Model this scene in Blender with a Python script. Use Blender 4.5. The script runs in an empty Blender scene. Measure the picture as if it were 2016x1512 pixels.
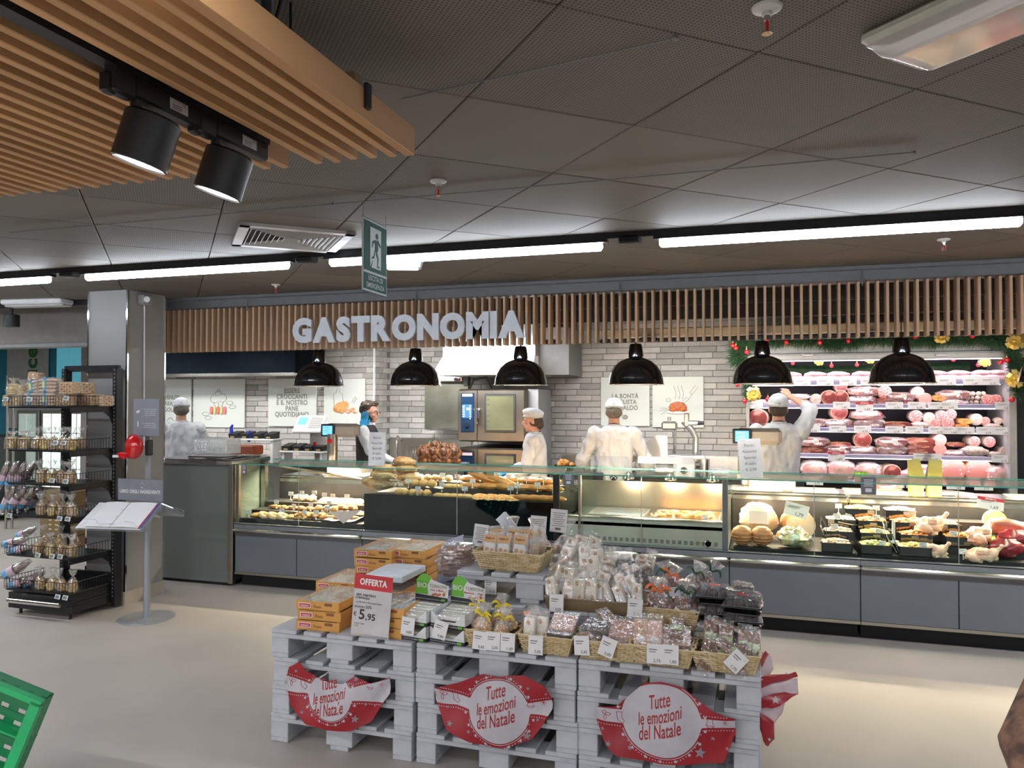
import bpy, math, random
from math import pi, sin, cos, radians as R, atan2, sqrt
from mathutils import Vector as V, Matrix, Euler, noise
rnd = random.Random(7)
C = bpy.context.scene.collection
sc = bpy.context.scene
# ------------------------------------------------------------------ camera
FPX, CAMH, YAW, PIT = 1515.0, 1.70, R(17.5), math.atan(28/1515)
cam = bpy.data.objects.new('camera', bpy.data.cameras.new('camera'))
cam.location = (0, 0, CAMH); cam.rotation_euler = (pi/2+PIT, 0, YAW)
cam.data.sensor_width = 36; cam.data.lens = FPX/2016*36; cam.data.clip_start = .05; cam.data.clip_end = 100
C.objects.link(cam); sc.camera = cam
# ------------------------------------------------------------------ world, exposure
w = bpy.data.worlds.new('world'); sc.world = w; w.use_nodes = True
w.node_tree.nodes['Background'].inputs[0].default_value = (.80, .86, 1, 1)
w.node_tree.nodes['Background'].inputs[1].default_value = .5
sc.view_settings.view_transform = 'Standard'; sc.view_settings.look = 'None'
sc.view_settings.exposure = 1.08; sc.view_settings.gamma = 1; sc.view_settings.use_curve_mapping = False
sc.cycles.max_bounces = 7; sc.cycles.diffuse_bounces = 3; sc.cycles.glossy_bounces = 3; sc.cycles.transparent_max_bounces = 14; sc.cycles.adaptive_threshold = .02; sc.cycles.sample_clamp_indirect = 6
TUBE_E, CASE_E, FRIDGE_E = 16.0, 7.0, 2.6
def area(name, loc, sx, sy, power, col=(1, 1, 1), rot=(0, 0, 0), spread=pi):
    l = bpy.data.lights.new(name, 'AREA'); l.shape = 'RECTANGLE'; l.size = sx; l.size_y = sy; l.energy = power; l.color = col; l.spread = spread
    o = bpy.data.objects.new(name, l); o.location = loc; o.rotation_euler = rot; C.objects.link(o); return o
# lamp rows of the shop that run on behind and beside the camera (same spacing as the row in view)
for yy, pw in ((0.9, 46), (-2.6, 90), (-6.2, 60)):
    for xx in (-6.2, -4.3, -2.4, -.5, 1.4, 3.3):
        if (xx, yy) != (-2.4, .9): area('tube_light', (xx, yy, 2.52), 1.6, .06, pw*(.5 if xx < -.5 else .26 if yy < 0 else .12), (.93, .96, 1))
for xx in (3.1, 5.0, -8.2, -10.0):
    area('tube_light', (xx, 4.16, 2.52), 1.6, .06, 25, (.93, .96, 1))
for xx, yy in ((-8.5, 4.9), (-11, 6.5)):
    area('tube_light', (xx, yy, 2.5), 1.6, .1, 22, (.95, .97, 1))

# lamps on the dark rail that lights the work area and the tiled wall behind the counter
for xx in (-6.6, -5.4, -4.0, -2.9, -1.3, -.3, .7, 1.7):
    area('rail_light', (xx, 7.16 if xx > -4.5 else 6.9, 2.19), .9, .08, 5 if xx < 0 else 1.5, (1, .97, .93), (R(44), 0, 0), R(130))

# ------------------------------------------------------------------ geometry helpers
def at(px, py, Y):
    x = (px-1008)/FPX; z = -(py-756)/FPX; y = 1.
    y, z = y*cos(PIT)-z*sin(PIT), y*sin(PIT)+z*cos(PIT)
    r = (x*cos(YAW)-y*sin(YAW), x*sin(YAW)+y*cos(YAW), z); t = Y/r[1]
    return V((r[0]*t, Y, CAMH+r[2]*t))
def atz(px, py, Z):
    p = at(px, py, 1.0); t = (Z-CAMH)/(p.z-CAMH); return V((p.x*t, t, Z))
def mrot(rx=0, ry=0, rz=0): return Euler((R(rx), R(ry), R(rz))).to_matrix()
TXT = {}
def txt(s, bold=0, ext=0):
    k = (s, bold, ext)
    if k not in TXT:
        cu = bpy.data.curves.new('t', 'FONT'); cu.body = s; cu.size = 1; cu.align_x = 'CENTER'; cu.offset = bold
        cu.extrude = ext; cu.resolution_u = 4 if ext or len(s) < 14 else 2; cu.space_line = .95; cu.space_character = 1+bold*1.8
        o = bpy.data.objects.new('t', cu); me = o.to_mesh()
        TXT[k] = ([v.co.copy() for v in me.vertices], [tuple(p.vertices) for p in me.polygons])
        o.to_mesh_clear(); bpy.data.objects.remove(o); bpy.data.curves.remove(cu)
    return TXT[k]
class MB:
    def __init__(s): s.v = []; s.f = []; s.m = []
    def add(s, vs, fs, mi=0):
        n = len(s.v); s.v += [tuple(v) for v in vs]; s.f += [tuple(i+n for i in f) for f in fs]
        s.m += [mi]*len(fs) if isinstance(mi, int) else mi; return s
    def box(s, x0, x1, y0, y1, z0, z1, mi=0):
        return s.add([(x, y, z) for x in (x0, x1) for y in (y0, y1) for z in (z0, z1)],
            [(0, 1, 3, 2), (4, 6, 7, 5), (0, 4, 5, 1), (2, 3, 7, 6), (0, 2, 6, 4), (1, 5, 7, 3)], mi)
    def ob(s, c, d, rot=None, mi=0):
        rot = rot or Matrix.Identity(3); c = V(c)
        return s.add([c+rot@V((x*d[0]/2, y*d[1]/2, z*d[2]/2)) for x in (-1, 1) for y in (-1, 1) for z in (-1, 1)],
            [(0, 1, 3, 2), (4, 6, 7, 5), (0, 4, 5, 1), (2, 3, 7, 6), (0, 2, 6, 4), (1, 5, 7, 3)], mi)
    def rbox(s, c, d, r=.01, rot=None, mi=0):   # box with chamfered vertical and horizontal edges
        rot = rot or Matrix.Identity(3); c = V(c); X, Y, Z = d[0]/2, d[1]/2, d[2]/2; r = min(r, X*.9, Y*.9, Z*.9)
        rings = []
        for z, q in ((-Z, r), (-Z+r, 0), (Z-r, 0), (Z, r)):
            x, y = X-q, Y-q; k = r
            rings.append([(x-k, -y, z), (x, -y+k, z), (x, y-k, z), (x-k, y, z), (-x+k, y, z), (-x, y-k, z), (-x, -y+k, z), (-x+k, -y, z)])
        vs = [c+rot@V(p) for ring in rings for p in ring]; fs = [tuple(reversed(range(8))), tuple(range(24, 32))]
        for j in range(3):
            for i in range(8): a = j*8+i; b = j*8+(i+1) % 8; fs.append((a, b, b+8, a+8))
        return s.add(vs, fs, mi)
    def cyl(s, p0, p1, r0, r1=None, n=12, mi=0, caps=True):
        r1 = r0 if r1 is None else r1; p0, p1 = V(p0), V(p1); d = (p1-p0).normalized()
        a = d.orthogonal().normalized(); b = d.cross(a); vs = []
        for p, r in ((p0, r0), (p1, r1)):
            for i in range(n): t = 2*pi*i/n; vs.append(p+a*r*cos(t)+b*r*sin(t))
        fs = [(i, (i+1) % n, n+(i+1) % n, n+i) for i in range(n)]
        if caps: fs += [tuple(reversed(range(n))), tuple(range(n, 2*n))]
        return s.add(vs, fs, mi)
    def tube(s, pts, r, n=6, mi=0, closed=False):
        pts = [V(p) for p in pts]; L = len(pts); vs = []; up = None
        for i, p in enumerate(pts):
            d = (pts[(i+1) % L] if closed else pts[min(i+1, L-1)])-(pts[i-1] if (closed or i) else pts[0])
            d = d.normalized() if d.length > 1e-9 else V((0, 0, 1))
            a = d.orthogonal().normalized() if up is None else (up-d*up.dot(d))
            a = a.normalized() if a.length > 1e-6 else d.orthogonal().normalized()
            up = a; b = d.cross(a); rr = r[i] if isinstance(r, (list, tuple)) else r
            vs += [p+a*rr*cos(2*pi*k/n)+b*rr*sin(2*pi*k/n) for k in range(n)]
        fs = []
        for i in range(L if closed else L-1):
            j = (i+1) % L
            fs += [(i*n+k, i*n+(k+1) % n, j*n+(k+1) % n, j*n+k) for k in range(n)]
        if not closed: fs += [tuple(reversed(range(n))), tuple(range((L-1)*n, L*n))]
        return s.add(vs, fs, mi)
    def lathe(s, prof, n=24, mi=0, o=(0, 0, 0), sx=1, sy=1, fn=None, rot=None, cap=True):
        vs = []; o = V(o)
        for j, (r, z) in enumerate(prof):
            for i in range(n):
                t = 2*pi*i/n; q = fn(t, j) if fn else 1
                p = V((r*q*cos(t)*sx, r*q*sin(t)*sy, z)); vs.append(o+(rot@p if rot else p))
        fs = []; L = len(prof)
        for j in range(L-1):
            fs += [(j*n+i, j*n+(i+1) % n, (j+1)*n+(i+1) % n, (j+1)*n+i) for i in range(n)]
        if cap and prof[0][0] > 1e-5: fs.append(tuple(reversed(range(n))))
        if cap and prof[-1][0] > 1e-5: fs.append(tuple(range((L-1)*n, L*n)))
        return s.add(vs, fs, mi)
    def ball(s, c, r, nu=12, nv=8, mi=0, amp=0, fr=8, rot=None, pw=1, seed=0):
        r = (r, r, r) if isinstance(r, (int, float)) else r; c = V(c); vs = [c+(rot@V((0, 0, -r[2])) if rot else V((0, 0, -r[2])))]
        sg = lambda q: math.copysign(abs(q)**pw, q)
        for j in range(1, nv):
            ph = -pi/2+pi*j/nv
            for i in range(nu):
                t = 2*pi*i/nu; d = V((sg(cos(ph))*sg(cos(t)), sg(cos(ph))*sg(sin(t)), sg(sin(ph))))
                k = 1+(amp*noise.noise(V((d.x*fr*.3+seed, d.y*fr*.3, d.z*fr*.3+seed*1.7))) if amp else 0)
                p = V((d.x*r[0]*k, d.y*r[1]*k, d.z*r[2]*k)); vs.append(c+(rot@p if rot else p))
        vs.append(c+(rot@V((0, 0, r[2])) if rot else V((0, 0, r[2])))); L = len(vs)-1
        fs = [(0, 1+(i+1) % nu, 1+i) for i in range(nu)]
        for j in range(nv-2):
            a = 1+j*nu; fs += [(a+i, a+(i+1) % nu, a+nu+(i+1) % nu, a+nu+i) for i in range(nu)]
        a = 1+(nv-2)*nu; fs += [(a+i, a+(i+1) % nu, L) for i in range(nu)]
        return s.add(vs, fs, mi)
    def grid(s, fn, nu, nv, mi=0, th=0):
        g = [[V(fn(i/nu, j/nv)) for i in range(nu+1)] for j in range(nv+1)]
        vs = [p for row in g for p in row]; n1 = nu+1
        fs = [(j*n1+i, j*n1+i+1, (j+1)*n1+i+1, (j+1)*n1+i) for j in range(nv) for i in range(nu)]
        return s.add(vs, fs, mi)
    def prism(s, poly, th, M=None, mi=0, cap=True):  # poly in (x,z), thickness along y from 0 to th
        n = len(poly); vs = [V((x, 0, z)) for x, z in poly]+[V((x, th, z)) for x, z in poly]
        if M is not None: vs = [M@v for v in vs]
        fs = [(i, (i+1) % n, n+(i+1) % n, n+i) for i in range(n)]
        if cap: fs += [tuple(reversed(range(n))), tuple(range(n, 2*n))]
        return s.add(vs, fs, mi)
    def text(s, t, c, h, mi=0, rot=None, bold=0, ext=0, sx=1, y=0):
        vs, fs = txt(t, bold, ext); rot = rot or Matrix.Identity(3); c = V(c)
        return s.add([c+rot@V((v.x*h*sx, -v.z*h+y, v.y*h)) for v in vs], fs, mi)
    def merge(s, o, M=None, mo=0):
        vs = o.v if M is None else [M@V(v) for v in o.v]
        return s.add(vs, o.f, [m+mo for m in o.m])
    def mesh(s, name, mats, smooth=35):
        me = bpy.data.meshes.new(name); me.from_pydata(s.v, [], s.f); me.update()
        mats = mats if isinstance(mats, (list, tuple)) else [mats]
        for m in mats: me.materials.append(m)
        if len(mats) > 1: me.polygons.foreach_set('material_index', s.m)
        if smooth:
            me.polygons.foreach_set('use_smooth', [True]*len(me.polygons)); me.set_sharp_from_angle(angle=R(smooth))
        return me
    def obj(s, name, mats, parent=None, loc=(0, 0, 0), smooth=35, **kw):
        return link(name, s.mesh(name, mats, smooth), parent, loc, **kw)
def link(name, me, parent=None, loc=(0, 0, 0), rot=None, **kw):
    o = bpy.data.objects.new(name, me); C.objects.link(o); o.location = loc
    if rot: o.rotation_euler = rot
    if parent: o.parent = parent
    for k, v in kw.items(): o[k] = v
    return o
def thing(name, label, cat, loc=(0, 0, 0), rz=0, group=None, rot=None):
    o = bpy.data.objects.new(name, None); C.objects.link(o); o.location = loc; o.rotation_euler = rot or (0, 0, R(rz))
    o.empty_display_size = .05
    o['label'] = label; o['category'] = cat
    if group: o['group'] = group
    return o
def tag(o, label, cat, group=None):
    o['label'] = label; o['category'] = cat
    if group: o['group'] = group
    return o
def struct(name, mb, mats, parent=None, smooth=35):
    o = mb.obj(name, mats, parent, smooth=smooth)
    if not parent: o['kind'] = 'structure'
    return o
class Kind:      # a recipe: parts with shared mesh data, copied for each individual
    def __init__(s, name, cat, parts): s.name, s.cat, s.parts = name, cat, parts  # parts: (name, mesh, parent index or -1)
    def place(s, label, loc, rot=(0, 0, 0), scale=1, group=None, name=None):
        e = Euler([R(a) for a in rot]); sc3 = scale if isinstance(scale, (tuple, list)) else (scale,)*3
        if len(s.parts) == 1:
            o = link(name or s.name, s.parts[0][1]); root = o
        else:
            root = bpy.data.objects.new(name or s.name, None); C.objects.link(root); root.empty_display_size = .03; os_ = []
            for nm, me, pi_ in s.parts:
                o = link(nm, me, root if pi_ < 0 else os_[pi_]); os_.append(o)
        root.location = loc; root.rotation_euler = e; root.scale = sc3
        return tag(root, label, s.cat, group)
ORD = ['first', 'second', 'third', 'fourth', 'fifth', 'sixth', 'seventh', 'eighth', 'ninth', 'tenth', 'eleventh', 'twelfth', 'thirteenth', 'fourteenth', 'fifteenth', 'sixteenth', 'seventeenth', 'eighteenth', 'nineteenth', 'twentieth', 'twenty-first', 'twenty-second', 'twenty-third', 'twenty-fourth']
def nth(i, n=99, side='left'):
    if n == 1: return 'only'
    if i == 0: return 'leftmost'
    if i == n-1: return 'rightmost'
    return ORD[i]+' from '+side
# ------------------------------------------------------------------ materials
def _base(name):
    m = bpy.data.materials.new(name); m.use_nodes = True; nt = m.node_tree
    return m, nt, nt.nodes['Principled BSDF'], nt.nodes['Material Output']
def c4(c): return (c[0], c[1], c[2], 1)
def coords(nt, stretch=None):
    tc = nt.nodes.new('ShaderNodeTexCoord')
    if not stretch: return tc.outputs['Object']
    mp = nt.nodes.new('ShaderNodeMapping'); mp.inputs['Scale'].default_value = stretch; nt.links.new(tc.outputs['Object'], mp.inputs[0]); return mp.outputs[0]
def ramp(nt, fac, stops):
    r = nt.nodes.new('ShaderNodeValToRGB'); nt.links.new(fac, r.inputs[0])
    while len(r.color_ramp.elements) < len(stops): r.color_ramp.elements.new(.5)
    for e, (p, c) in zip(r.color_ramp.elements, stops): e.position = p; e.color = c4(c)
    return r.outputs[0]
def mat(name, col, rough=.5, metal=0, emit=0, col2=None, scale=12, bump=0, lo=.35, hi=.65, stretch=None, spec=.5, coat=0, kind='noise', bscale=None, ecol=None, detail=4, sss=0, rand=0):
    m, nt, b, out = _base(name)
    b.inputs['Roughness'].default_value = rough; b.inputs['Metallic'].default_value = metal
    b.inputs['Specular IOR Level'].default_value = spec; b.inputs['Coat Weight'].default_value = coat; b.inputs['Coat Roughness'].default_value = .08
    if sss: b.inputs['Subsurface Weight'].default_value = sss; b.inputs['Subsurface Scale'].default_value = .01
    col2 = col2 or tuple(c*.88 for c in col)
    cs = coords(nt, stretch)
    if kind == 'voro':
        t = nt.nodes.new('ShaderNodeTexVoronoi'); t.inputs['Scale'].default_value = scale; f = t.outputs['Distance']
    else:
        t = nt.nodes.new('ShaderNodeTexNoise'); t.inputs['Scale'].default_value = scale; t.inputs['Detail'].default_value = detail; f = t.outputs['Fac']
    nt.links.new(cs, t.inputs['Vector'])
    c = ramp(nt, f, [(lo, col2), (hi, col)])
    if rand:
        oi = nt.nodes.new('ShaderNodeObjectInfo'); mm = nt.nodes.new('ShaderNodeMapRange'); mm.inputs[3].default_value = 1-rand; mm.inputs[4].default_value = 1+rand
        nt.links.new(oi.outputs['Random'], mm.inputs[0]); hs = nt.nodes.new('ShaderNodeHueSaturation'); nt.links.new(mm.outputs[0], hs.inputs['Value']); nt.links.new(c, hs.inputs['Color']); c = hs.outputs[0]
    nt.links.new(c, b.inputs['Base Color'])
    if bump:
        bp = nt.nodes.new('ShaderNodeBump'); bp.inputs['Strength'].default_value = bump; bp.inputs['Distance'].default_value = .01
        if bscale:
            t2 = nt.nodes.new('ShaderNodeTexNoise'); t2.inputs['Scale'].default_value = bscale; nt.links.new(cs, t2.inputs['Vector']); f = t2.outputs['Fac']
        nt.links.new(f, bp.inputs['Height']); nt.links.new(bp.outputs[0], b.inputs['Normal'])
    if emit:
        b.inputs['Emission Color'].default_value = c4(ecol or col); b.inputs['Emission Strength'].default_value = emit
    return m
def film(name, op=.22, col=(1, 1, 1), rough=.12, white=.04, sc_=35, bump=.9):
    m, nt, b, out = _base(name); nt.nodes.remove(b)
    tr = nt.nodes.new('ShaderNodeBsdfTransparent'); tr.inputs[0].default_value = c4(col)
    gl = nt.nodes.new('ShaderNodeBsdfGlossy'); gl.inputs['Roughness'].default_value = rough; gl.inputs[0].default_value = c4(col)
    df = nt.nodes.new('ShaderNodeBsdfDiffuse'); df.inputs[0].default_value = c4(col)
    n = nt.nodes.new('ShaderNodeTexNoise'); n.inputs['Scale'].default_value = sc_; nt.links.new(coords(nt), n.inputs['Vector'])
    if bump:
        bp = nt.nodes.new('ShaderNodeBump'); bp.inputs['Strength'].default_value = bump; bp.inputs['Distance'].default_value = .012
        nt.links.new(n.outputs[0], bp.inputs['Height']); nt.links.new(bp.outputs[0], gl.inputs['Normal'])
    lw = nt.nodes.new('ShaderNodeLayerWeight'); lw.inputs[0].default_value = .35 if bump else .62
    ma = nt.nodes.new('ShaderNodeMath'); ma.operation = 'MULTIPLY_ADD'; ma.inputs[1].default_value = .45 if bump else .12; ma.inputs[2].default_value = op
    nt.links.new(lw.outputs['Facing'], ma.inputs[0])
    m1 = nt.nodes.new('ShaderNodeMixShader'); nt.links.new(ma.outputs[0], m1.inputs[0]); nt.links.new(tr.outputs[0], m1.inputs[1]); nt.links.new(gl.outputs[0], m1.inputs[2])
    m2 = nt.nodes.new('ShaderNodeMixShader'); m2.inputs[0].default_value = white; nt.links.new(m1.outputs[0], m2.inputs[1]); nt.links.new(df.outputs[0], m2.inputs[2])
    nt.links.new(m2.outputs[0], out.inputs[0]); return m
def wood(name, c1, c2, scale=6, st=(1, 1, 1), rough=.6, rand=.12):
    return mat(name, c1, rough, col2=c2, scale=scale, stretch=st, detail=8, lo=.3, hi=.7, rand=rand, bump=.15)
WHITE = mat('white_paint', (.75, .76, .77), .5)
BLACK = mat('black_matt', (.012, .013, .015), .5, col2=(.018, .018, .02))
BLACKG = mat('black_gloss', (.006, .006, .008), .06, col2=(.004, .004, .004), coat=1)
BMETAL = mat('black_metal', (.02, .021, .024), .35, metal=.3, col2=(.014, .014, .016))
STEEL = mat('brushed_steel', (.42, .39, .345), .3, metal=1, col2=(.42, .395, .35), scale=30, stretch=(1, 1, 14), lo=.2, hi=.8)
STEELB = mat('bright_steel', (.75, .74, .72), .2, metal=1, col2=(.66, .65, .63), scale=18)
CHROME = mat('chrome', (.85, .85, .86), .08, metal=1)
ALU = mat('aluminium_grey', (.40, .42, .44), .4, metal=.6, col2=(.36, .38, .4))
GPAN = mat('grey_panel', (.165, .185, .212), .42, col2=(.152, .172, .198), scale=3)
GREYM = mat('grey_metal', (.17, .175, .18), .5, col2=(.15, .155, .16))
GLASS = film('clear_glass', .0, (.93, .98, .96), .02, 0, 5, 0)
GEDGE = mat('glass_edge', (.10, .42, .34), .15, col2=(.07, .34, .28), emit=0)
PLEX = film('clear_acrylic', .10, (.95, .97, 1), .05, .05, 5, 0)
SMOKE = film('smoked_glass', .05, (.35, .37, .4), .03, 0, 5, 0)
FILM = film('crinkled_film', .16, white=.07)
FILMW = film('milky_film', .20, white=.22, sc_=50)
PAPER = mat('paper', (.78, .77, .78), .6, col2=(.74, .73, .74), scale=5)
PAPERB = mat('cool_paper', (.70, .71, .76), .6)
INK = mat('ink', (.03, .03, .035), .6)
INKG = mat('grey_ink', (.18, .18, .17), .6)
RED = mat('red_print', (.60, .025, .035), .45, col2=(.54, .02, .03))
REDG = mat('red_gloss_plastic', (.62, .01, .015), .15, coat=.6)
FABW = mat('white_fabric', (.54, .57, .61), .85, col2=(.47, .50, .54), scale=9, bump=.25, bscale=14)
FABB = mat('black_fabric', (.018, .019, .024), .8, col2=(.012, .012, .016))
SKIN = mat('skin', (.60, .33, .23), .5, col2=(.54, .28, .19), sss=.1)
# ================================================================== SETTING
FLOORM = mat('resin_floor', (.47, .425, .385), .5, col2=(.40, .362, .33), scale=1.6, bump=.04, bscale=60, detail=8, lo=.3, hi=.7)
fl = MB(); fl.box(-14, 7, -9, 12, -.05, 0); struct('floor', fl, FLOORM)
# ceiling: a slab with square panels turned about 43 degrees, joints left open between them
def ceil_mat(name, perf, c):
    m, nt, b, out = _base(name); b.inputs['Roughness'].default_value = .7
    tc = nt.nodes.new('ShaderNodeTexCoord'); n = nt.nodes.new('ShaderNodeTexNoise'); n.inputs['Scale'].default_value = 2.5
    nt.links.new(tc.outputs['Object'], n.inputs[0])
    col = ramp(nt, n.outputs[0], [(.3, tuple(q*.9 for q in c)), (.7, c)])
    if perf:
        vo = nt.nodes.new('ShaderNodeTexVoronoi'); vo.inputs['Scale'].default_value = 90; vo.inputs['Randomness'].default_value = 0
        nt.links.new(tc.outputs['Object'], vo.inputs['Vector'])
        r = nt.nodes.new('ShaderNodeMath'); r.operation = 'GREATER_THAN'; r.inputs[1].default_value = .26; nt.links.new(vo.outputs['Distance'], r.inputs[0])
        mx = nt.nodes.new('ShaderNodeMixRGB'); mx.inputs[1].default_value = c4(tuple(q*.25 for q in c)); nt.links.new(r.outputs[0], mx.inputs[0]); nt.links.new(col, mx.inputs[2]); col = mx.outputs[0]
    nt.links.new(col, b.inputs['Base Color']); return m
CM = [ceil_mat('perforated_panel', 1, (.140, .121, .101)), ceil_mat('plain_panel', 0, (.143, .123, .102))]
JOINT = mat('joint_dark', (.05, .047, .044), .8)
ce = MB(); ce.box(-14, 7, -9, 12, 2.612, 2.70); ceiling = struct('ceiling', ce, JOINT)
a1 = R(41.5); e1 = V((cos(a1), sin(a1), 0)); e2 = V((-sin(a1), cos(a1), 0)); O = V((-.373, 2.523, 0)); S = .585
def tile_mesh(m):
    t = MB(); q = S/2-.0025; t.rbox((0, 0, .008), (2*q, 2*q, .016), .003); return t.mesh('ceiling_tile', m)
TM = [tile_mesh(CM[0]), tile_mesh(CM[1])]; ntile = 0; rest = MB()
for i in range(-26, 24):
    for j in range(-26, 30):
        c = O+e1*S*(i+.5)+e2*S*(j+.5)
        if not (-13 < c.x < 6.6 and -8.5 < c.y < 11.5): continue
        kx = (c.x*cos(YAW)+c.y*sin(YAW)); ky = (-c.x*sin(YAW)+c.y*cos(YAW))
        z = 2.598+(.0008 if (i*7+j*3) % 5 == 0 else 0)
        if ky > 1.2 and abs(kx) < ky*.78+.4 and c.y < 5.9 and ntile < 290:
            link('ceiling_tile', TM[0 if (i*3+j*5) % 3 else 1], ceiling, (c.x, c.y, z), (0, 0, a1)); ntile += 1
        else: rest.ob((c.x, c.y, z+.008), (S-.005, S-.005, .016), mrot(0, 0, 41.5))
rest.obj('far_tiles', CM[1], ceiling, kind='stuff')
# surface conduits clipped to the ceiling
for n_, (A, B) in enumerate(((atz(655, 402, 2.59), atz(1800, 300, 2.59)), (atz(20, 458, 2.59), atz(655, 402, 2.59)), (atz(790, 195, 2.59), atz(1330, 75, 2.59)))):
    t = MB(); t.tube([A, (A+B)/2+V((0, 0, -.001)), B], .0022, 6); t.ball(B, .007, 8, 6)
    o = t.obj('ceiling_cable', GREYM); tag(o, ['thin dark cable clipped across the ceiling right of the exit sign', 'thin dark cable clipped across the ceiling left of the exit sign', 'thin dark cable on the ceiling right of the slatted wooden raft'][n_], 'cable', None)
# ---- walls
YL, YR, XC = 8.2, 8.6, -4.29
GROUT = mat('grout', (.20, .195, .185), .9)
shades = [(.40, .385, .37), (.45, .435, .415), (.37, .358, .34), (.31, .30, .29), (.48, .46, .44)]
BR = [mat('tile_shade', s_, .45, col2=tuple(q*.86 for q in s_), scale=14, bump=.12, detail=6) for s_ in shades]
wl = MB(); wl.box(-8.6, XC, YL, YL+.12, 0, 2.6); wall_left = struct('wall_back', wl, GROUT)
wr = MB(); wr.box(XC+.0, 2.6, YR, YR+.12, 0, 2.6); wall_right = struct('wall_rear', wr, GROUT)
wc = MB(); wc.box(XC-.12, XC, YL, YR+.12, 0, 2.6); wall_ret = struct('wall_return', wc, GROUT)
BL, BH = .30, .0667
bm_ = []
for m in BR:
    t = MB(); t.rbox((0, 0, 0), (BL-.005, .014, BH-.004), .003); bm_.append(t.mesh('tile', m))
def brickwall(wall, x0, x1, y, z0, z1, budget, seen):
    k = 0; rest = MB(); row = 0; z = z0
    while z < z1:
        off = (0, .1, .2)[row % 3]+.03*((row*7) % 3); x = x0-BL+off
        while x < x1:
            a, b = max(x, x0), min(x+BL, x1)
            if b-a > .03:
                cx = (a+b)/2; cz = z+BH/2; s_ = int(abs(noise.noise(V((cx*3.1, y, cz*9.3))))*37+row*3) % 5
                if seen(cx, cz) and k < budget and b-a > BL*.99:
                    link('tile', bm_[s_], wall, (cx, y-.005, cz)); k += 1
                else: rest.ob((cx, y-.005, cz), (b-a-.005, .014, BH-.004), None, s_)
            x += BL
        z += BH; row += 1
    if rest.v: rest.obj('small_tiles', BR, wall, kind='stuff', smooth=None)
brickwall(wall_left, -8.6, XC, YL, .8, 2.6, 200, lambda x, z: 1.05 < z < 2.25 and x > -7.4)
brickwall(wall_right, XC, 2.6, YR, .8, 2.6, 295, lambda x, z: 1.0 < z < 2.3 and x < .2)
rt = MB()
for r_ in range(27):
    for k in range(2):
        y0 = YL+.2*k-(.1 if r_ % 2 else 0); y1 = min(y0+.2, YR); y0 = max(y0, YL)
        if y1-y0 > .03: rt.ob((XC+.002, (y0+y1)/2, .8+BH*(r_+.5)), (.014, y1-y0-.005, BH-.004), None, (r_+k) % 5)
rt.obj('return_tiles', BR, wall_ret, kind='stuff', smooth=None)
t = MB(); t.box(XC-.012, XC+.004, YL-.014, YL+.004, .9, 2.6); struct('trim_corner', t, WHITE)
# black bulkhead over the left bay with a steel light rail under it
t = MB(); t.box(-7.6, -4.95, 7.55, 8.19, 1.985, 2.6); struct('soffit_black', t, mat('night_blue_black', (.003, .006, .010), .9, col2=(.005, .008, .012), spec=.08))
t = MB(); t.box(-7.6, -4.95, 7.52, 7.60, 1.955, 1.99); t.box(-7.6, -4.95, 7.60, 8.19, 1.975, 1.985); struct('trim_rail', t, STEELB)
# outer walls of the shop, the far left corner
LEFTW = mat('shop_wall', (.22, .21, .20), .8)
t = MB(); t.box(-14, -13.9, -9, 12, 0, 2.6); struct('wall_left', t, LEFTW)
t = MB(); t.box(6.9, 7, -9, 12, 0, 2.6); struct('wall_right', t, LEFTW)
t = MB(); t.box(-14, 7, 11.9, 12, 0, 2.6); struct('wall_far', t, LEFTW)
t = MB(); t.box(-14, 7, -9, -8.9, 0, 2.6); struct('wall_behind', t, LEFTW)
t = MB(); t.box(2.6, 6.9, YR, YR+.12, 0, 2.6); struct('wall_east', t, LEFTW)
t = MB(); t.box(-8.72, -8.6, 8.2, 11.9, 0, 2.6); struct('wall_partition', t, LEFTW)
# grey soffit beyond the column
zs_ = at(90, 679, 5.95).z; t = MB(); t.box(-13.9, -5.36, 5.95, 6.12, zs_, 2.6); struct('soffit_grey', t, mat('soffit_paint', (.19, .18, .165), .7))
t = MB(); t.box(-13.9, -5.36, 5.935, 6.135, zs_-.02, zs_+.012); struct('trim_soffit', t, GREYM)
# ---- column with steel corner strips
COLM = mat('column_laminate', (.27, .265, .26), .45, col2=(.25, .245, .24), scale=3)
CX0, CX1, CY0, CY1 = -5.345, -4.94, 5.10, 5.52
t = MB(); t.box(CX0, CX1, CY0, CY1, 0, 2.6); col = struct('column', t, COLM)
for i, (x, y) in enumerate(((CX0, CY0), (CX1, CY0), (CX1, CY1))):
    s_ = MB(); s_.box(x-.008, x+.008, y-.008, y+.008, .11, 2.6); s_.obj('corner_strip', CHROME, col)
t = MB(); t.box(CX0-.012, CX1+.012, CY0-.012, CY1+.012, 0, .11); t.obj('skirting', mat('skirting_beige', (.42, .38, .32), .6), col)
t = MB(); p = at(289, 580, 5.2); t.rbox((CX1+.03, 5.26, 2.53), (.06, .12, .09), .01); t.cyl((CX1+.06, 5.24, 2.53), (CX1+.085, 5.22, 2.53), .028, .024, 12, 1); t.tube([(CX1+.012, 5.27, 2.49), (CX1+.012, 5.275, 1.9), (CX1+.012, 5.28, 1.3)], .006, 6, 1)
tag(t.obj('junction_box', [COLM, WHITE]), 'small socket box with white cable at the top of the grey column', 'socket')
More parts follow.
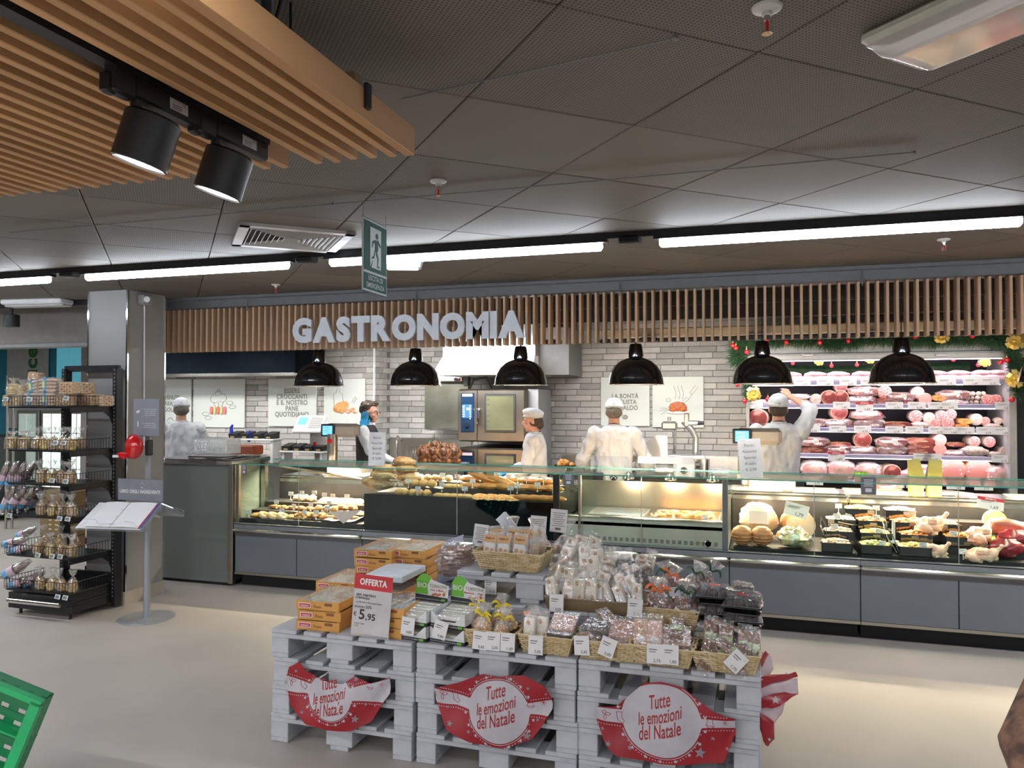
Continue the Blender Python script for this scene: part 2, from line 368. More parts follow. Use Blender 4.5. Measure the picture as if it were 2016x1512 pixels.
# ---- hanging valance: grey fascia box, two rails and upright oak slats
SL = [wood('oak_slat', (.48, .31, .19), (.38, .235, .135), 8, (1, 1, .15)), ]
XS, XE, YV, ZB, ZT = -5.13, 3.6, 5.70, 2.115, 2.495
val = thing('slatted_valance', 'long valance of upright oak slats hanging over the deli counter', 'valance', (0, 0, 0))
t = MB(); t.rbox(((XS+XE)/2, YV+.07, 2.55), (XE-XS, .16, .10), .006); t.rbox(((XS+XE)/2, YV-.02, 2.585), (XE-XS, .04, .03), .004)
for x in (-4.2, -2.6, -.95, .70, 2.3): t.cyl((x, YV-.03, 2.46), (x, YV-.03, 2.56), .004, None, 6); t.ball((x, YV-.03, 2.515), .008, 6, 5)
t.obj('fascia', mat('fascia_grey', (.115, .12, .125), .5), val)
for z in (2.40,):
    t = MB(); t.box(XS, XE, YV+.10, YV+.125, z-.012, z+.012); t.obj('rail', mat('rail_dark', (.03, .028, .025), .7), val)
t = MB(); t.rbox((0, 0, 0), (.018, .10, ZT-ZB), .002); sm = t.mesh('slat', SL[0]); x = XS
while x < XE: link('slat', sm, val, (x, YV+.05, (ZB+ZT)/2)); x += .0605
# lettering
LETM = mat('sign_white', (.58, .60, .64), .4)
sg = thing('shop_sign', 'large white raised letters reading GASTRONOMIA on the slatted valance', 'sign')
vs, fs = txt('GASTRONOMIA', .03, .04)
LETT = 'GASTRONOMIA'; X0, X1 = -3.735, -1.683
def glyph(ch, bold=.066, ext=.04):
    vs, fs = txt(ch, bold, ext); xs = [v.x for v in vs]; ys = [v.y for v in vs]; return vs, fs, min(xs), max(xs), min(ys), max(ys)
gw = [glyph(c)[3]-glyph(c)[2] for c in LETT]; gap = .018; tot = sum(gw)
k = (X1-X0-gap*0-.010*10)/tot; x = X0
for ch, g in zip(LETT, gw):
    vs, fs, a, b, y0, y1 = glyph(ch); t = MB(); hh = .213/(y1-y0)
    t.add([((v.x-a)*k, -v.z*.3-.005, (v.y-y0)*hh) for v in vs], fs)
    t.obj('letter', LETM, sg, (x, YV-.03, 2.165)); x += g*k+.010
for x in (-3.5, -2.7, -1.9):
    t = MB(); t.cyl((x, YV-.012, 2.26), (x, YV+.01, 2.26), .006); t.obj('standoff', GREYM, sg)
# shade of the void behind the slats painted as a dark board; pale duct
t = MB(); t.box(-4.9, 3.8, 6.55, 6.6, 2.36, 2.6); tag(t.obj('void_shade_panel', mat('void_shade_brown', (.035, .028, .024), .8)), 'dark board with the shade of the void painted in, behind the slats', 'panel')
t = MB(); t.rbox((1.2, 7.3, 2.315), (5.2, .20, .075), .01); tag(t.obj('cable_duct', mat('duct_beige', (.55, .47, .36), .6)), 'long beige duct hanging behind the slats above the meat cooler', 'duct')
t = MB(); t.rbox((1.2, 7.22, 2.24), (5.2, .06, .04), .01)
for x in (-.93, .02, .97, 1.92, -1.84, -2.76): t.rbox((x, 7.16, 2.24), (.16, .09, .045), .01)
tag(t.obj('track_rail', BMETAL), 'dark lamp rail running below the beige duct', 'rail')
# ---- fluorescent row on a black track
TUBE = mat('lit_tube', (.9, .95, 1), .5, emit=TUBE_E, ecol=(.82, .90, 1))
tr = thing('light_track', 'black track carrying the row of long white ceiling tubes', 'track')
t = MB(); t.box(-9.5, 4.0, 4.12, 4.175, 2.565, 2.6); t.obj('rail', BMETAL, tr)
for x in (-6.18, -4.52, -2.64, -.64, 1.33):
    t = MB(); t.rbox((x, 4.147, 2.555), (.12, .075, .04), .008); t.obj('connector', BMETAL, tr)
segs = [(-8.0, -6.32), (-6.12, -4.70), (-4.37, -2.77), (-2.475, -.79), (-.48, 1.20), (1.45, 3.1)]
for i, (a, b) in enumerate(segs):
    root = thing('tube_lamp', ['', 'lit tube lamp at the far left edge of the ceiling row', 'lit tube lamp of the ceiling row above the grey column', 'lit tube lamp of the ceiling row passing behind the exit sign', 'lit tube lamp of the ceiling row at the right edge', 'lit tube lamp'][i] or 'lit tube lamp beyond the left edge of the row', 'lamp', ((a+b)/2, 4.147, 2.54), group='tubes of the ceiling row') if i < 5 else thing('tube_lamp', 'lit tube lamp beyond the right edge of the row', 'lamp', ((a+b)/2, 4.147, 2.54), group='tubes of the ceiling row')
    h = (b-a)/2; t = MB(); t.box(-h-.03, h+.03, -.028, .028, .008, .026); t.obj('housing', BMETAL, root)
    t = MB(); t.tube([(-h, 0, -.008), (-h+.01, 0, -.008), (h-.01, 0, -.008), (h, 0, -.008)], [.016, .027, .027, .016], 12); t.obj('tube', TUBE, root)
# ---- ceiling diffuser
VC = (atz(475, 436, 2.6)+atz(712, 460, 2.6)+atz(448, 474, 2.6)+atz(650, 492, 2.6))/4
dg = thing('air_diffuser', 'white square ceiling air diffuser left of the exit sign', 'vent', (VC.x, VC.y, 2.598), 41.5+0)
PL = mat('vent_white', (.52, .51, .49), .5)
t = MB(); q = .295
for a, b, c, d in ((-q, q, -q, -q+.05), (-q, q, q-.05, q), (-q, -q+.05, -q, q), (q-.05, q, -q, q)): t.box(a, b, c, d, -.018, 0)
t.obj('frame', PL, dg)
t = MB(); t.box(-q+.04, q-.04, -q+.04, q-.04, -.002, .0); t.obj('backing', JOINT, dg)
for k in range(4):
    t = MB()
    for i in range(8):
        r_ = .235-.027*i
        t.add([mrot(0, 0, 90*k)@V(p) for p in ((-r_, -r_, -.018), (r_, -r_, -.018), (r_-.011, -r_+.011, -.004), (-r_+.011, -r_+.011, -.004), (-r_+.003, -r_+.003, -.02), (r_-.003, -r_+.003, -.02))], [(0, 1, 5, 4), (4, 5, 2, 3), (3, 2, 1, 0)])
    t.obj('louvre_section', PL, dg, smooth=None)
# ---- sprinklers
t = MB(); t.lathe([(0, 0), (.035, 0), (.033, -.006), (.012, -.012), (.012, -.02), (0, -.02)][::-1], 16)
s_ = MB(); s_.cyl((0, 0, -.018), (0, 0, -.032), .008, .006, 8); s_.tube([(-.008, 0, -.03), (-.012, 0, -.045), (-.006, 0, -.06)], .002, 5); s_.tube([(.008, 0, -.03), (.012, 0, -.045), (.006, 0, -.06)], .002, 5); s_.cyl((0, 0, -.06), (0, 0, -.062), .013, None, 10)
g_ = MB(); g_.cyl((0, 0, -.03), (0, 0, -.058), .0035, None, 6)
SPR = Kind('sprinkler', 'sprinkler', [('rosette', t.mesh('rosette', PL), -1), ('head', s_.mesh('head', CHROME), -1), ('bulb', g_.mesh('bulb', REDG), -1)])
for px, py, lb in ((863, 356, 'ceiling sprinkler with a red bulb right of the wooden raft'), (543, 560, 'ceiling sprinkler above the left end of the valance'), (1858, 471, 'ceiling sprinkler below the tubes at the right'), (1510, 14, 'ceiling sprinkler at the top of the ceiling left of the fluorescent fixture')):
    p = atz(px, py, 2.597); SPR.place(lb, p, scale=1.0)
# ---- exit sign hanging on wires
GRN = mat('sign_green', (.003, .075, .045), .7, spec=.2)
SW_ = mat('sign_board_white', (.50, .56, .57), .6, spec=.2)
pa, pb = V((-1.80, 3.30, 0)), V((-1.755, 3.62, 0)); ang = atan2(pb.y-pa.y, pb.x-pa.x)
# solve the board ends on the sight lines of its two edges
pa = atz(713, 420, 2.555); pb = pa+V((.015, .0, 0)); q = at(761, 440, pa.y+.27); pb = V((q.x, q.y, 0)); pa.z = 0
Ls = (pb-pa).length; ang = atan2(pb.y-pa.y, pb.x-pa.x); Hs = .345
ex = thing('exit_sign', 'green and white emergency exit sign with a running man, hanging from the ceiling', 'sign', (pa.x, pa.y, 2.20)); ex.rotation_euler = (0, 0, ang)
t = MB(); t.rbox((Ls/2, 0, Hs/2), (Ls, .006, Hs), .008); t.obj('board', SW_, ex)
def poly(pts, y=-.0045, th=.0008):
    m = MB(); m.prism(pts, -th, Matrix.Translation((0, y, 0))); return m
g_ = MB(); fr = .012
for q in ([(fr, .10), (Ls-fr, .10), (Ls-fr, Hs-fr), (fr, Hs-fr)], [(fr, fr), (Ls-fr, fr), (Ls-fr, .088), (fr, .088)]): g_.merge(poly(q))
g_.obj('green_field', GRN, ex)
t = MB(); cx_ = Ls/2; t.merge(poly([(cx_-.062, .118), (cx_+.058, .118), (cx_+.058, Hs-.035), (cx_-.062, Hs-.035)], -.0056))
t.text('USCITA DI', (cx_, -.0056, .057), .034, bold=.01); t.text('EMERGENZA', (cx_, -.0056, .022), .034, bold=.01); t.obj('lettering', SW_, ex)
m = MB(); m.lathe([(.0, 0), (.014, 0), (.014, .001), (0, .001)], 14, o=(cx_+.01, -.0066, .275), rot=mrot(90))
for q in ([(-.01, .255), (.02, .255), (.025, .215), (.012, .195), (-.012, .2)], [(.014, .25), (.045, .225), (.055, .232), (.05, .24), (.02, .262)], [(-.01, .255), (-.04, .245), (-.045, .215), (-.038, .214), (-.03, .236), (-.008, .24)],
          [(.012, .2), (.03, .17), (.022, .135), (.04, .133), (.04, .127), (.014, .127), (.018, .168), (-.004, .19)], [(-.006, .2), (-.02, .165), (-.045, .16), (-.046, .168), (-.026, .174), (-.012, .205)], [(-.062, .118), (-.03, .155), (-.05, .118)]):
    m.merge(poly([(cx_+x, z) for x, z in q], -.0064))
m.obj('running_figure', GRN, ex)
for x in (.01, Ls-.01):
    t = MB(); t.cyl((x, 0, Hs-.004), (x, 0, .398), .0012, None, 5); t.obj('wire', GREYM, ex)
# ---- small emergency luminaire behind it
p = atz(793, 533, 2.53)
el = thing('emergency_lamp', 'small white emergency lamp behind the exit sign', 'lamp', (p.x, p.y, 2.6), 20)
t = MB(); t.add([(-.13, -.06, 0), (.13, -.06, 0), (.13, .06, 0), (-.13, .06, 0), (-.115, -.045, -.055), (.115, -.045, -.055), (.115, .045, -.055), (-.115, .045, -.055)], [(0, 1, 5, 4), (1, 2, 6, 5), (2, 3, 7, 6), (3, 0, 4, 7), (4, 5, 6, 7), (3, 2, 1, 0)]); t.obj('housing', WHITE, el)
t = MB(); t.rbox((0, 0, -.058), (.2, .07, .008), .003); t.obj('diffuser', mat('cool_diffuser', (.8, .9, 1), .4, emit=1.0), el)
# ---- big clear fluorescent fixture, top right
A, B, D = atz(1702, 118, 2.53), atz(1962, 3, 2.53), atz(1786, 158, 2.53)
ux = (B-A).normalized(); L_ = .68; uy = (D-A); uy = (uy-ux*uy.dot(ux)); Wd = uy.length; rz = math.degrees(atan2(ux.y, ux.x)); cen = A+ux*L_/2+uy/2
fx = thing('fluorescent_fixture', 'clear ribbed fluorescent fixture on the ceiling in the top right corner', 'lamp', (cen.x, cen.y, 2.6), rz)
t = MB(); t.rbox((0, 0, -.018), (L_+.02, Wd+.02, .036), .012); t.obj('base', mat('old_ivory', (.50, .50, .42), .5), fx)
t = MB(); h, w_ = L_/2, Wd/2
def lens(u, v):
    x = (u-.5)*2*h; a = pi*v; e = min(1, (1-abs(2*u-1))*9); return (x, -cos(a)*w_*.97, -.036-.045*min(1, sin(a)*1.6)*e-.0015*(int(v*28) % 2))
t.grid(lens, 24, 28); t.obj('lens', film('ribbed_lens', .30, (.95, .93, .92), .10, .30, 12, 0), fx)
for y in (-.035, .035):
    t = MB(); t.tube([(-h+.05, y, -.052), (h-.05, y, -.052)], .012, 10); t.obj('tube', mat('unlit_tube', (.8, .8, .8), .3), fx)
# ---- far-left ceiling luminaire and spot beyond the column
p = atz(73, 598, 2.56); fxl = thing('ceiling_luminaire', 'unlit white strip luminaire on the far left ceiling', 'lamp', (p.x, p.y, 2.60), 8)
t = MB(); t.rbox((0, 0, -.025), (.62, .17, .05), .01); t.obj('housing', WHITE, fxl)
t = MB(); t.rbox((0, -.02, -.058), (.6, .05, .02), .006); t.rbox((0, .05, -.058), (.6, .05, .02), .006); t.obj('louvre', PL, fxl)
p = atz(80, 604, 2.55); t = MB(); t.box(p.x-1.5, p.x+.75, p.y-.0, p.y+.05, 2.55, 2.60); tag(t.obj('track_rail', BMETAL), 'short dark lamp track at the far left', 'track')
q = at(23, 624, p.y+.05); t = thing('track_spotlight', 'small black spotlight hanging at the far left', 'lamp', (q.x, q.y, 2.55))
m = MB(); m.cyl((0, 0, 0), (0, 0, -.06), .012); m.obj('stem', BMETAL, t)
m = MB(); m.lathe([(.0, -.17), (.068, -.17), (.068, -.06), (.06, -.055), (0, -.055)], 20); m.obj('head', BLACK, t)
# ================================================================== WOODEN RAFT with spotlights (top left)
raft = thing('wooden_raft', 'suspended raft of oak slats in the top left of the ceiling', 'ceiling raft')
WD = wood('raft_oak', (.50, .28, .125), (.40, .205, .085), 5, (1, .12, 1)); YEND = 1.872
t = MB(); t.rbox((0, -1.4, 0), (.022, 3.3+0*YEND, .090), .002); bm2 = t.mesh('slat', WD)
xr = -.862
t = MB(); t.rbox((xr-.014, YEND-1.7, 2.386), (.028, 3.4, .075), .002); t.obj('edge_beam', WD, raft)
x = xr-.063; n = 0
while x > -3.4:
    if n != 5: t = link('slat', bm2, raft, (x, YEND+1.4-1.65-.006*(n % 3), 2.395))
    x -= .056; n += 1
for y in (1.62, .9, 0, -.9):
    t = MB(); t.box(-3.4, xr-.03, y-.02, y+.02, 2.425, 2.47); t.obj('cross_batten', wood('batten', (.20, .12, .06), (.15, .09, .05), 5), raft)
for y in (1.60, .95):
    t = MB(); t.rbox((xr+.004, y, 2.405), (.012, .022, .06), .002); t.obj('clip', BMETAL, raft)
for x, y in ((-1.0, 1.5), (-2.6, 1.5), (-1.0, .2)):
    t = MB(); t.cyl((x, y, 2.45), (x, y, 2.6), .003, None, 6); t.obj('hanger', BMETAL, raft)
# grey casing above the raft
t = MB(); t.rbox((-1.55, .2, 2.53), (1.1, 2.35, .15), .008); t.rbox((-.985, 1.30, 2.525), (.02, .12, .14), .004); t.box(-1.02, -.972, 1.388, 1.396, 2.42, 2.6)
tag(t.obj('air_casing', mat('casing_grey', (.13, .135, .145), .5)), 'dark grey metal air casing above the wooden raft', 'casing')
# spotlights on a recessed track
xt = xr-.063-.056*5
t = MB(); t.box(xt-.018, xt+.018, -1.4, YEND-.18, 2.352, 2.384); tag(t.obj('light_track', BMETAL), 'black lamp track set between the slats of the wooden raft', 'track')
def spot(loc, lb, tilt):
    r = thing('track_spotlight', lb, 'lamp', loc, 0)
    m = MB(); m.rbox((.0, .0, -.02), (.032, .20, .045), .004); m.rbox((.004, -.13, -.022), (.03, .06, .06), .006); m.rbox((.0, -.155, -.035), (.022, .03, .04), .004); m.obj('adapter', BMETAL, r)
    m = MB(); m.rbox((.017, .02, -.02), (.001, .055, .024), .0003)
    m.obj('rating_plate', mat('plate_grey', (.45, .43, .43), .5), r)
    m = MB(); m.text('CE', (.0178, .035, -.016), .009, rot=mrot(0, 0, 90))
    for k in range(3): m.box(.0176, .0179, .0, .028, -.021-.004*k, -.0197-.004*k)
    m.obj('plate_print', INK, r)
    m = MB(); m.cyl((.0, -.085, -.03), (.0, -.08, -.08), .012); m.obj('pivot', BMETAL, r)
    h_ = MB(); h_.lathe([(.0, .052), (.045, .052), (.052, .046), (.052, -.045), (.048, -.047), (.044, -.030), (.03, -.012), (0, -.010)], 32)
    ho = h_.obj('lamp_head', mat('lamp_black', (.012, .012, .014), .45), r, (.0, -.055, -.118)); ho.rotation_euler = (R(tilt), R(17), 0); ho.scale = (1.07,)*3
    g = MB(); g.lathe([(.0, -.043), (.0465, -.043), (.0465, -.041), (0, -.041)], 28); g.obj('lens', mat('lit_lens', (1, .98, .95), .4, emit=14), ho)
    l = bpy.data.lights.new('spot', 'SPOT'); l.energy = 22; l.spot_size = R(70); l.shadow_soft_size = .04; l.color = (1, .97, .93)
    lo = bpy.data.objects.new('spot', l); C.objects.link(lo); lo.parent = ho; lo.location = (0, 0, -.05)
spot((xt, 1.345, 2.352), 'nearer black track spotlight under the wooden raft', -5)
spot((xt, 1.59, 2.352), 'farther black track spotlight under the wooden raft, closer to its end', -5)
# ================================================================== DELI COUNTER (five glazed modules in one line)
YC = 5.90; ZG = 1.105; ZD = .58; YT = 6.58; YW0, YW1 = 6.60, 6.98
TOE = mat('toe_dark', (.010, .010, .011), .7)
BUMP = mat('bumper_grey', (.25, .27, .29), .4, metal=.3)
CREAM = mat('cream_board', (.80, .78, .72), .4)
def module(name, label, x0, x1, seams, steel_in=False, black_front=False, pane_seams=(), tall_posts=(0, 1), zsh=ZG, bseams=()):
    r = thing(name, label, 'display counter', (0, 0, 0))
    t = MB(); t.box(x0+.01, x1-.01, YC+.10, YT+.35, 0, .135); t.obj('plinth', TOE, r)
    e = [x0]+list(seams)+[x1]
    for a, b in zip(e, e[1:]):
        t = MB(); t.rbox(((a+b)/2, YC+.02, .30), (b-a-.006, .03, .33), .004); t.obj('front_panel', GPAN, r)
    t = MB(); t.box(x0, x1, YC+.03, YC+.05, .13, .56); t.box(x0+.004, x1-.004, YC-.0, YC+.03, .462, .50, 0); t.obj('recess_strip', mat('recess_grey', (.12, .125, .13), .5), r)
    t = MB(); t.box(x0+.002, x1-.002, YC+.0, YC+.03, .115, .137); t.obj('kick_rail', STEEL, r)
    e = [x0]+list(bseams)+[x1]
    for a, b in zip(e, e[1:]):
        t = MB(); t.rbox(((a+b)/2, YC-.012, .513), (b-a-.004, .05, .032), .010); t.obj('steel_rail', STEELB, r)
    t = MB(); t.box(x0+.001, x1-.001, YC-.012, YC+.03, .53, .572); t.box(x0+.001, x1-.001, YC-.012, YC+.08, .566, .575); t.obj('bumper', BUMP, r)
    # body under the display well, back wall and the staff worktop
    t = MB(); t.box(x0+.005, x1-.005, YC+.05, YW1-.02, .135, .56); t.obj('body', GREYM, r)
    inn = STEELB if steel_in else BMETAL
    t = MB(); t.box(x0+.005, x1-.005, YC+.03, YT, .56, .585); t.box(x0+.005, x1-.005, YT, YT+.02, .56, .90); t.obj('well', inn, r)
    t = MB(); t.rbox(((x0+x1)/2, (YW0+YW1)/2, .925), (x1-x0, YW1-YW0, .035), .008); t.rbox(((x0+x1)/2, YW0-.006, .895), (x1-x0, .03, .05), .01); t.box(x0, x1, YW1-.05, YW1-.03, .2, .91); t.obj('worktop', STEELB, r)
    # glass
    zs = zsh
    t = MB(); t.box(x0, x1, YC+.004, 6.50, zs-.004, zs+.004); gt = t.obj('glass_top', GLASS, r, smooth=None)
    t = MB(); t.box(x0, x1, YC+.0005, YC+.004, zs-.0045, zs+.0045); t.box(x0, x1, 6.50, 6.504, zs-.004, zs+.004); t.obj('polished_edge', GEDGE, gt)
    e = [x0]+list(pane_seams)+[x1]
    for a, b in zip(e, e[1:]):
        t = MB(); t.box(a+.002, b-.002, YC+.008, YC+.015, .575, zs-.005); t.obj('pane', GLASS, r, smooth=None)
    for a in pane_seams:
        t = MB(); t.box(a-.002, a+.002, YC+.006, YC+.016, .578, zs-.006); t.obj('pane_joint', mat('joint_silver', (.5, .5, .45), .3, metal=.5), r)
    return r
GLB = mat('black_glass', (.003, .005, .008), .03, col2=(.003, .004, .006), spec=.12)
xA0, xA1, xB1, xC1, xD1, xE1 = -4.49, -3.10, -1.47, -.185, .70, 3.3
xs1 = at(583, 1080, YC).x; xs2 = at(713, 960, YC).x; xpB = at(899, 960, YC).x; xsC = at(1262, 1000, YC).x
mA = module('pastry_counter', 'leftmost glazed counter module with pastries on black trays', xA0, xs2, [xs1], pane_seams=[at(587, 960, YC).x])
mB = module('bread_counter', 'glazed counter module with breads above a black glass front', xs2, xB1, [at(960, 1090, YC).x], pane_seams=[xpB])
mC = module('hot_counter', 'steel heated counter module with roast meat behind glass', xB1, xC1, [], steel_in=True, pane_seams=[xsC], bseams=[xsC-.01])
mD = module('ham_counter', 'glazed counter module with whole hams, right of the heated one', xC1, xD1, [], pane_seams=[at(1603, 1000, YC).x])
mE = module('salad_counter', 'rightmost glazed counter module with black salad trays', xD1, xE1, [at(1888, 1150, YC).x, 2.6], pane_seams=[at(1888, 1050, YC).x, 2.6])
# posts and end glass
def post(par, x, w=.035, z0=.575, z1=ZG-.005, m=STEEL, y=YC+.03, name='post'):
    t = MB(); t.rbox((x, y, (z0+z1)/2), (w, .04, z1-z0), .004); t.obj(name, m, par)
post(mA, xA0+.018, .03); post(mB, xB1-.03, .05, m=BMETAL); post(mC, at(1140, 1000, YC).x, .022); post(mC, xC1-.028, .04, m=GREYM)
for par, x in ((mA, xA0+.004), (mC, xB1+.01), (mD, xC1+.01), (mC, at(1140, 1000, YC).x+.02)):
    t = MB(); t.add([(x, YC+.02, .585), (x, 6.5, .585), (x, 6.5, .80), (x, 6.3, ZG-.006), (x, YC+.02, ZG-.006), (x+.006, YC+.02, .585), (x+.006, 6.5, .585), (x+.006, 6.5, .80), (x+.006, 6.3, ZG-.006), (x+.006, YC+.02, ZG-.006)],
        [(0, 1, 2, 3, 4), (9, 8, 7, 6, 5), (0, 5, 6, 1), (1, 6, 7, 2), (2, 7, 8, 3), (3, 8, 9, 4), (4, 9, 5, 0)]); t.obj('side_glass', GLASS, par, smooth=None)
t = MB(); t.tube([(xA0+.35, YC+.12, 1.09), (xA0+.95, 6.5, .94)], .012, 8); t.obj('support_arm', STEEL, mA)
# lamp strips under the glass tops
STRIP = mat('case_strip', (1, .93, .80), .5, emit=CASE_E, ecol=(1, .85, .62))
for par, a, b in ((mA, xA0+.1, xs2-.02), (mB, xs2+.02, xB1-.08), (mD, xC1+.05, xD1-.02), (mE, xD1+.02, xE1-.05)):
    t = MB(); t.rbox(((a+b)/2, 6.462, ZG-.016), (b-a, .07, .020), .006); t.rbox(((a+b)/2, 6.424, ZG-.030), (b-a, .008, .042), .002); lm = t.obj('lamp_rail', GREYM, par)
    t = MB(); t.box(a+.02, b-.02, 6.440, 6.470, ZG-.030, ZG-.027); t.obj('lamp_strip', STRIP, lm)
    area('case_light', ((a+b)/2, 6.452, ZG-.036), b-a-.1, .03, (b-a)*26, (1, .76, .50), (R(-4), 0, 0))
# black glass lower front of the bread module, raised shelf
t = MB(); t.box(xs2+.01, xpB-.002, YC+.017, YC+.023, .58, .885); t.obj('black_front_glass', GLB, mB, smooth=None)
t = MB(); t.box(xpB+.002, xB1-.055, YC+.017, YC+.023, .58, .87); t.obj('black_front_glass', GLB, mB, smooth=None)
SH_B = .885
t = MB(); t.box(xs2+.01, xB1-.055, YC+.03, 6.50, SH_B-.03, SH_B-.012); t.box(xs2+.3, xB1-.055, 6.15, 6.50, SH_B-.012, SH_B+.035); t.box(xs2+.3, xB1-.055, 6.33, 6.50, SH_B+.03, SH_B+.075); t.obj('stepped_shelf', BLACK, mB)
# stepped trays in the pastry module
def step(par, x0, x1, ys, name='display_step', m=BLACK):
    for y0, y1, z in ys:
        t = MB(); t.box(x0, x1, y0, y1, .586, z); t.obj(name, m, par)
step(mA, xA0+.02, xs2-.02, ((YC+.05, 6.12, .615), (6.12, 6.33, .665), (6.33, 6.56, .715)))
step(mD, xC1+.03, xD1-.01, ((YC+.05, 6.56, .60),))
step(mE, xD1+.01, xE1, ((YC+.05, 6.10, .60), (6.10, 6.25, .66), (6.25, 6.40, .725), (6.40, 6.56, .79)))
# heated module: steel well, vented front ledge, thermometer
ZH = .775
t = MB(); t.box(xB1+.03, xC1-.05, YC+.02, YC+.035, .585, ZH-.01); t.obj('vented_front', mat('satin_steel', (.60, .57, .50), .5, metal=.35, col2=(.52, .49, .42), scale=4), mC)
t = MB(); t.rbox(((xB1+xC1)/2-.01, YC+.045, ZH), (xC1-xB1-.08, .07, .02), .006); t.box(xB1+.03, xC1-.05, YC+.02, 6.5, ZH-.06, ZH-.035); t.obj('ledge', STEELB, mC)
n = MB()
for i in range(26):
    x = xB1+.09+i*.044
    for k in range(3): n.rbox((x, YC+.0195, .605+k*.010), (.026, .002, .0045), .0006)
n.obj('vent_slots', BLACK, mC, kind='stuff')
t = MB(); p = at(1394, 1072, YC); t.lathe([(0, 0), (.028, 0), (.028, .006), (.024, .008), (0, .008)][::-1], 20, o=(p.x, YC+.018, .617), rot=mrot(90)); th_ = t.obj('thermometer', CHROME, mC)
t = MB(); t.lathe([(0, 0), (.022, 0)], 20, o=(p.x, YC+.0095, .617), rot=mrot(90)); t.obj('dial', WHITE, th_); t = MB(); t.ob((p.x, YC+.009, .622), (.003, .001, .02)); t.obj('needle', INK, th_)
for i, px in enumerate((1237, 1320, 1403)):
    x = at(px, 930, 6.3).x; lp = MB(); lp.lathe([(.045, -.045), (.05, -.04), (.03, .0), (.012, .015), (0, .015)], 18, o=(x, 6.30, ZG-.02)); h = lp.obj('heat_lamp', STEELB, mC)
    g = MB(); g.ball((x, 6.30, ZG-.05), (.028, .028, .02), 12, 8); g.obj('bulb', mat('warm_bulb', (1, .8, .5), .4, emit=30, ecol=(1, .66, .32)), h)
    l = bpy.data.lights.new('heat', 'POINT'); l.energy = 11; l.color = (1, .72, .42); l.shadow_soft_size = .03; o = bpy.data.objects.new('heat', l); o.location = (x, 6.33, ZG-.09); C.objects.link(o)
t = MB(); t.box(xB1+.04, xC1-.05, 6.50, 6.512, ZH-.05, 1.0); t.obj('steel_back', STEEL, mC)
def gn(x0, x1, name, lb):   # gastronorm pan with rim
    r = MB(); d = .05; y0, y1 = 6.03, 6.44; z = ZH+.005
    r.box(x0, x1, y0, y1, z-d, z-d+.003)
    for a, b, c, e in ((x0, x1, y0-.012, y0), (x0, x1, y1, y1+.012), (x0-.012, x0, y0-.012, y1+.012), (x1, x1+.012, y0-.012, y1+.012)):
        r.box(a, b, c, e, z-.002, z+.003)
    for a, b, c, e in ((x0, x1, y0, y0+.002), (x0, x1, y1-.002, y1), (x0, x0+.002, y0, y1), (x1-.002, x1, y0, y1)): r.box(a, b, c, e, z-d, z)
    return tag(r.obj('steel_pan', STEELB), lb, 'tray')
gn(at(1160, 1030, 6.1).x, at(1268, 1030, 6.1).x, 'pan', 'empty steel pan in the left half of the heated counter')
gn(at(1288, 1030, 6.1).x, at(1415, 1030, 6.1).x, 'pan', 'steel pan holding roast pieces in the right half of the heated counter')
# info stickers on the glass
STK = mat('sticker_grey', (.15, .155, .17), .5)
def sticker(par, px, py, w_, h_):
    p = at(px, py, YC); t = MB(); t.rbox((p.x, YC+.003, p.z), (w_, .003, h_), .002); s_ = t.obj('sticker', STK, par)
    t = MB()
    for k in range(5): t.ob((p.x, YC+.0008, p.z+h_*(.36-.09*k)), (w_*(.62-.1*(k % 2)), .0008, h_*.035))
    t.ob((p.x, YC+.0008, p.z-h_*.24), (w_*.4, .0008, h_*.22)); t.obj('sticker_print', PAPERB, s_)
sticker(mA, 480, 924, .062, .095); sticker(mB, 1119, 944, .085, .10); sticker(mE, 1710, 957, .10, .12)
# ---- partition unit at the left end, steel capped
pt = thing('service_counter', 'grey laminate service counter with a steel top left of the pastry module', 'counter')
t = MB(); t.box(-5.36, -4.56, YC-.0, YC+.55, .03, 1.09); t.obj('body', mat('laminate_greygreen', (.155, .17, .158), .45, col2=(.145, .16, .148), scale=2), pt)
t = MB(); t.box(-5.36, -4.55, YC+.02, YC+.5, 0, .03); t.obj('plinth', TOE, pt)
t = MB(); t.rbox((-4.945, YC+.27, 1.115), (.87, .60, .045), .008); t.obj('steel_top', STEELB, pt)
t = MB(); t.rbox((-4.53, YC+.02, .56), (.05, .06, 1.08), .006); t.rbox((-4.53, YC+.5, .56), (.05, .06, 1.08), .006); t.obj('corner_post', STEEL, pt)
t = MB(); t.rbox((-4.85, YC+.2, 1.15), (.42, .30, .025), .01); t.rbox((-4.62, YC+.36, 1.148), (.2, .14, .02), .006); tag(t.obj('steel_tray', STEELB), 'steel tray on the grey service counter', 'tray')
# ---- PENDANTS
CORDM = BLACK
body = MB(); body.lathe([(.214, 0), (.220, .004), (.214, .010), (.210, .05), (.197, .095), (.170, .142), (.128, .180), (.085, .201), (.060, .208), (.055, .212), (.060, .219), (.056, .26), (.048, .308), (.042, .318), (0, .318)], 48, cap=False)
inn = MB(); inn.lathe([(.213, .004), (.206, .05), (.192, .092), (.165, .138), (.12, .174), (0, .19)][::-1], 40, cap=False)
rim = MB(); rim.tube([(.219*cos(2*pi*i/48), .219*sin(2*pi*i/48), .002) for i in range(48)], .0035, 6, closed=True)
blb = MB(); blb.lathe([(0, .05), (.05, .055), (.055, .07), (.04, .13), (0, .14)], 20)
cord = MB(); cord.cyl((0, 0, .315), (0, 0, .795), .0035, None, 8); cord.cyl((0, 0, .77), (0, 0, .80), .03, None, 12); cord.cyl((0, 0, .31), (0, 0, .33), .010, .006, 8)
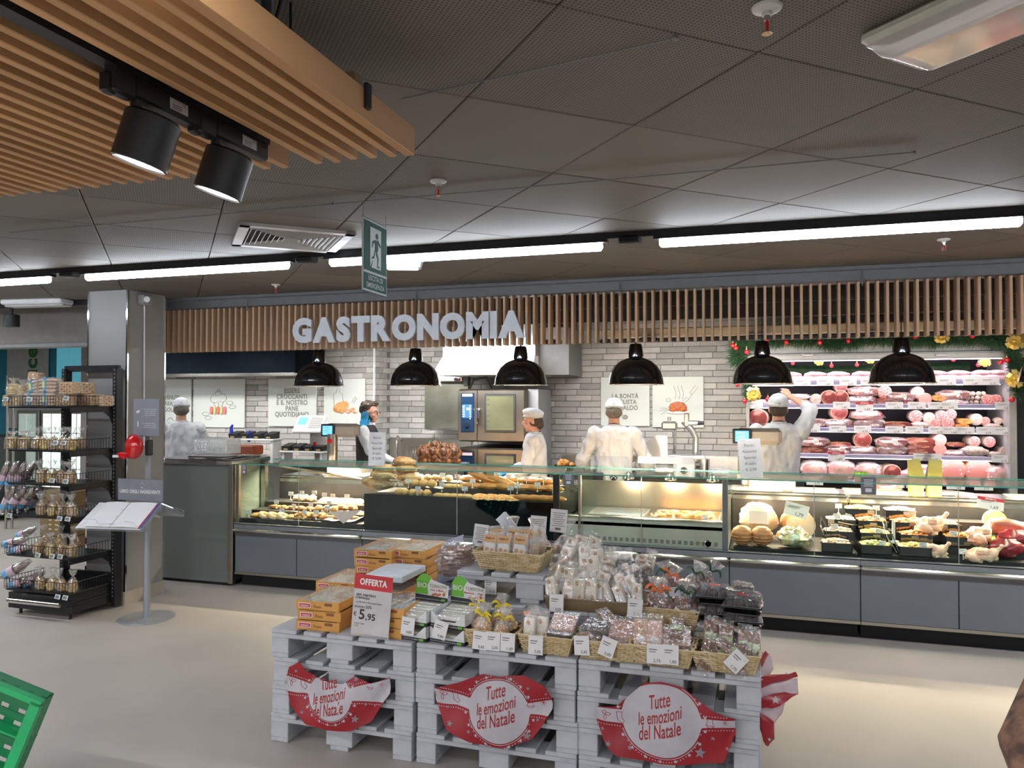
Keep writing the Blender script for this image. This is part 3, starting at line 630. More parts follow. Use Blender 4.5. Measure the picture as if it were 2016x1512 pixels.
PEND = Kind('pendant_lamp', 'lamp', [('shade', body.mesh('shade', BLACKG, 40), -1), ('inner_reflector', inn.mesh('inner', mat('enamel_white', (.8, .78, .74), .4)), 0), ('rim', rim.mesh('rim', CHROME), 0),
    ('bulb', blb.mesh('bulb', mat('pendant_bulb', (1, .9, .75), .4, emit=12, ecol=(1, .88, .70))), -1), ('cord', cord.mesh('cord', CORDM), -1)])
px_ = [626, 817, 1019, 1240, 1492, 1768]
nm = ['over the left end of the pastry counter', 'left of the white oven hood', 'in front of the right end of the oven hood', 'in front of the poster LA BONTA', 'beside the left end of the meat cooler', 'in front of the middle of the meat cooler']
YP = 6.02
for i in range(7):
    x = -3.70+.9385*i
    PEND.place('glossy black dome pendant lamp '+(nm[i] if i < 6 else 'cut by the right edge of the picture'), (x, YP, 1.806), group='black dome pendants over the counter')
    l = bpy.data.lights.new('pendant', 'SPOT'); l.energy = 13; l.spot_size = R(86); l.spot_blend = .5; l.shadow_soft_size = .05; l.color = (1, .90, .76)
    o = bpy.data.objects.new('pendant', l); o.location = (x, YP, 1.84); C.objects.link(o)
# ================================================================== BACK COUNTERS AND MACHINES
bc = thing('back_counter', 'long steel back counter under the tiled rear wall', 'counter')
t = MB(); t.rbox((-1.05, 8.27, .90), (2.1, .60, .04), .008); t.obj('worktop', STEEL, bc); t = MB(); t.box(-2.1, -.02, 8.0, 8.58, .0, .88); t.obj('cabinet', GREYM, bc); t = MB(); t.box(-2.1, -.12, 8.55, 8.575, .92, 1.06); t.obj('upstand', STEEL, bc)
bc2 = thing('back_counter', 'steel back counter with sink left of the combi ovens', 'counter')
t = MB(); t.rbox((-3.72, 8.25, .98), (1.08, .62, .04), .008); t.obj('worktop', STEELB, bc2); t = MB(); t.box(-4.26, -3.2, 7.97, 8.58, .0, .96); t.obj('cabinet', GREYM, bc2); t = MB(); t.box(-4.26, -3.2, 8.55, 8.575, 1.0, 1.22); t.obj('upstand', STEEL, bc2)
t = MB(); p = at(785, 895, 8.35); t.tube([(p.x-.05, 8.4, 1.0), (p.x-.05, 8.4, 1.2), (p.x-.02, 8.36, 1.25), (p.x+.06, 8.3, 1.2)], .011, 8); t.obj('tap', CHROME, bc2)
bc3 = thing('back_counter', 'steel back counter under the posters at the left', 'counter')
t = MB(); t.rbox((-6.2, 7.85, .95), (3.4, .62, .04), .008); t.obj('worktop', STEELB, bc3); t = MB(); t.box(-7.8, -4.5, 7.6, 8.18, 0, .93); t.obj('cabinet', STEEL, bc3)
# posters
POST = mat('poster_board', (.60, .635, .60), .5, col2=(.585, .62, .585), scale=2)
PTXT = mat('poster_ink', (.235, .24, .20), .6)
def poster(x0, x1, z0, z1, y, lb):
    r = thing('wall_poster', lb, 'poster', ((x0+x1)/2, y-.03, z0)); w_, h_ = x1-x0, z1-z0
    t = MB(); t.rbox((0, 0, h_/2), (w_, .02, h_), .003); t.obj('board', POST, r, smooth=None); return r, w_, h_
def lines(r, ls, x, z, h, dz, bold=.035, sx=.86, m=None):
    t = MB()
    for i, s_ in enumerate(ls): t.text(s_, (x, -.0125, z-i*dz), h, bold=bold, sx=sx)
    return t.obj('lettering', m or PTXT, r, smooth=None)
def wire(r, paths, rad=.0022, m=None, name='line_drawing'):
    t = MB()
    for p in paths: t.tube([(x, -.0125, z) for x, z in p], rad, 4)
    return t.obj(name, m or INKG, r)
def circ(x, z, a, b, n=20, t0=0, t1=360): return [(x+a*cos(R(t0+(t1-t0)*i/n)), z+b*sin(R(t0+(t1-t0)*i/n))) for i in range(n+1)]
p_ = [at(305, 747, YL), at(380, 842, YL)]
r, w_, h_ = poster(-7.56, p_[1].x, p_[1].z, p_[0].z, YL, 'pale poster reading BENVENUTI behind the baker at the left')
lines(r, ['BENVENUTI', 'NEL PARADISO', 'DEI GOLOSI'], -.02, h_*.58, .074, .078); wire(r, [circ(.02, h_*.14, .05, .03), circ(.02, h_*.16, .03, .03, 10, 0, 180)])
a, b = at(385, 747, YL), at(485, 842, YL)
r, w_, h_ = poster(a.x, b.x, b.z, a.z, YL, 'pale poster with a line drawn cupcake over pink and green macarons')
wire(r, [circ(-.06, .36, .06, .05, 14, 40, 320), circ(.06, .37, .06, .05, 14, -140, 140), circ(0, .43, .05, .035, 14, 0, 180), circ(0, .47, .02, .02), circ(.17, .31, .05, .022, 12), circ(.21, .26, .05, .022, 12), circ(-.19, .17, .055, .024, 12), circ(-.15, .12, .05, .022, 12), [(-.07, .32), (-.05, .26)], [(.0, .32), (.0, .26)], [(.07, .32), (.05, .26)]])
for k in range(5):
    t = MB(); t.ball((-.10+.05*k, -.02, .215), (.022, .012, .05), 10, 8, pw=.7); t.obj('macaron', mat('macaron_pink', (.75, .18, .22), .6) if k % 2 == 0 else mat('macaron_green', (.55, .58, .20), .6), r)
a, b = at(532, 746, YL), at(626, 840, YL)
r, w_, h_ = poster(a.x, b.x, b.z, a.z, YL, 'pale poster reading ESSERE CROCCANTI behind the scales')
lines(r, ['ESSERE', 'CROCCANTI', 'È IL NOSTRO', 'PANE', 'QUOTIDIANO'], 0, h_*.70, .082, .072)
a, b = at(641, 746, YL), at(721, 836, YL)
r, w_, h_ = poster(a.x, b.x, b.z, a.z, YL, 'pale poster with a bread loaf behind the person on the phone')
wire(r, [[(-.13, .2), (-.14, .36), (-.10, .39), (-.09, .47), (-.07, .47), (-.06, .39), (-.02, .36), (-.01, .25)], [(.1, .26), (.15, .33), (.17, .31), (.12, .25)]])
t = MB(); t.ball((-.04, -.015, .21), (.11, .012, .06), 16, 10, rot=mrot(0, -20)); t.obj('printed_loaf', mat('print_bread', (.75, .40, .15), .6, col2=(.55, .22, .06), scale=30), r)
t = MB()
for k in range(7): t.ball((-.03+.03*k, -.015, .15+.02*(k % 3)), (.03, .01, .018), 10, 6)
t.obj('printed_vegetables', mat('print_veg', (.75, .16, .06), .6, col2=(.8, .55, .3), scale=40), r)
a, b = at(1184, 743, YR), at(1280, 839, YR)
r, w_, h_ = poster(a.x, b.x, b.z, a.z, YR, 'pale poster reading LA BONTA behind the slicing assistant')
lines(r, ['LA BONTÀ', 'SI GUSTA', 'IN CALDO'], .0, h_*.57, .068, .065); t = MB(); t.lathe([(0, 0), (.034, 0), (.034, .003), (0, .003)], 20, o=(0, -.0125, .10), rot=mrot(90), sy=.7); t.text('Pam', (0, -.017, .092), .03, 1); t.obj('emblem', [PTXT, POST], r)
a, b = at(1285, 742, YR), at(1386, 842, YR)
r, w_, h_ = poster(a.x, b.x, b.z, a.z, YR, 'pale poster with a roast chicken and a drawn fork')
wire(r, [[(-.03+.04*k+.012*sin(z*30), .31+z) for z in [i*.015 for i in range(11)]] for k in range(3)]+[[(.05, .25), (.12, .31), (.15, .36), (.22, .44), (.19, .46), (.13, .38), (.15, .36)], [(.05, .28), (.09, .33), (.12, .31)], [(-.2, .18), (-.12, .2)], [(-.18, .14), (-.1, .2)], [(-.19, .21), (-.11, .21)], circ(-.1, .3, .025, .02, 10)])
t = MB(); t.ball((0, -.016, .225), (.09, .014, .055), 16, 10, amp=.3, fr=12); t.ball((.06, -.02, .2), (.04, .012, .03), 10, 8); t.ball((-.05, -.02, .195), (.045, .012, .025), 10, 8); t.obj('printed_chicken', mat('print_chicken', (.62, .18, .05), .5, col2=(.42, .09, .02), scale=30), r)
t = MB(); t.ball((0, -.014, .165), (.13, .01, .02), 16, 8); t.obj('printed_plate', WHITE, r)
# ---- oven hood
hd = thing('oven_hood', 'white lit extraction hood over the combi ovens', 'hood')
a, b = at(862, 700, 7.6), at(1050, 738, 7.6)
HW = mat('hood_white', (.85, .86, .88), .35)
x0, x1 = at(850, 738, 7.62).x, at(1046, 738, 7.62).x; zb = at(900, 738, 7.62).z; zt = zb+.20
t = MB(); t.add([(x0, 7.62, zb), (x1, 7.62, zb), (x1-.0, 7.75, zt), (x0+.07, 7.75, zt), (x0, 8.5, zb), (x1, 8.5, zb), (x1, 8.5, zt), (x0+.07, 8.5, zt)], [(0, 1, 2, 3), (1, 5, 6, 2), (4, 0, 3, 7), (3, 2, 6, 7), (0, 4, 5, 1), (5, 4, 7, 6)]); t.obj('canopy', HW, hd, smooth=None)
t = MB(); t.box(x0+.07, x1, 7.76, 8.5, zt, 2.6); t.obj('chimney_box', ALU, hd); t = MB(); t.ob((x0+.16, 7.755, zt+.012), (.10, .004, .02)); t.obj('name_plate', WHITE, hd)
t = MB(); t.box(x1, x1+.33, 7.9, 8.55, zb-.0, 2.45); t.obj('side_duct', GREYM, hd)
LS = mat('hood_light', (1, 1, 1), .5, emit=9, ecol=(.95, .98, 1))
t = MB(); t.box(x1-.06, x1-.01, 7.60, 7.63, zb+.06, 2.33); t.obj('light_tube', LS, hd)
area('hood_light', ((x0+x1)/2-.1, 7.30, 2.12), 1.0, .12, 14, (.95, .98, 1), (R(55), 0, 0))
# splash panel with small shelf left of the ovens
sp = thing('steel_splashback', 'steel splash panel with a narrow shelf left of the combi ovens', 'panel')
a, b = at(833, 745, 8.5), at(903, 845, 8.5)
t = MB(); t.box(a.x, b.x+.1, 8.55, 8.58, b.z, a.z); t.obj('sheet', mat('dull_steel', (.22, .22, .18), .4, metal=1, col2=(.17, .17, .13), scale=5), sp); p = at(850, 845, 8.4); q = at(903, 845, 8.4); t = MB(); t.rbox(((p.x+q.x)/2, 8.46, p.z), (q.x-p.x+.02, .16, .025), .004); t.obj('shelf', STEELB, sp)
t = MB(); p = at(858, 745, 8.45); q = at(911, 745, 8.45); t.rbox(((p.x+q.x)/2, 8.48, p.z), (q.x-p.x, .12, .08), .005); s_ = t.obj('switch_box', STEELB, sp); t = MB(); p = at(897, 747, 8.4); t.cyl((p.x, 8.41, p.z), (p.x, 8.40, p.z), .022); t.obj('knob', BLACK, s_); t = MB(); t.ob((p.x+.04, 8.41, p.z), (.02, .01, .03)); t.obj('switch', REDG, s_)
# ---- combi ovens (one on the other)
OV = mat('oven_steel', (.20, .18, .15), .35, metal=1, col2=(.16, .145, .12), scale=4)
OVG = mat('oven_glass', (.10, .10, .055), .06, col2=(.05, .05, .03), scale=2, emit=.05, ecol=(.8, .8, .5))
SCR = mat('oven_control', (.008, .022, .05), .15)
def oven(z0, z1, lb, full=True):
    x0, x1 = at(902, 870, 7.85).x, at(1035, 870, 7.85).x; w_ = x1-x0; h = z1-z0; r = thing('combi_oven', lb, 'oven', (x0, 7.85, z0))
    t = MB(); t.rbox((w_/2, .36, h/2), (w_, .68, h), .01); t.obj('body', OV, r)
    t = MB(); t.rbox((w_*.155, .0, h*.5), (w_*.29, .05, h-.02), .006); t.obj('control_column', OV, r)
    t = MB(); t.rbox((w_*.645, .0, h*.5), (w_*.69, .05, h-.02), .006); d = t.obj('door', OV, r)
    t = MB(); t.rbox((w_*.64, -.026, h*.545), (w_*.46, .012, h*.72), .012); t.obj('window_frame', BLACK, d); t = MB(); t.rbox((w_*.64, -.034, h*.545), (w_*.40, .004, h*.64), .004); t.obj('window_glass', OVG, d)
    t = MB(); t.tube([(w_*.335, -.03, h*.62), (w_*.335, -.07, h*.60), (w_*.335, -.07, h*.36), (w_*.335, -.03, h*.34)], .012, 8); t.obj('door_handle', CHROME, d)
    t = MB(); t.rbox((w_*.155, -.028, h*.555), (w_*.20, .010, h*.74), .008); c = t.obj('control_panel', SCR, r)
    t = MB(); t.rbox((w_*.155, -.035, h*.885), (w_*.15, .004, .03), .004, mi=0); t.text('RATIONAL', (w_*.155, -.038, h*.875), .026, 1, bold=.02, sx=.8); t.obj('badge', [PAPER, RED], c)
    if full:
        t = MB(); t.rbox((w_*.155, -.035, h*.58), (w_*.14, .004, h*.26), .002); t.obj('display', mat('display_dark', (.02, .06, .12), .2, emit=.25, ecol=(.1, .35, .7)), c)
        t = MB()
        for k in range(7): t.ob((w_*.10, -.038, h*(.68-.033*k)), (.03, .001, .007)); t.ob((w_*.20, -.038, h*(.68-.04*k)), (.012, .001, .012))
        t.text('92', (w_*.165, -.038, h*.60), .04); t.obj('display_print', PAPERB, c)
        t = MB(); t.cyl((w_*.155, -.033, h*.33), (w_*.155, -.055, h*.33), .028, .024, 20); t.obj('dial', CHROME, c)
    else:
        t = MB()
        for k in range(9): t.ob((w_*(.11+.045*(k % 3)), -.034, h*(.42-.09*(k//3))), (.022, .002, .014))
        t.obj('keys', PAPERB, c)
    t = MB(); t.box(w_*.42, w_*.90, -.037, -.0365, h*.28, h*.28+.002)
    for k in range(6): t.ob((w_*.47, -.037, h*(.30+.1*k)), (.03, .001, .008))
    t.obj('rack_reflection', STEELB, d); return r
za = at(950, 870, 7.85).z; zt_ = at(950, 766, 7.85).z; zc = at(950, 880, 7.85).z
oven(za, zt_, 'upper combi oven with a lit control screen'); oven(zc-.60, zc-.01, 'lower combi oven, half hidden by the bread counter', False)
t = MB(); t.tube([at(925, 765, 8.2), at(932, 748, 8.25), at(958, 742, 8.3), at(968, 765, 8.3)], .012, 8); t.rbox(at(919, 750, 8.3), (.06, .08, .12), .01); tag(t.obj('oven_pipe', GREYM), 'grey hose looping above the combi ovens', 'pipe')
t = MB(); a, b = at(1037, 765, 8.1), at(1067, 765, 8.1); t.box(a.x, b.x, 7.95, 8.5, .9, a.z-.01); tag(t.obj('oven_side_casing', ALU), 'plain grey steel casing right of the combi ovens', 'casing')
# ================================================================== FOOD MATERIALS
BRD = mat('bread_crust', (.58, .28, .07), .6, col2=(.34, .12, .02), scale=9, bump=.4, bscale=30)
BRDL = mat('pale_bread', (.76, .50, .20), .65, col2=(.56, .28, .08), scale=10, bump=.3, bscale=30)
FLOUR = mat('floured_bread', (.66, .48, .27), .8, col2=(.40, .20, .07), scale=8, bump=.4, bscale=25)
PIZ = mat('tomato_top', (.70, .16, .04), .4, col2=(.85, .55, .22), scale=30, bump=.5)
CHOC = mat('chocolate', (.06, .025, .015), .4, col2=(.03, .012, .008), scale=30, bump=.5)
SUG = mat('sugar_dough', (.82, .66, .40), .7, col2=(.70, .42, .16), scale=14)
GRNV = mat('green_veg', (.10, .26, .04), .5, col2=(.35, .45, .12), scale=30, bump=.6)
MEATR = mat('cured_meat', (.135, .02, .017), .35, col2=(.40, .18, .14), scale=13, detail=6, lo=.34, hi=.50)
MEATP = mat('cooked_ham', (.54, .20, .17), .4, col2=(.68, .36, .31), scale=6, detail=5)
MORT = mat('mortadella', (.42, .15, .12), .5, kind='voro', col2=(.75, .52, .46), scale=32, lo=.20, hi=.27)
SALM = mat('salami_cut', (.42, .07, .07), .4, col2=(.75, .45, .40), scale=140, lo=.40, hi=.55)
FAT = mat('fat_rind', (.66, .46, .34), .45, col2=(.52, .30, .20), scale=14)
RINDW = mat('white_mould_skin', (.50, .42, .36), .7, col2=(.32, .24, .19), scale=30, bump=.3)
RINDB = mat('brown_rind', (.42, .20, .09), .5, col2=(.26, .11, .05), scale=20, bump=.3)
CHED = mat('smoked_cheese_cut', (.85, .36, .08), .4, col2=(.75, .22, .05), scale=30)
GOLDF = mat('gold_foil', (.80, .68, .30), .2, metal=.8, col2=(.7, .8, .7), scale=25, bump=1.0)
ROAST = mat('roast_skin', (.27, .11, .035), .45, col2=(.05, .018, .007), scale=10, bump=.4)
ROASTL = mat('roast_piece', (.80, .42, .14), .35, col2=(.50, .18, .05), scale=25, bump=.5)
PINKP = mat('pink_paper', (.82, .62, .60), .6)
YELB = mat('yellow_green_bag', (.38, .39, .08), .4, col2=(.28, .31, .06), scale=9, bump=.3)
def seg(nm, lst):  # helper for label lists
    return nm
# ---- breads and pastries
def K1(name, cat, mb, mats, part='body', smooth=35): return Kind(name, cat, [(part, mb.mesh(name, mats, smooth), -1)])
t = MB(); t.ball((0, 0, .045), (.13, .085, .048), 16, 10, amp=.25, fr=9); K_loaf = K1('bread_loaf', 'bread', t, FLOUR)
t = MB(); t.ball((0, 0, .028), (.04, .036, .03), 12, 8, amp=.2); K_roll = K1('bread_roll', 'bread roll', t, BRDL)
t = MB(); t.ball((0, 0, .02), (.09, .032, .022), 14, 8, amp=.3, seed=3); K_stick = K1('long_roll', 'bread roll', t, BRD)
t = MB(); t.tube([(.042*cos(2*pi*i/16), .042*sin(2*pi*i/16), .018) for i in range(16)], .02, 8, closed=True); K_donut = K1('ring_doughnut', 'doughnut', t, SUG)
t = MB()
pts = [(.06*cos(R(a)), .05*sin(R(a))-.02, .02) for a in range(-20, 201, 20)]
t.tube(pts, [.006+.022*sin(pi*i/(len(pts)-1))+(.002 if i % 2 else 0) for i in range(len(pts))], 8); K_crois = K1('croissant', 'croissant', t, BRD)
t = MB(); t.ball((0, 0, .012), (.075, .06, .014), 14, 8, amp=.15); t2 = MB(); t2.ball((0, 0, .019), (.058, .046, .012), 12, 8, amp=.3); K_pizz = Kind('small_pizza', 'pizza', [('base', t.mesh('base', BRDL), -1), ('topping', t2.mesh('topping', PIZ), -1)])
t = MB(); t.rbox((0, 0, .018), (.11, .08, .036), .01); t.ball((0, 0, .036), (.05, .036, .008), 10, 6, amp=.4); K_foc = K1('focaccia_slab', 'bread', t, BRDL)
t = MB(); t.ball((0, 0, .03), (.045, .04, .032), 12, 8, amp=.5, fr=14); K_muff = K1('nut_pastry', 'pastry', t, mat('nutty', (.45, .26, .12), .6, col2=(.75, .6, .4), scale=60, bump=.6))
t = MB(); t.ball((0, 0, .015), (.085, .035, .017), 12, 8, amp=.2); K_cann = K1('sesame_stick', 'pastry', t, mat('sesame', (.50, .36, .18), .7, col2=(.30, .2, .09), scale=90, bump=.5))
def cardk(nm, num, red=False, pink=False, w_=.05, h_=.036, stand=True, th=.36):
    parts = []; t = MB(); z = .045 if stand else 0
    t.rbox((0, 0, z+h_/2), (w_, .002, h_), .0015); parts.append(('card', t.mesh('card', PINKP if pink else PAPER, None), -1))
    t = MB(); t.ob((-w_*.12, -.0015, z+h_*.72), (w_*.5, .0004, h_*.05)); t.ob((-w_*.16, -.0015, z+h_*.60), (w_*.4, .0004, h_*.04)); t.text(num, (w_*.14, -.0016, z+h_*.10), h_*th, bold=.02); parts.append(('print', t.mesh('print', INKG, None), 0))
    if red:
        t = MB(); t.ob((0, -.0015, z+h_*.88), (w_, .0006, h_*.26)); t.text('OFFERTA', (0, -.0022, z+h_*.81), h_*.2, 1, bold=.02); parts.append(('red_band', t.mesh('red_band', [RED, PAPER], None), 0))
    if stand:
        t = MB(); t.ob((0, .001, .024), (.004, .003, .048)); t.rbox((0, .001, .006), (.012, .014, .012), .002); parts.append(('clip', t.mesh('clip', WHITE), -1))
    return Kind('price_card', 'price tag', parts)
CARDS = [cardk('c', n_) for n_ in ('1,29', '2,49', '0,99', '1,90')]; CARDP = cardk('c', '0,89', pink=True); CARDR = cardk('c', '1,69', red=True)
RAILC = [cardk('c', n_, w_=.15, h_=.068, stand=False) for n_ in ('2,75', '1,69', '2,15', '3,19', '1,59')]; RAILR = cardk('c', '1,69', red=True, w_=.15, h_=.085, stand=False)
def row(items, K, Y, zbase, lab, group, rot=lambda i: (0, 0, 0), sc_=1, name=None):
    n = len(items)
    for i, it in enumerate(items):
        p = at(it[0], it[1], Y) if len(it) > 1 else at(it[0], 960, Y)
        z = zbase if zbase is not None else p.z
        K.place('%s, %s' % (lab, nth(i, n)), (p.x, Y, z), rot(i), sc_ if not callable(sc_) else sc_(i), group, name)
# pastry module: front row z .615, middle .665, back .715
rr = lambda a: (lambda i: (0, 0, rnd.uniform(-a, a)))
row([(x,) for x in (520, 538, 556)], K_donut, 6.03, .616, 'sugared ring doughnut on the front tray of the pastry counter', 'ring doughnuts', lambda i: (0, 25, 0))
row([(x,) for x in (505, 574, 588, 600)], K_foc, 6.04, .616, 'small pale pastry on the front tray of the pastry counter', 'pale pastries on the front tray', rr(30), .8)
row([(x,) for x in (597, 612, 629)], K_crois, 6.03, .63, 'croissant on the front tray of the pastry counter', 'croissants on the front tray', rr(30), 1.1)
row([(x,) for x in (543, 560, 577, 594, 611)], K_stick, 6.22, .666, 'glazed long pastry on the middle tray of the pastry counter', 'long pastries on the middle tray', rr(40), .9)
row([(x,) for x in (628, 644, 658)], K_roll, 6.20, .667, 'small golden roll on the middle tray of the pastry counter', 'golden rolls on the middle tray', rr(40), 1)
row([(x,) for x in (585, 600, 614)], K_muff, 6.44, .716, 'dark nut pastry on the back tray of the pastry counter', 'nut pastries on the back tray', rr(40))
row([(x,) for x in (641, 657, 672, 687, 702)], K_pizz, 6.44, .717, 'small round pizza on the back tray of the pastry counter', 'small pizzas on the back tray', lambda i: (30, 0, 0))
row([(x,) for x in (655, 672, 690)], K_cann, 6.06, .632, 'seeded stick on the pink cloth in the pastry counter', 'seeded sticks on the pink cloth', lambda i: (0, 0, 20))
row([(x,) for x in (672, 690)], K_crois, 6.24, .68, 'croissant behind the pink cloth in the pastry counter', 'croissants behind the pink cloth', rr(30))
# pink cloth
def cl(u, v):
    x = at(640, 1000, 6.0).x+u*.32; y = 5.955+v*.35
    return (x, y, .632+v*.035+.006*sin(u*14))
t = MB(); t.grid(cl, 12, 8)
a, b, c_ = at(648, 1008, 5.95), at(712, 1004, 5.95), at(676, 1031, 5.945); t.add([a, b, c_, a+V((0, .003, 0)), b+V((0, .003, 0)), c_+V((0, .003, 0))], [(0, 1, 2), (5, 4, 3), (0, 2, 5, 3), (2, 1, 4, 5)])
tag(t.obj('napkin', PINKP), 'pink paper napkin hanging over the tray of the pastry counter', 'napkin')
def cards(lst, Y, lab, K=None, sc_=1, dz=0):
    n = len(lst)
    for i, (px, py) in enumerate(lst):
        p = at(px, py, Y); (K or CARDS[i % 4]).place('%s, %s' % (lab, nth(i, n)), (p.x, Y, p.z-.063*sc_+dz), (rnd.uniform(-8, 2), 0, rnd.uniform(-8, 14)), sc_, 'price cards in the glass counter')
cards([(490, 1008), (555, 1004), (598, 1009), (622, 1009), (644, 1000)], 5.985, 'white price card on the front tray of the pastry counter')
cards([(544, 988), (578, 996), (611, 993), (648, 990)], 6.14, 'price card on the middle tray of the pastry counter')
cards([(572, 972), (594, 970), (619, 970), (638, 974), (683, 977)], 6.36, 'white price card on the back tray of the pastry counter'); cards([(655, 976)], 6.37, 'pink price card on the back tray of the pastry counter', CARDP)
# bread module: shelf .885; steps .92 (6.15), .96 (6.33)
for i, (px, py, s_, rz, lb) in enumerate(((748, 955, 1.0, 10, 'large floury loaf at the bottom of the loaf pile'), (733, 951, .72, 40, 'smaller dark loaf at the left foot of the loaf pile'), (753, 937, .98, -10, 'large loaf in the middle of the loaf pile'), (757, 924, .8, 0, 'flat loaf on top of the left loaf pile'), (795, 910, .85, 0, 'round loaf on top of the right loaf pile'), (796, 924, .92, 0, 'round loaf second from the top of the right pile'), (806, 942, 1.0, 5, 'large floury loaf at the foot of the right pile'))):
    y = 6.14 if i < 4 else 6.36; p = at(px, py, y); K_loaf.place(lb, (p.x, y, p.z-.035*s_), (0, 0, rz), s_)
row([(x,) for x in (786, 798, 812, 826, 841)], K_roll, 5.99, SH_B-.012, 'small roll in the front row of the bread counter', 'front rolls', rr(40), 1.0)
row([(x,) for x in (803, 817, 834, 850)], K_roll, 6.22, SH_B+.036, 'white roll in the middle row of the bread counter', 'middle rolls', rr(40), 1.15)
row([(x,) for x in (828, 842, 856, 868, 884)], K_roll, 6.40, SH_B+.076, 'small roll in the back row of the bread counter', 'back rolls', rr(40), .9)
row([(x,) for x in (864, 878, 892, 906, 920)], K_foc, 5.99, SH_B-.012, 'square bread in the front row of the bread counter', 'square breads', rr(20), .75)
row([(x,) for x in (882, 897, 912)], K_foc, 6.23, SH_B+.036, 'square bread in the middle row of the bread counter', 'middle square breads', rr(20), .8)
row([(x,) for x in (945, 967, 988, 1010)], K_pizz, 5.99, SH_B-.010, 'tomato topped flat bread in the front row of the bread counter', 'tomato breads', lambda i: (18, 0, 10), 1.0)
row([(x,) for x in (1032, 1052, 1072, 1092)], K_stick, 5.99, SH_B-.012, 'long golden roll in the front row of the bread counter', 'front long rolls', rr(14), 1.15)
row([(x,) for x in (930, 960, 990, 1022, 1055, 1085)], K_stick, 6.23, SH_B+.036, 'long golden roll in the middle row of the bread counter', 'middle long rolls', rr(14), 1.35)
row([(x,) for x in (925, 950, 978, 1010, 1045, 1080)], K_stick, 6.41, SH_B+.076, 'long crusty roll in the back row of the bread counter', 'back long rolls', rr(14), 1.35)
for px, py, rz in ((955, 945, 18), (985, 950, 12)): p = at(px, py, 6.30); K_stick.place('baguette lying across the back rows of the bread counter, %s' % ('left one' if px < 960 else 'right one'), (p.x, 6.30, p.z-.01), (0, 14, 0), (1.9, 1.3, 1.3), 'baguettes across the bread counter')
cards([(822, 962), (915, 962), (1005, 961), (1093, 968)], 5.95, 'white price card in the front row of the bread counter', dz=.0)
cards([(804, 947), (870, 954), (930, 947), (1018, 957), (1058, 954), (1095, 955)], 6.15, 'white price card in the middle row of the bread counter')
cards([(871, 935), (945, 934), (978, 934), (1001, 938), (1019, 937), (1070, 941)], 6.34, 'white price card in the back row of the bread counter')
cards([(787, 932), (900, 938), (1036, 942), (1090, 945)], 6.35, 'pink price card in the bread counter', CARDP)
# hot module: roast pieces
t = MB(); t.ball((0, 0, .035), (.055, .04, .038), 14, 9, amp=.35, fr=10); t.tube([(.03, 0, .03), (.075, .02, .04), (.09, .02, .045)], [.02, .011, .007], 8); t.ball((.095, .02, .047), .010, 8, 6); K_pc = K1('roast_chicken_piece', 'roast meat', t, ROASTL)
for i, (px, y) in enumerate(((1298, 6.1), (1318, 6.09), (1338, 6.12), (1358, 6.09), (1378, 6.1), (1396, 6.12), (1308, 6.27), (1330, 6.28), (1352, 6.26), (1374, 6.29), (1394, 6.27))):
    p = at(px, 1000, y); K_pc.place('glazed roast chicken piece in the steel pan, %s row, %s' % (('front', nth(i, 6)) if i < 6 else ('back', nth(i-6, 5))), (p.x, y, ZH-.045), (0, 0, rnd.uniform(0, 360)), 1.05, 'roast pieces in the steel pan')
cards([(1388, 1018)], 6.05, 'white price card standing in the roast pan')
# on top of the hot module: acrylic holder and card stands
p = at(1205, 916, 6.3); t = MB(); t.box(p.x-.16, p.x+.13, 6.28, 6.284, ZG+.005, ZG+.12); t.box(p.x-.16, p.x-.155, 6.2, 6.34, ZG+.005, ZG+.12); t.box(p.x+.125, p.x+.13, 6.2, 6.34, ZG+.005, ZG+.12); tag(t.obj('acrylic_stand', PLEX, smooth=None), 'clear acrylic stand on the glass top of the heated counter', 'stand')
t = MB(); t.cyl((0, 0, 0), (0, 0, .06), .018, None, 12); c2 = MB(); c2.rbox((0, 0, .095), (.1, .003, .06), .002, mrot(-12)); K_cs = Kind('card_stand', 'stand', [('foot', t.mesh('foot', PLEX), -1), ('card', c2.mesh('card', PAPER), -1)])
for i, px in enumerate((1267, 1288, 1311, 1329, 1354)): p = at(px, 930, 6.28); K_cs.place('clear stand with a blank white card on the glass top, %s' % nth(i, 5), (p.x, 6.28, ZG+.005), (0, 0, rnd.uniform(-10, 25)), .95, 'card stands on the glass top')
# ham module
def ham(r, m1, m2, n_=18): # round ham lying, netted
    t = MB(); t.ball((0, 0, r*.9), (r, r, r*.92), n_, 12, amp=.08); u = MB()
    for k in range(7):
        rr_ = r*cos(-1.1+k*.36)*1.01; z = r*.9+r*.92*sin(-1.1+k*.36); u.tube([(rr_*cos(2*pi*i/20), rr_*sin(2*pi*i/20), z) for i in range(20)], .0025, 4, closed=True)
    return Kind('netted_ham', 'ham', [('meat', t.mesh('meat', m1), -1), ('netting', u.mesh('netting', m2), -1)])
K_net = ham(.10, mat('tied_ham', (.48, .20, .08), .5, col2=(.36, .13, .04), scale=12), mat('twine', (.75, .5, .3), .7))
for px, y, lb in ((1461, 6.02, 'netted ham at the front left of the ham counter'), (1500, 6.03, 'netted ham beside the foil wrapped one in the ham counter')): p = at(px, 1060, y); K_net.place(lb, (p.x, y, .605), (0, 0, 0), .8)
t = MB(); t.ball((0, 0, .075), (.12, .09, .078), 18, 12, amp=.35, fr=16); o = K1('foil_ham', 'ham', t, GOLDF); p = at(1563, 1065, 6.03); o.place('gold foil wrapped ham in the ham counter', (p.x, 6.03, .602), (0, 0, 10), 1.0)
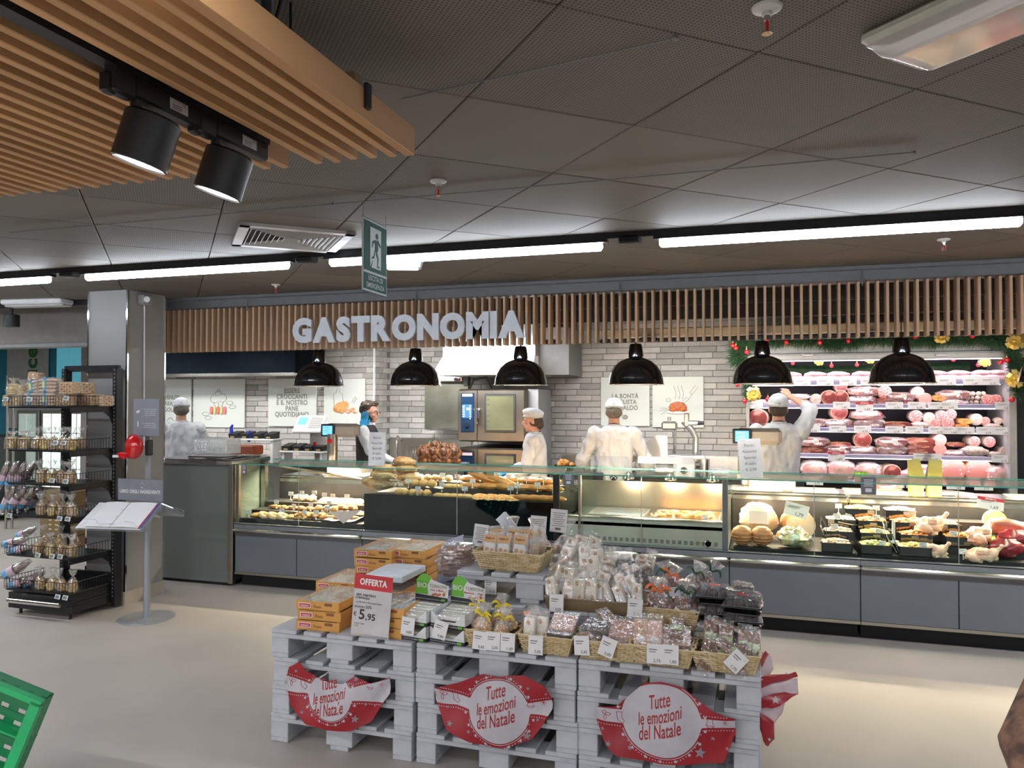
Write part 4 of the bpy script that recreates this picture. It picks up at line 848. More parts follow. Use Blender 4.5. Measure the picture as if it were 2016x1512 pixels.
t = MB(); t.ball((0, 0, .11), (.13, .09, .11), 18, 12, amp=.2, fr=9); u = MB(); u.rbox((0, -.093, .13), (.13, .006, .09), .003, mrot(-8)); p = at(1493, 1032, 6.33)
Kind('wrapped_ham', 'ham', [('meat', t.mesh('meat', mat('pale_ham', (.82, .66, .54), .4, col2=(.7, .48, .34))), -1), ('label_card', u.mesh('label_card', PAPER), -1)]).place('large pale ham with a white card at the back of the ham counter', (p.x, 6.33, .64), (0, 0, 0), 1.1)
t = MB(); t.ball((0, .02, .09), (.11, .07, .10), 18, 12, pw=.9); t.lathe([(0, 0), (.088, 0), (.095, .02)][::-1], 22, 1, o=(0, -.06, .095), rot=mrot(90)); p = at(1570, 1035, 6.3)
Kind('cut_ham', 'ham', [('meat', t.mesh('cutham', [RINDB, mat('turkey_cut', (.85, .68, .50), .45, col2=(.8, .6, .42))]), -1)]).place('ham cut open with a pale face at the right of the ham counter', (p.x, 6.3, .63), (0, 0, 12), 1.15)
cardL = cardk('c', '1,79', w_=.17, h_=.10); p = at(1562, 1005, 6.15); cardL.place('big white price card reading 1,79 over the cut ham', (p.x, 6.15, p.z-.09), (-10, 14, 0), 1.0)
# salad module: black tubs with salads
def tub(w_, d, h, fillm, seed, nm):
    t = MB(); t.box(-w_/2, w_/2, -d/2, d/2, 0, .004)
    for a, b, c_, e in ((-w_/2, w_/2, -d/2, -d/2+.004), (-w_/2, w_/2, d/2-.004, d/2), (-w_/2, -w_/2+.004, -d/2, d/2), (w_/2-.004, w_/2, -d/2, d/2)): t.box(a, b, c_, e, 0, h)
    t.box(-w_/2-.006, w_/2+.006, -d/2-.006, -d/2, h-.006, h); u = MB(); q = random.Random(seed)
    u.grid(lambda a, b: ((a-.5)*(w_-.01), (b-.5)*(d-.01), h-.012+.022*sin(pi*a)*sin(pi*b)), 6, 5)
    for k in range(70):
        a, b = q.uniform(-.46, .46), q.uniform(-.46, .46); u.ball((a*w_, b*d, h-.006+.022*cos(a*3)*cos(b*3)), (q.uniform(.007, .014), q.uniform(.007, .014), .007), 6, 4)
    return Kind(nm, 'salad tray', [('tub', t.mesh('tub', BLACKG, None), -1), ('filling', u.mesh('filling', fillm), -1)])
SAL = {'cream': mat('seafood_salad', (.78, .66, .52), .4, col2=(.6, .3, .2), scale=50), 'green': mat('pea_salad', (.62, .60, .22), .45, col2=(.35, .42, .1), scale=50),
       'yellow': mat('yellow_salad', (.85, .65, .22), .45, col2=(.75, .45, .12), scale=50), 'red': mat('pepper_salad', (.70, .18, .05), .4, col2=(.85, .45, .15), scale=50), 'grey': mat('anchovy_salad', (.45, .44, .40), .3, col2=(.7, .7, .65), scale=60), 'orange': mat('fried_balls', (.80, .38, .08), .5, col2=(.65, .25, .05), scale=30)}
T = {k: tub(.185, .14, .06, m, i, 'salad_tray') for i, (k, m) in enumerate(SAL.items())}
for rowi, (y, z, lst, nmr) in enumerate(((6.02, .602, [(1645, 'cream'), (1722, 'green'), (1797, 'yellow')], 'front'), (6.17, .662, [(1650, 'cream'), (1722, 'yellow'), (1800, 'red'), (1888, 'orange')], 'second'), (6.32, .727, [(1655, 'grey'), (1715, 'red'), (1785, 'red'), (1855, 'cream')], 'third'), (6.47, .792, [(1690, 'yellow'), (1770, 'grey')], 'back'))):
    for i, (px, k) in enumerate(lst): p = at(px, 1000, y); T[k].place('black tray of %s salad, %s in the %s row of the salad counter' % (k, nth(i, len(lst)), nmr), (p.x, y, z), (0, 0, 0), 1.1, 'salad trays')
cards([(1654, 1068), (1737, 1070), (1817, 1073), (1897, 1086)], 5.96, 'white price card in the front row of the salad counter')
cards([(1643, 1037), (1731, 1046), (1812, 1061), (1877, 1050)], 6.1, 'white price card in the second row of the salad counter')
cards([(1648, 1016), (1726, 1019), (1801, 1023), (1868, 1033)], 6.25, 'white price card in the third row of the salad counter')
cards([(1651, 996), (1725, 1000), (1795, 1005)], 6.42, 'white price card at the back of the salad counter')
p = at(1948, 992, 6.3); cardk('c', '1,69', red=True, w_=.17, h_=.085).place('red topped offer card at the back of the salad counter', (p.x, 6.3, p.z-.085), (-15, 8, 0), 1.0)
# tongs
def tongs(px0, py0, px1, py1, y, lb):
    a, b = at(px0, py0, y), at(px1, py1, y-.05); t = MB(); d = V((.012, 0, 0))
    t.tube([a, (a+b)/2+d*1.6, b+d*.6], .0035, 6); t.tube([a, (a+b)/2-d*1.6, b-d*.6], .0035, 6); tag(t.obj('tongs', CHROME), lb, 'tongs')
tongs(1617, 1016, 1625, 1055, 6.12, 'steel tongs standing in the leftmost salad tray'); tongs(1738, 1028, 1768, 1088, 6.0, 'steel tongs leaning over the front salad trays'); tongs(1650, 1027, 1700, 1036, 6.2, 'steel tongs lying across the second salad row')
p = at(1759, 1045, 6.1); t = MB(); t.rbox((p.x, 6.1, p.z), (.022, .01, .14), .004); t.rbox((p.x, 6.1, p.z-.08), (.07, .03, .02), .004); tag(t.obj('serving_spatula', WHITE), 'white plastic spatula standing in the salad counter', 'spatula')
# raw poultry, red meat, brown joint, lettuce
RAW = mat('raw_poultry', (.88, .68, .48), .35, col2=(.85, .48, .38), scale=8, detail=5, bump=.2)
t = MB(); t.ball((0, 0, .06), (.10, .075, .065), 16, 12, amp=.45, fr=9); t.ball((.06, -.03, .09), (.06, .04, .038), 12, 8, amp=.2, rot=mrot(0, -40)); t.ball((-.07, -.03, .06), (.06, .04, .036), 12, 8, amp=.2, rot=mrot(0, 25)); t.tube([(.09, -.035, .115), (.12, -.05, .15)], [.018, .012], 8); t.ball((.122, -.05, .154), .016, 8, 6); t.ball((.0, -.05, .11), (.05, .03, .03), 10, 8, amp=.3); K_raw = K1('raw_chicken', 'poultry', t, RAW)
for px, py, y, rz, s_, lb in ((1828, 1040, 6.2, 40, 1.0, 'pale raw chicken with its legs up in the middle of the salad counter'), (1835, 1090, 6.02, -20, .9, 'raw poultry pieces at the front edge of the salad counter'), (1925, 1060, 6.15, 60, 1.0, 'yellow skinned raw chicken right of the fried balls'), (1932, 1098, 6.0, 10, .9, 'raw poultry at the front edge beside the red meat')):
    p = at(px, py, y); K_raw.place(lb, (p.x, y, p.z-.05), (0, 0, rz), s_)
DRED = mat('dark_red_meat', (.28, .015, .03), .3, col2=(.20, .01, .02)); t = MB(); t.ball((0, 0, .055), (.12, .08, .06), 16, 10, amp=.35); K_red = K1('red_meat_joint', 'meat', t, DRED)
for px, py, y, lb in ((1982, 1080, 6.05, 'dark red meat joint in front of the wrapped pack'), (1998, 1062, 6.2, 'dark red meat joint at the right edge of the salad counter')): p = at(px, py, y); K_red.place(lb, (p.x, y, p.z-.05), (0, 0, 20), 1.0)
t = MB(); t.ball((0, 0, 0), (.16, .05, .07), 18, 10, amp=.2, rot=mrot(0, 10)); p = at(1985, 1040, 6.33); t2 = MB(); t2.lathe([(0, 0), (.085, 0), (.085, .05), (0, .05)], 24, rot=mrot(90))
K1('cooked_joint', 'meat', t, mat('brown_joint', (.38, .13, .09), .4, col2=(.26, .08, .05), scale=8)).place('brown cooked joint at the right of the salad counter', (p.x, 6.33, p.z), (0, 0, 0), .95)
p = at(1958, 1025, 6.42); K1('turkey_roll', 'meat', t2, mat('turkey_roll', (.75, .50, .30), .5)).place('round pale turkey roll standing behind the brown joint', (p.x, 6.44, p.z), (0, 0, 0), .9)
t = MB()
for k in range(40): a = rnd.uniform(0, 6.28); q = rnd.uniform(0, .05); t.grid(lambda u, v, a=a, q=q, s_=rnd.uniform(.02, .04): (q*cos(a)+(u-.5)*s_, q*sin(a)+(v-.5)*s_*.6, .02+.03*sin(u*3)+.01*sin(v*9+a)+q*.3), 3, 2)
K_let = K1('parsley_bunch', 'greens', t, mat('lettuce', (.16, .42, .05), .5, col2=(.30, .55, .12), scale=30)); p = at(1947, 1062, 6.28); K_let.place('green lettuce beside the raw poultry', (p.x, 6.28, p.z-.04), (0, 0, 0), 1.0)
# worktop goods: parsley, red pack, bags, boards, paper roll
p = at(1695, 940, 6.85); K_let.place('green parsley lying on the cooler worktop', (p.x, 6.85, p.z-.02), (0, 0, 30), 1.0)
t = MB(); a = at(1665, 992, 6.63); b = at(1790, 980, 6.63); t.rbox(((a.x+b.x)/2, 6.76, .953), (b.x-a.x, .3, .018), .005); tag(t.obj('cutting_board', WHITE), 'white cutting board on the worktop behind the salad trays', 'cutting board')
t = MB(); t.ball((0, 0, .03), (.10, .06, .035), 14, 9, amp=.3); u = MB(); u.ball((0, 0, .03), (.125, .07, .04), 14, 9, amp=.5, fr=20); p = at(1742, 974, 6.75)
Kind('meat_pack', 'meat', [('meat', t.mesh('meat', mat('bresaola', (.55, .02, .03), .4, col2=(.4, .01, .02))), -1), ('film', u.mesh('film', FILM), -1)]).place('film wrapped red meat on the white cutting board', (p.x, 6.75, .963), (0, 0, -15), 1.0)
t = MB(); t.add([(-.05, -.03, 0), (.05, -.03, 0), (.05, .03, 0), (-.05, .03, 0), (-.055, -.035, .17), (.055, -.035, .17), (.05, .03, .17), (-.05, .03, .17), (-.065, -.005, .29), (.03, -.005, .30), (.032, .002, .30), (-.063, .002, .29)], [(3, 2, 1, 0), (0, 1, 5, 4), (1, 2, 6, 5), (2, 3, 7, 6), (3, 0, 4, 7), (4, 5, 9, 8), (5, 6, 10, 9), (6, 7, 11, 10), (7, 4, 8, 11), (8, 9, 10, 11)])
for k in range(9): t.rbox((0, -.034, .02+k*.018), (.07, .01, .008), .002)
K_bag = K1('paper_food_bag', 'bag', t, YELB)
for px, sx_, lb in ((1803, 1, 'green and yellow food bag on the worktop, left one'), (1838, -1, 'green and yellow food bag on the worktop, right one')): p = at(px, 992, 6.68); K_bag.place(lb, (p.x, 6.68, .945), (0, 0, 8), (.95*sx_, 1, .95))
t = MB(); a, b = at(1880, 983, 6.7), at(1915, 994, 6.62); t.cyl((a.x-.03, 6.78, .965), (b.x, 6.62, .965), .018, None, 14); t.rbox((a.x-.06, 6.78, .96), (.16, .14, .03), .006); tag(t.obj('film_dispenser', ALU), 'grey cling film dispenser on the worktop', 'dispenser')
for i, (pa_, pb_, py) in enumerate(((1440, 1540, 977), (1560, 1650, 981), (1990, 2040, 996))): a, b = at(pa_, py, 6.7), at(pb_, py, 6.7); t = MB(); t.rbox(((a.x+b.x)/2, 6.78, .95), (b.x-a.x, .26, .012), .004); tag(t.obj('paper_sheets', PAPER), ['stack of white sheets on the worktop under the right scales', 'white sheets on the worktop right of the standing server', 'white sheets at the far right of the worktop'][i], 'paper')
t = MB(); a, b = at(638, 938, 6.6), at(712, 944, 6.6); t.rbox(((a.x+b.x)/2, 6.72, .958), (b.x-a.x+.05, .22, .02), .006); tag(t.obj('cutting_board', WHITE), 'white cutting board on the worktop behind the pastry counter', 'cutting board')
# ================================================================== COUNTER SCALES
SCL = mat('scale_grey', (.36, .34, .31), .4); SCB = mat('scale_screen', (.05, .25, .8), .3, emit=.9, ecol=(.12, .40, 1.0), col2=(.1, .35, .9), scale=30)
def scale_(px, lb, base_py, y=6.80, big=1):
    p = at(px, 940, y); r = thing('counter_scale', lb, 'scale', (p.x, y, .945), 0)
    t = MB(); t.rbox((.02, 0, .015), (.10, .12, .03), .006); t.cyl((0, 0, .03), (0, 0, .40), .052, None, 24); t.obj('column', STEEL, r)
    t = MB(); t.rbox((.10, .03, .435), (.37, .10, .135), .03); t.obj('head', SCL, r); t = MB(); t.rbox((-.035, -.025, .435), (.155, .02, .125), .006); sc_ = t.obj('screen_frame', BLACK, r)
    t = MB(); t.rbox((-.035, -.037, .435), (.11, .004, .09), .003); t.obj('screen', SCB, sc_)
    t = MB()
    for k in range(4): t.ob((-.045+.01*(k % 2), -.040, .465-.018*k), (.07-.02*(k % 2), .0006, .006))
    t.obj('screen_text', PAPERB, sc_)
    t = MB(); t.rbox((0, -.054, .33), (.045, .003, .04), .002); t.obj('sticker', REDG, r)
    t = MB(); t.rbox((.20, .0, .055), (.36, .28, .11), .01); t.obj('weighing_base', SCL, r); t = MB(); t.rbox((.20, 0, .118), (.38, .30, .012), .004); t.obj('plate', STEELB, r); return r
scale_(654, 'serving scale with a blue screen behind the pastry counter', 0); scale_(1470, 'serving scale with a blue screen beside the white price sheet, at the ham counter', 0)
def sheet(px, py0, py1, w_, y, lb, tilt=0):
    a, b = at(px, py0, y), at(px, py1, y); h = a.z-b.z; r = thing('price_sheet', lb, 'sign', (b.x, y, b.z), 0, rot=(R(-4), R(tilt), R(3)))
    t = MB(); t.grid(lambda u, v: ((u-.5)*w_, .006*sin(u*3), v*h), 6, 4); t.grid(lambda u, v: ((.5-u)*w_, .0015+.006*sin((1-u)*3), v*h), 6, 4); t.obj('sheet', PAPERB, r)
    t = MB()
    for i, s_ in enumerate(('Panini', 'Assortiti', 'Speciali', 'A solo', '€ 2,99')): t.text(s_, (0, -.002, h*(.80-.155*i)), h*.105)
    t.obj('lettering', INKG, r); return r
sheet(741, 851, 917, .155, 6.05, 'white sheet reading Panini Assortiti standing on the bread counter glass'); sheet(1480, 864, 941, .165, 6.05, 'white sheet reading Panini Assortiti leaning on the right scales', -4)
# other things behind the counter
p = at(596, 828, 7.4); r = thing('label_scale', 'white scale with a sloping keyboard in front of the poster', 'scale', (p.x, 7.6, .97))
t = MB(); t.rbox((.10, .05, .30), (.22, .20, .20), .01); t.rbox((.10, .06, .12), (.14, .14, .24), .006); t.obj('body', SCL, r); t = MB(); t.rbox((0, -.06, .44), (.36, .24, .035), .01, mrot(50)); k_ = t.obj('keyboard_top', WHITE, r)
t = MB(); M_ = mrot(50)
for i in range(7):
    for j in range(6): t.ob(V((0, -.06, .44))+M_@V((.02+i*.021, -.06+.026*j, .019)), (.014, .016, .004), M_)
t.obj('keys', SCL, k_); t = MB(); t.ob(V((0, -.06, .44))+M_@V((-.09, .03, .019)), (.11, .10, .004), M_); t.obj('display', SCB, k_); t = MB(); t.rbox((.06, -.056, .22), (.04, .004, .04), .002); t.obj('sticker', REDG, r)
p = at(633, 868, 7.7); t = MB(); t.lathe([(.10, 0), (.115, .22), (.108, .22), (.095, .01), (0, .01)][::-1], 24, o=(p.x, 7.75, .97+.15)); t.lathe([(.09, 0), (.09, .15), (0, .15)], 20, o=(p.x, 7.75, .97)); tag(t.obj('copper_pot', mat('copper_orange', (.45, .15, .05), .35, metal=.3)), 'orange brown container beside the label scale', 'container')
for nmr, px0, px1, py, y, lb in (('a', 455, 548, 868, 7.55, 'white wall shelf with black utensil tubs behind the service counter'), ('b', 560, 645, 892, 7.55, 'white shelf with black utensil tubs left of the front scales')):
    a, b = at(px0, py-6, y), at(px1, py-6, y); r = thing('utensil_shelf', lb, 'shelf', ((a.x+b.x)/2, y, a.z)); w_ = b.x-a.x
    t = MB(); t.rbox((0, 0, -.01), (w_, .2, .02), .003); t.box(-w_/2+.02, -w_/2+.05, -.08, .09, .97-a.z, -.02); t.box(w_/2-.05, w_/2-.02, -.08, .09, .97-a.z, -.02); t.obj('board', WHITE, r)
    for i in range(4): t = MB(); x = -w_*.37+w_*.25*i; t.add([(x-.05, -.08, .0), (x+.05, -.08, 0), (x+.05, .06, 0), (x-.05, .06, 0), (x-.055, -.09, .05), (x+.055, -.09, .05), (x+.055, .06, .08), (x-.055, .06, .08)], [(3, 2, 1, 0), (0, 1, 5, 4), (1, 2, 6, 5), (2, 3, 7, 6), (3, 0, 4, 7), (4, 5, 6, 7)]); tb = t.obj('utensil_tub', BLACK, r); t = MB(); t.rbox((x, -.088, .015), (.05, .012, .02), .003); t.obj('clip', mat('brass_clip', (.5, .4, .2), .4, metal=.6), tb)
BLUEP = mat('blue_plastic', (.01, .04, .35), .35)
for px, py, s_, lb in ((455, 850, 1, 'larger blue handle standing in the utensil shelf'), (490, 855, .7, 'smaller blue handle standing in the utensil shelf')):
    p = at(px, py+10, 7.5); t = MB(); t.tube([(p.x, 7.5, p.z-.04*s_), (p.x+.005, 7.5, p.z+.05*s_), (p.x, 7.5, p.z+.11*s_), (p.x+.02*s_, 7.5, p.z+.135*s_)], [.016, .022, .018, .014], 8); tag(t.obj('blue_handle', BLUEP), lb, 'tool')
p = at(432, 897, 6.35); r = thing('storage_box', 'clear plastic box with packets on the service counter', 'box', (-4.98, 6.28, 1.165)); t = MB()
for a, b, c_, e in ((-.19, .19, -.10, -.097), (-.19, .19, .097, .10), (-.19, -.187, -.10, .10), (.187, .19, -.10, .10)): t.box(a, b, c_, e, 0, .145)
t.box(-.19, .19, -.1, .1, 0, .003); t.rbox((0, -.1, .145), (.4, .012, .01), .002); t.obj('box', FILMW, r, smooth=None); t = MB(); t.ball((-.05, 0, .03), (.09, .06, .03), 12, 8, amp=.5, fr=18); t.ball((.08, 0, .03), (.08, .06, .03), 12, 8, amp=.5, fr=18); t.obj('packets', FILMW, r)
t = MB(); a, b = at(455, 893, 7.0), at(505, 893, 7.0); t.rbox(((a.x+b.x)/2, 7.0, 1.15), (.36, .2, .10), .01); t.rbox(((a.x+b.x)/2, 7.0, .55), (.4, .3, 1.08), .01, mi=1); tag(t.obj('steel_trolley', [mat('rust_red', (.35, .08, .03), .5), STEEL]), 'steel trolley carrying a rust red tray behind the service counter', 'trolley')
# bread puppet head
p = at(556, 894, 7.75); t = MB(); t.ball((p.x, 7.75, p.z-.02), (.075, .07, .085), 16, 12, amp=.3); u = MB(); u.ball((p.x+.05, 7.71, p.z-.04), (.04, .04, .045), 12, 8, amp=.2); r = thing('brown_figure', 'brown glazed figure with a pale muzzle beside the utensil shelf', 'figure'); t.obj('body', ROAST, r); u.obj('muzzle', mat('pale_muzzle', (.75, .5, .35), .5), r)
# chickens on the spit
sp_ = thing('spit_rack', 'steel rack tray under the roast chickens left of the ovens', 'rack', (0, 0, 0)); a, b = at(812, 912, 7.6), at(903, 912, 7.6)
t = MB(); t.rbox(((a.x+b.x)/2, 7.65, a.z), (b.x-a.x+.1, .3, .02), .005); t.box(a.x, b.x, 7.55, 7.75, .2, a.z-.02); t.obj('tray', GREYM, sp_)
for k in range(6): t = MB(); x = a.x+.03*k-.02; t.tube([(x, 7.6, a.z), (x, 7.6, a.z+.16), (x+.015, 7.6, a.z+.18), (x+.03, 7.6, a.z+.16), (x+.03, 7.6, a.z)], .003, 5); t.obj('wire_loop', CHROME, sp_)
t = MB(); t.ball((0, 0, .09), (.060, .058, .09), 16, 12, amp=.3, fr=12); t.ball((0, -.035, .12), (.035, .03, .045), 10, 8); t.tube([(.03, -.02, .06), (.075, -.03, .12), (.06, -.02, .165)], [.03, .02, .009], 10); t.tube([(-.03, -.02, .06), (-.075, -.03, .12), (-.06, -.02, .165)], [.03, .02, .009], 10); t.ball((.05, -.03, .03), (.028, .02, .03), 8, 6); t.ball((-.05, -.03, .03), (.028, .02, .03), 8, 6)
K_ch = K1('roast_chicken', 'roast chicken', t, ROAST)
for i, (px, dz, y) in enumerate(((835, 0, 7.56), (854, .0, 7.60), (875, 0, 7.56), (894, 0, 7.60), (839, .02, 7.72), (857, .06, 7.72), (876, .04, 7.72), (892, .03, 7.72))):
    p = at(px, 900, y); K_ch.place('brown roast chicken in the %s row left of the ovens, %s' % ('front' if i < 4 else 'upper back', nth(i % 4, 4)), (p.x, y, a.z+.01+dz), (0, 0, rnd.uniform(-30, 30)), .95, 'roast chickens by the ovens')
p = at(836, 865, 7.9); t = MB(); t.lathe([(0, 0), (.035, 0), (.035, .12), (.012, .16), (.012, .18), (0, .18)], 16, o=(p.x, 8.05, 1.0)); u = MB(); u.cyl((p.x, 8.05, 1.18), (p.x, 8.05, 1.22), .014); r = thing('detergent_bottle', 'pale bottle with a green cap behind the roast chickens', 'bottle'); t.obj('bottle', FILMW, r); u.obj('cap', mat('cap_green', (.02, .3, .1), .4), r)
# bowls of fried food on the back counter
for px, w_, lb in ((1112, .22, 'black dish of fried food on the back counter beside the woman'), (1158, .12, 'small black dish of brown fried food on the back counter')):
    p = at(px, 912, 8.1); r = thing('serving_dish', lb, 'dish', (p.x, 8.1, .921)); t = MB(); t.lathe([(w_*.4, 0), (w_*.55, .06), (w_*.53, .06), (w_*.38, .006), (0, .006)][::-1], 20); t.obj('dish', BLACKG, r); t = MB()
    for k in range(26): q = rnd.uniform(0, w_*.42); a_ = rnd.uniform(0, 6.28); t.ball((q*cos(a_), q*sin(a_), .055+rnd.uniform(0, .05)*(1-q/w_)), rnd.uniform(.02, .032), 8, 6, amp=.4)
    t.obj('fried_food', ROASTL, r)
# meat slicer
p = at(1330, 900, 7.75); r = thing('meat_slicer', 'steel meat slicer on the back counter under the chicken poster', 'slicer', (p.x, 7.95, .92)); AL = mat('cast_alu', (.62, .62, .61), .3, metal=.9)
t = MB(); t.rbox((.02, .05, .06), (.52, .34, .10), .03); t.rbox((-.05, .05, .14), (.36, .26, .06), .02); t.obj('base', AL, r)
t = MB(); t.lathe([(0, -.008), (.13, -.006), (.14, 0), (.13, .006), (0, .008)], 36, o=(-.03, .05, .34), rot=mrot(0, 90)@mrot(0, 0, 0)); t.obj('blade', STEELB, r)
t = MB(); t.prism([(-.34, .16), (-.10, .16), (-.10, .40), (-.22, .40), (-.30, .34)], .02, Matrix.Translation((0, .0, 0))); t.obj('thickness_plate', AL, r)
t = MB(); t.rbox((-.08, .02, .50), (.16, .10, .09), .02); t.cyl((-.08, 0, .55), (-.08, 0, .59), .018); t.obj('blade_sharpener', AL, r)
t = MB(); t.tube([(.17, .04, .14), (.18, .04, .38), (.14, .04, .46), (.06, .04, .55)], [.032, .030, .034, .036], 10); t.rbox((.09, .03, .56), (.05, .06, .14), .01); t.cyl((.11, .02, .53), (.20, .02, .53), .026, None, 12); t.obj('pusher_arm', AL, r)
t = MB(); t.cyl((.20, .02, .53), (.26, .02, .53), .022, .018, 12); t.cyl((-.36, -.0, .24), (-.33, 0, .24), .025, None, 12); t.obj('black_knobs', BLACK, r); t = MB(); t.rbox((.06, -.12, .21), (.26, .18, .02), .004); t.obj('meat_table', AL, r)
r = thing('white_slicer', 'small white appliance with a black dial on the back counter', 'appliance', (at(1350, 912, 7.6).x, 7.72, .92)); t = MB(); t.rbox((-.02, 0, .09), (.20, .18, .18), .02); t.rbox((.05, .02, .2), (.24, .16, .03), .01); t.obj('body', WHITE, r); t = MB(); t.cyl((-.02, -.09, .08), (-.02, -.125, .08), .034, .028, 20); t.obj('dial', BLACK, r); t = MB(); t.cyl((.17, 0, 0), (.17, 0, .19), .045, .05, 18); t.obj('steel_cup', STEELB, r)
t = MB(); a = at(1440, 915, 7.7); t.box(a.x-.32, a.x+.05, 7.98, 8.0, .92, 1.12); t.ball((a.x-.18, 7.85, .97), (.16, .1, .05), 16, 8, amp=.5, fr=20); tag(t.obj('wrapped_pack', [FILMW]), 'milky film wrapped packs on the back counter beside the slicer', 'package')
# ================================================================== WALL COOLER with meats
FX0, FX1, FY, FYB = -.08, 2.75, 7.90, 8.58
fr_ = thing('meat_cooler', 'tall white open wall cooler full of hams and salami', 'refrigerator')
FW = mat('cooler_white', (.38, .38, .37), .4); FD = mat('cooler_dark', (.012, .011, .016), .5)
t = MB(); t.box(FX0, FX1, FYB-.03, FYB, .1, 2.2); t.obj('back_panel', FD, fr_)
t = MB(); t.rbox(((FX0+FX1)/2, FY+.12, .42), (FX1-FX0, .56, .72), .01); t.box(FX0, FX1, FY-.15, FY-.14, .1, .80); t.rbox(((FX0+FX1)/2, FY-.10, .80), (FX1-FX0, .12, .05), .01); t.obj('lower_body', mat('cooler_grey', (.30, .32, .33), .4), fr_)
t = MB(); t.rbox((FX0+.015, FY+.32, 1.2), (.03, .72, 2.0), .004); t.obj('side_panel', FW, fr_)
xr_ = at(1984, 800, FY).x; t = MB(); t.rbox((xr_+.03, FY+.32, 1.2), (.06, .72, 2.0), .004); t.obj('side_panel', FW, fr_)
a, b = at(1500, 690, FY-.1), at(1500, 707, FY-.1)
t = MB(); t.rbox(((FX0+FX1)/2, FY+.05, 2.10), (FX1-FX0, .36, .05), .01); t.rbox(((FX0+FX1)/2, FY-.12, 2.085), (FX1-FX0, .03, .055), .008); t.obj('canopy', FW, fr_)
t = MB(); t.box(FX0, FX1, FY-.09, FYB, 2.13, 2.25); t.obj('canopy_top', FW, fr_)
for px in (1590, 1853): p = at(px, 697, FY-.14); t = MB(); t.tube([(p.x-.045, FY-.14, p.z), (p.x-.04, FY-.16, p.z-.012), (p.x+.04, FY-.16, p.z-.012), (p.x+.045, FY-.14, p.z)], .007, 6); t.obj('blind_handle', WHITE, fr_)
RL = mat('rail_lilac', (.42, .40, .58), .3, metal=.3)
LED = mat('cooler_led', (1, .9, 1), .5, emit=FRIDGE_E, ecol=(1, .86, .97))
shz = [at(1700, y, FY+.02).z for y in (752, 798, 845, 897, 948)]
for i, z in enumerate(shz):
    t = MB(); t.rbox(((FX0+xr_)/2+.01, FY+.34, z-.012), (xr_-FX0-.05, .62, .02), .003); s_ = t.obj('shelf', FW, fr_)
    t = MB(); t.rbox(((FX0+xr_)/2+.01, FY+.02, z-.005), (xr_-FX0-.06, .02, .036), .003); t.obj('price_rail', RL, s_)
    if i < 4:
        t = MB(); t.box(FX0+.06, xr_-.04, FY+.06, FY+.085, z-.033, z-.025); t.obj('led_strip', LED, s_)
        area('cooler_light', ((FX0+xr_)/2, FY+.04, z-.035), xr_-FX0-.1, 0.03, 2.2, (1, .84, .93), (R(42), 0, 0))
t = MB(); t.box(FX0+.06, xr_-.04, FY+.0, FY+.03, 2.055, 2.063); t.obj('led_strip', LED, fr_); area('cooler_light', ((FX0+xr_)/2, FY+.0, 2.04), xr_-FX0-.1, .03, 3.5, (1, .86, .95), (R(36), 0, 0))
# meats: kinds
def slab(w_, h, m1, m2, seed):  # half ham with cut face towards the shopper
    t = MB(); t.ball((0, .07, h/2), (w_/2, .10, h/2), 18, 10, pw=.62, amp=.12, seed=seed); u = MB()
    pts = [(w_*.47*math.copysign(abs(cos(a))**.7, cos(a))*(1+.05*noise.noise(V((a, seed, 0)))), h/2+h*.46*math.copysign(abs(sin(a))**.7, sin(a))) for a in [2*pi*i/22 for i in range(22)]]
    u.prism([(x, z) for x, z in pts], .012, Matrix.Translation((0, -.028, 0)))
    return t, u
def Kcut(nm, cat, w_, h, rind, face, seed, filmed=False):
    t, u = slab(w_, h, rind, face, seed); parts = [('rind', t.mesh('rind', rind), -1), ('cut_face', u.mesh('cut_face', face), -1)]
    if filmed: f = MB(); f.ball((0, .05, h/2), (w_*.56, .12, h*.56), 16, 10, pw=.7, amp=.35, fr=20, seed=seed); parts.append(('film', f.mesh('film', FILM), -1))
    return Kind(nm, cat, parts)
KM = {'ham': [Kcut('dry_cured_ham', 'ham', .27, .088, FAT, MEATR, s_, True) for s_ in (1, 2, 3)], 'dark': [Kcut('speck_slab', 'cured meat', .25, .07, RINDB, MEATR, s_) for s_ in (4, 5)],
      'cook': [Kcut('cooked_ham', 'ham', .222, .160, FAT, MEATP, s_, True) for s_ in (6, 7)], 'bacon': [Kcut('bacon_slab', 'bacon', .21, .05, FAT, mat('bacon', (.75, .5, .44), .4, col2=(.45, .1, .1), scale=9, stretch=(1, 1, 6)), 8, True)],
      'orange': [Kcut('smoked_cheese', 'cheese', .12, .055, RINDB, CHED, 10)]}
def disc(r, m1, m2, nm, cat):
    t = MB(); t.lathe([(0, .22), (r*.8, .22), (r, .19), (r, .01), (r*.97, 0), (0, 0)], 28, 0, o=(0, .0, r), rot=mrot(-90), fn=lambda a, j: 1+.03*sin(a*2+j)); u = MB(); u.lathe([(0, -.002), (r*.93, -.002), (r*.95, .003)], 28, 0, o=(0, -.0, r), rot=mrot(-90)); return Kind(nm, cat, [('casing', t.mesh('casing', m1), -1), ('cut_face', u.mesh('cut_face', m2), -1)])
KM['mort'] = [disc(.118, RINDB, MORT, 'mortadella', 'sausage')]; KM['sal'] = [disc(.05, RINDW, SALM, 'salami', 'salami')]; KM['pink'] = [disc(.058, MEATP, MEATP, 'cooked_sausage', 'sausage')]; KM['white'] = [disc(.055, RINDW, RINDW, 'mould_salami', 'salami')]
KM['speck'] = [disc(.072, FAT, MEATR, 'culatello', 'cured meat')]
t = MB(); t.ball((0, .03, .05), (.13, .07, .05), 16, 10, amp=.2); KM['log'] = [K1('white_salami_log', 'salami', t, RINDW)]
t = MB()
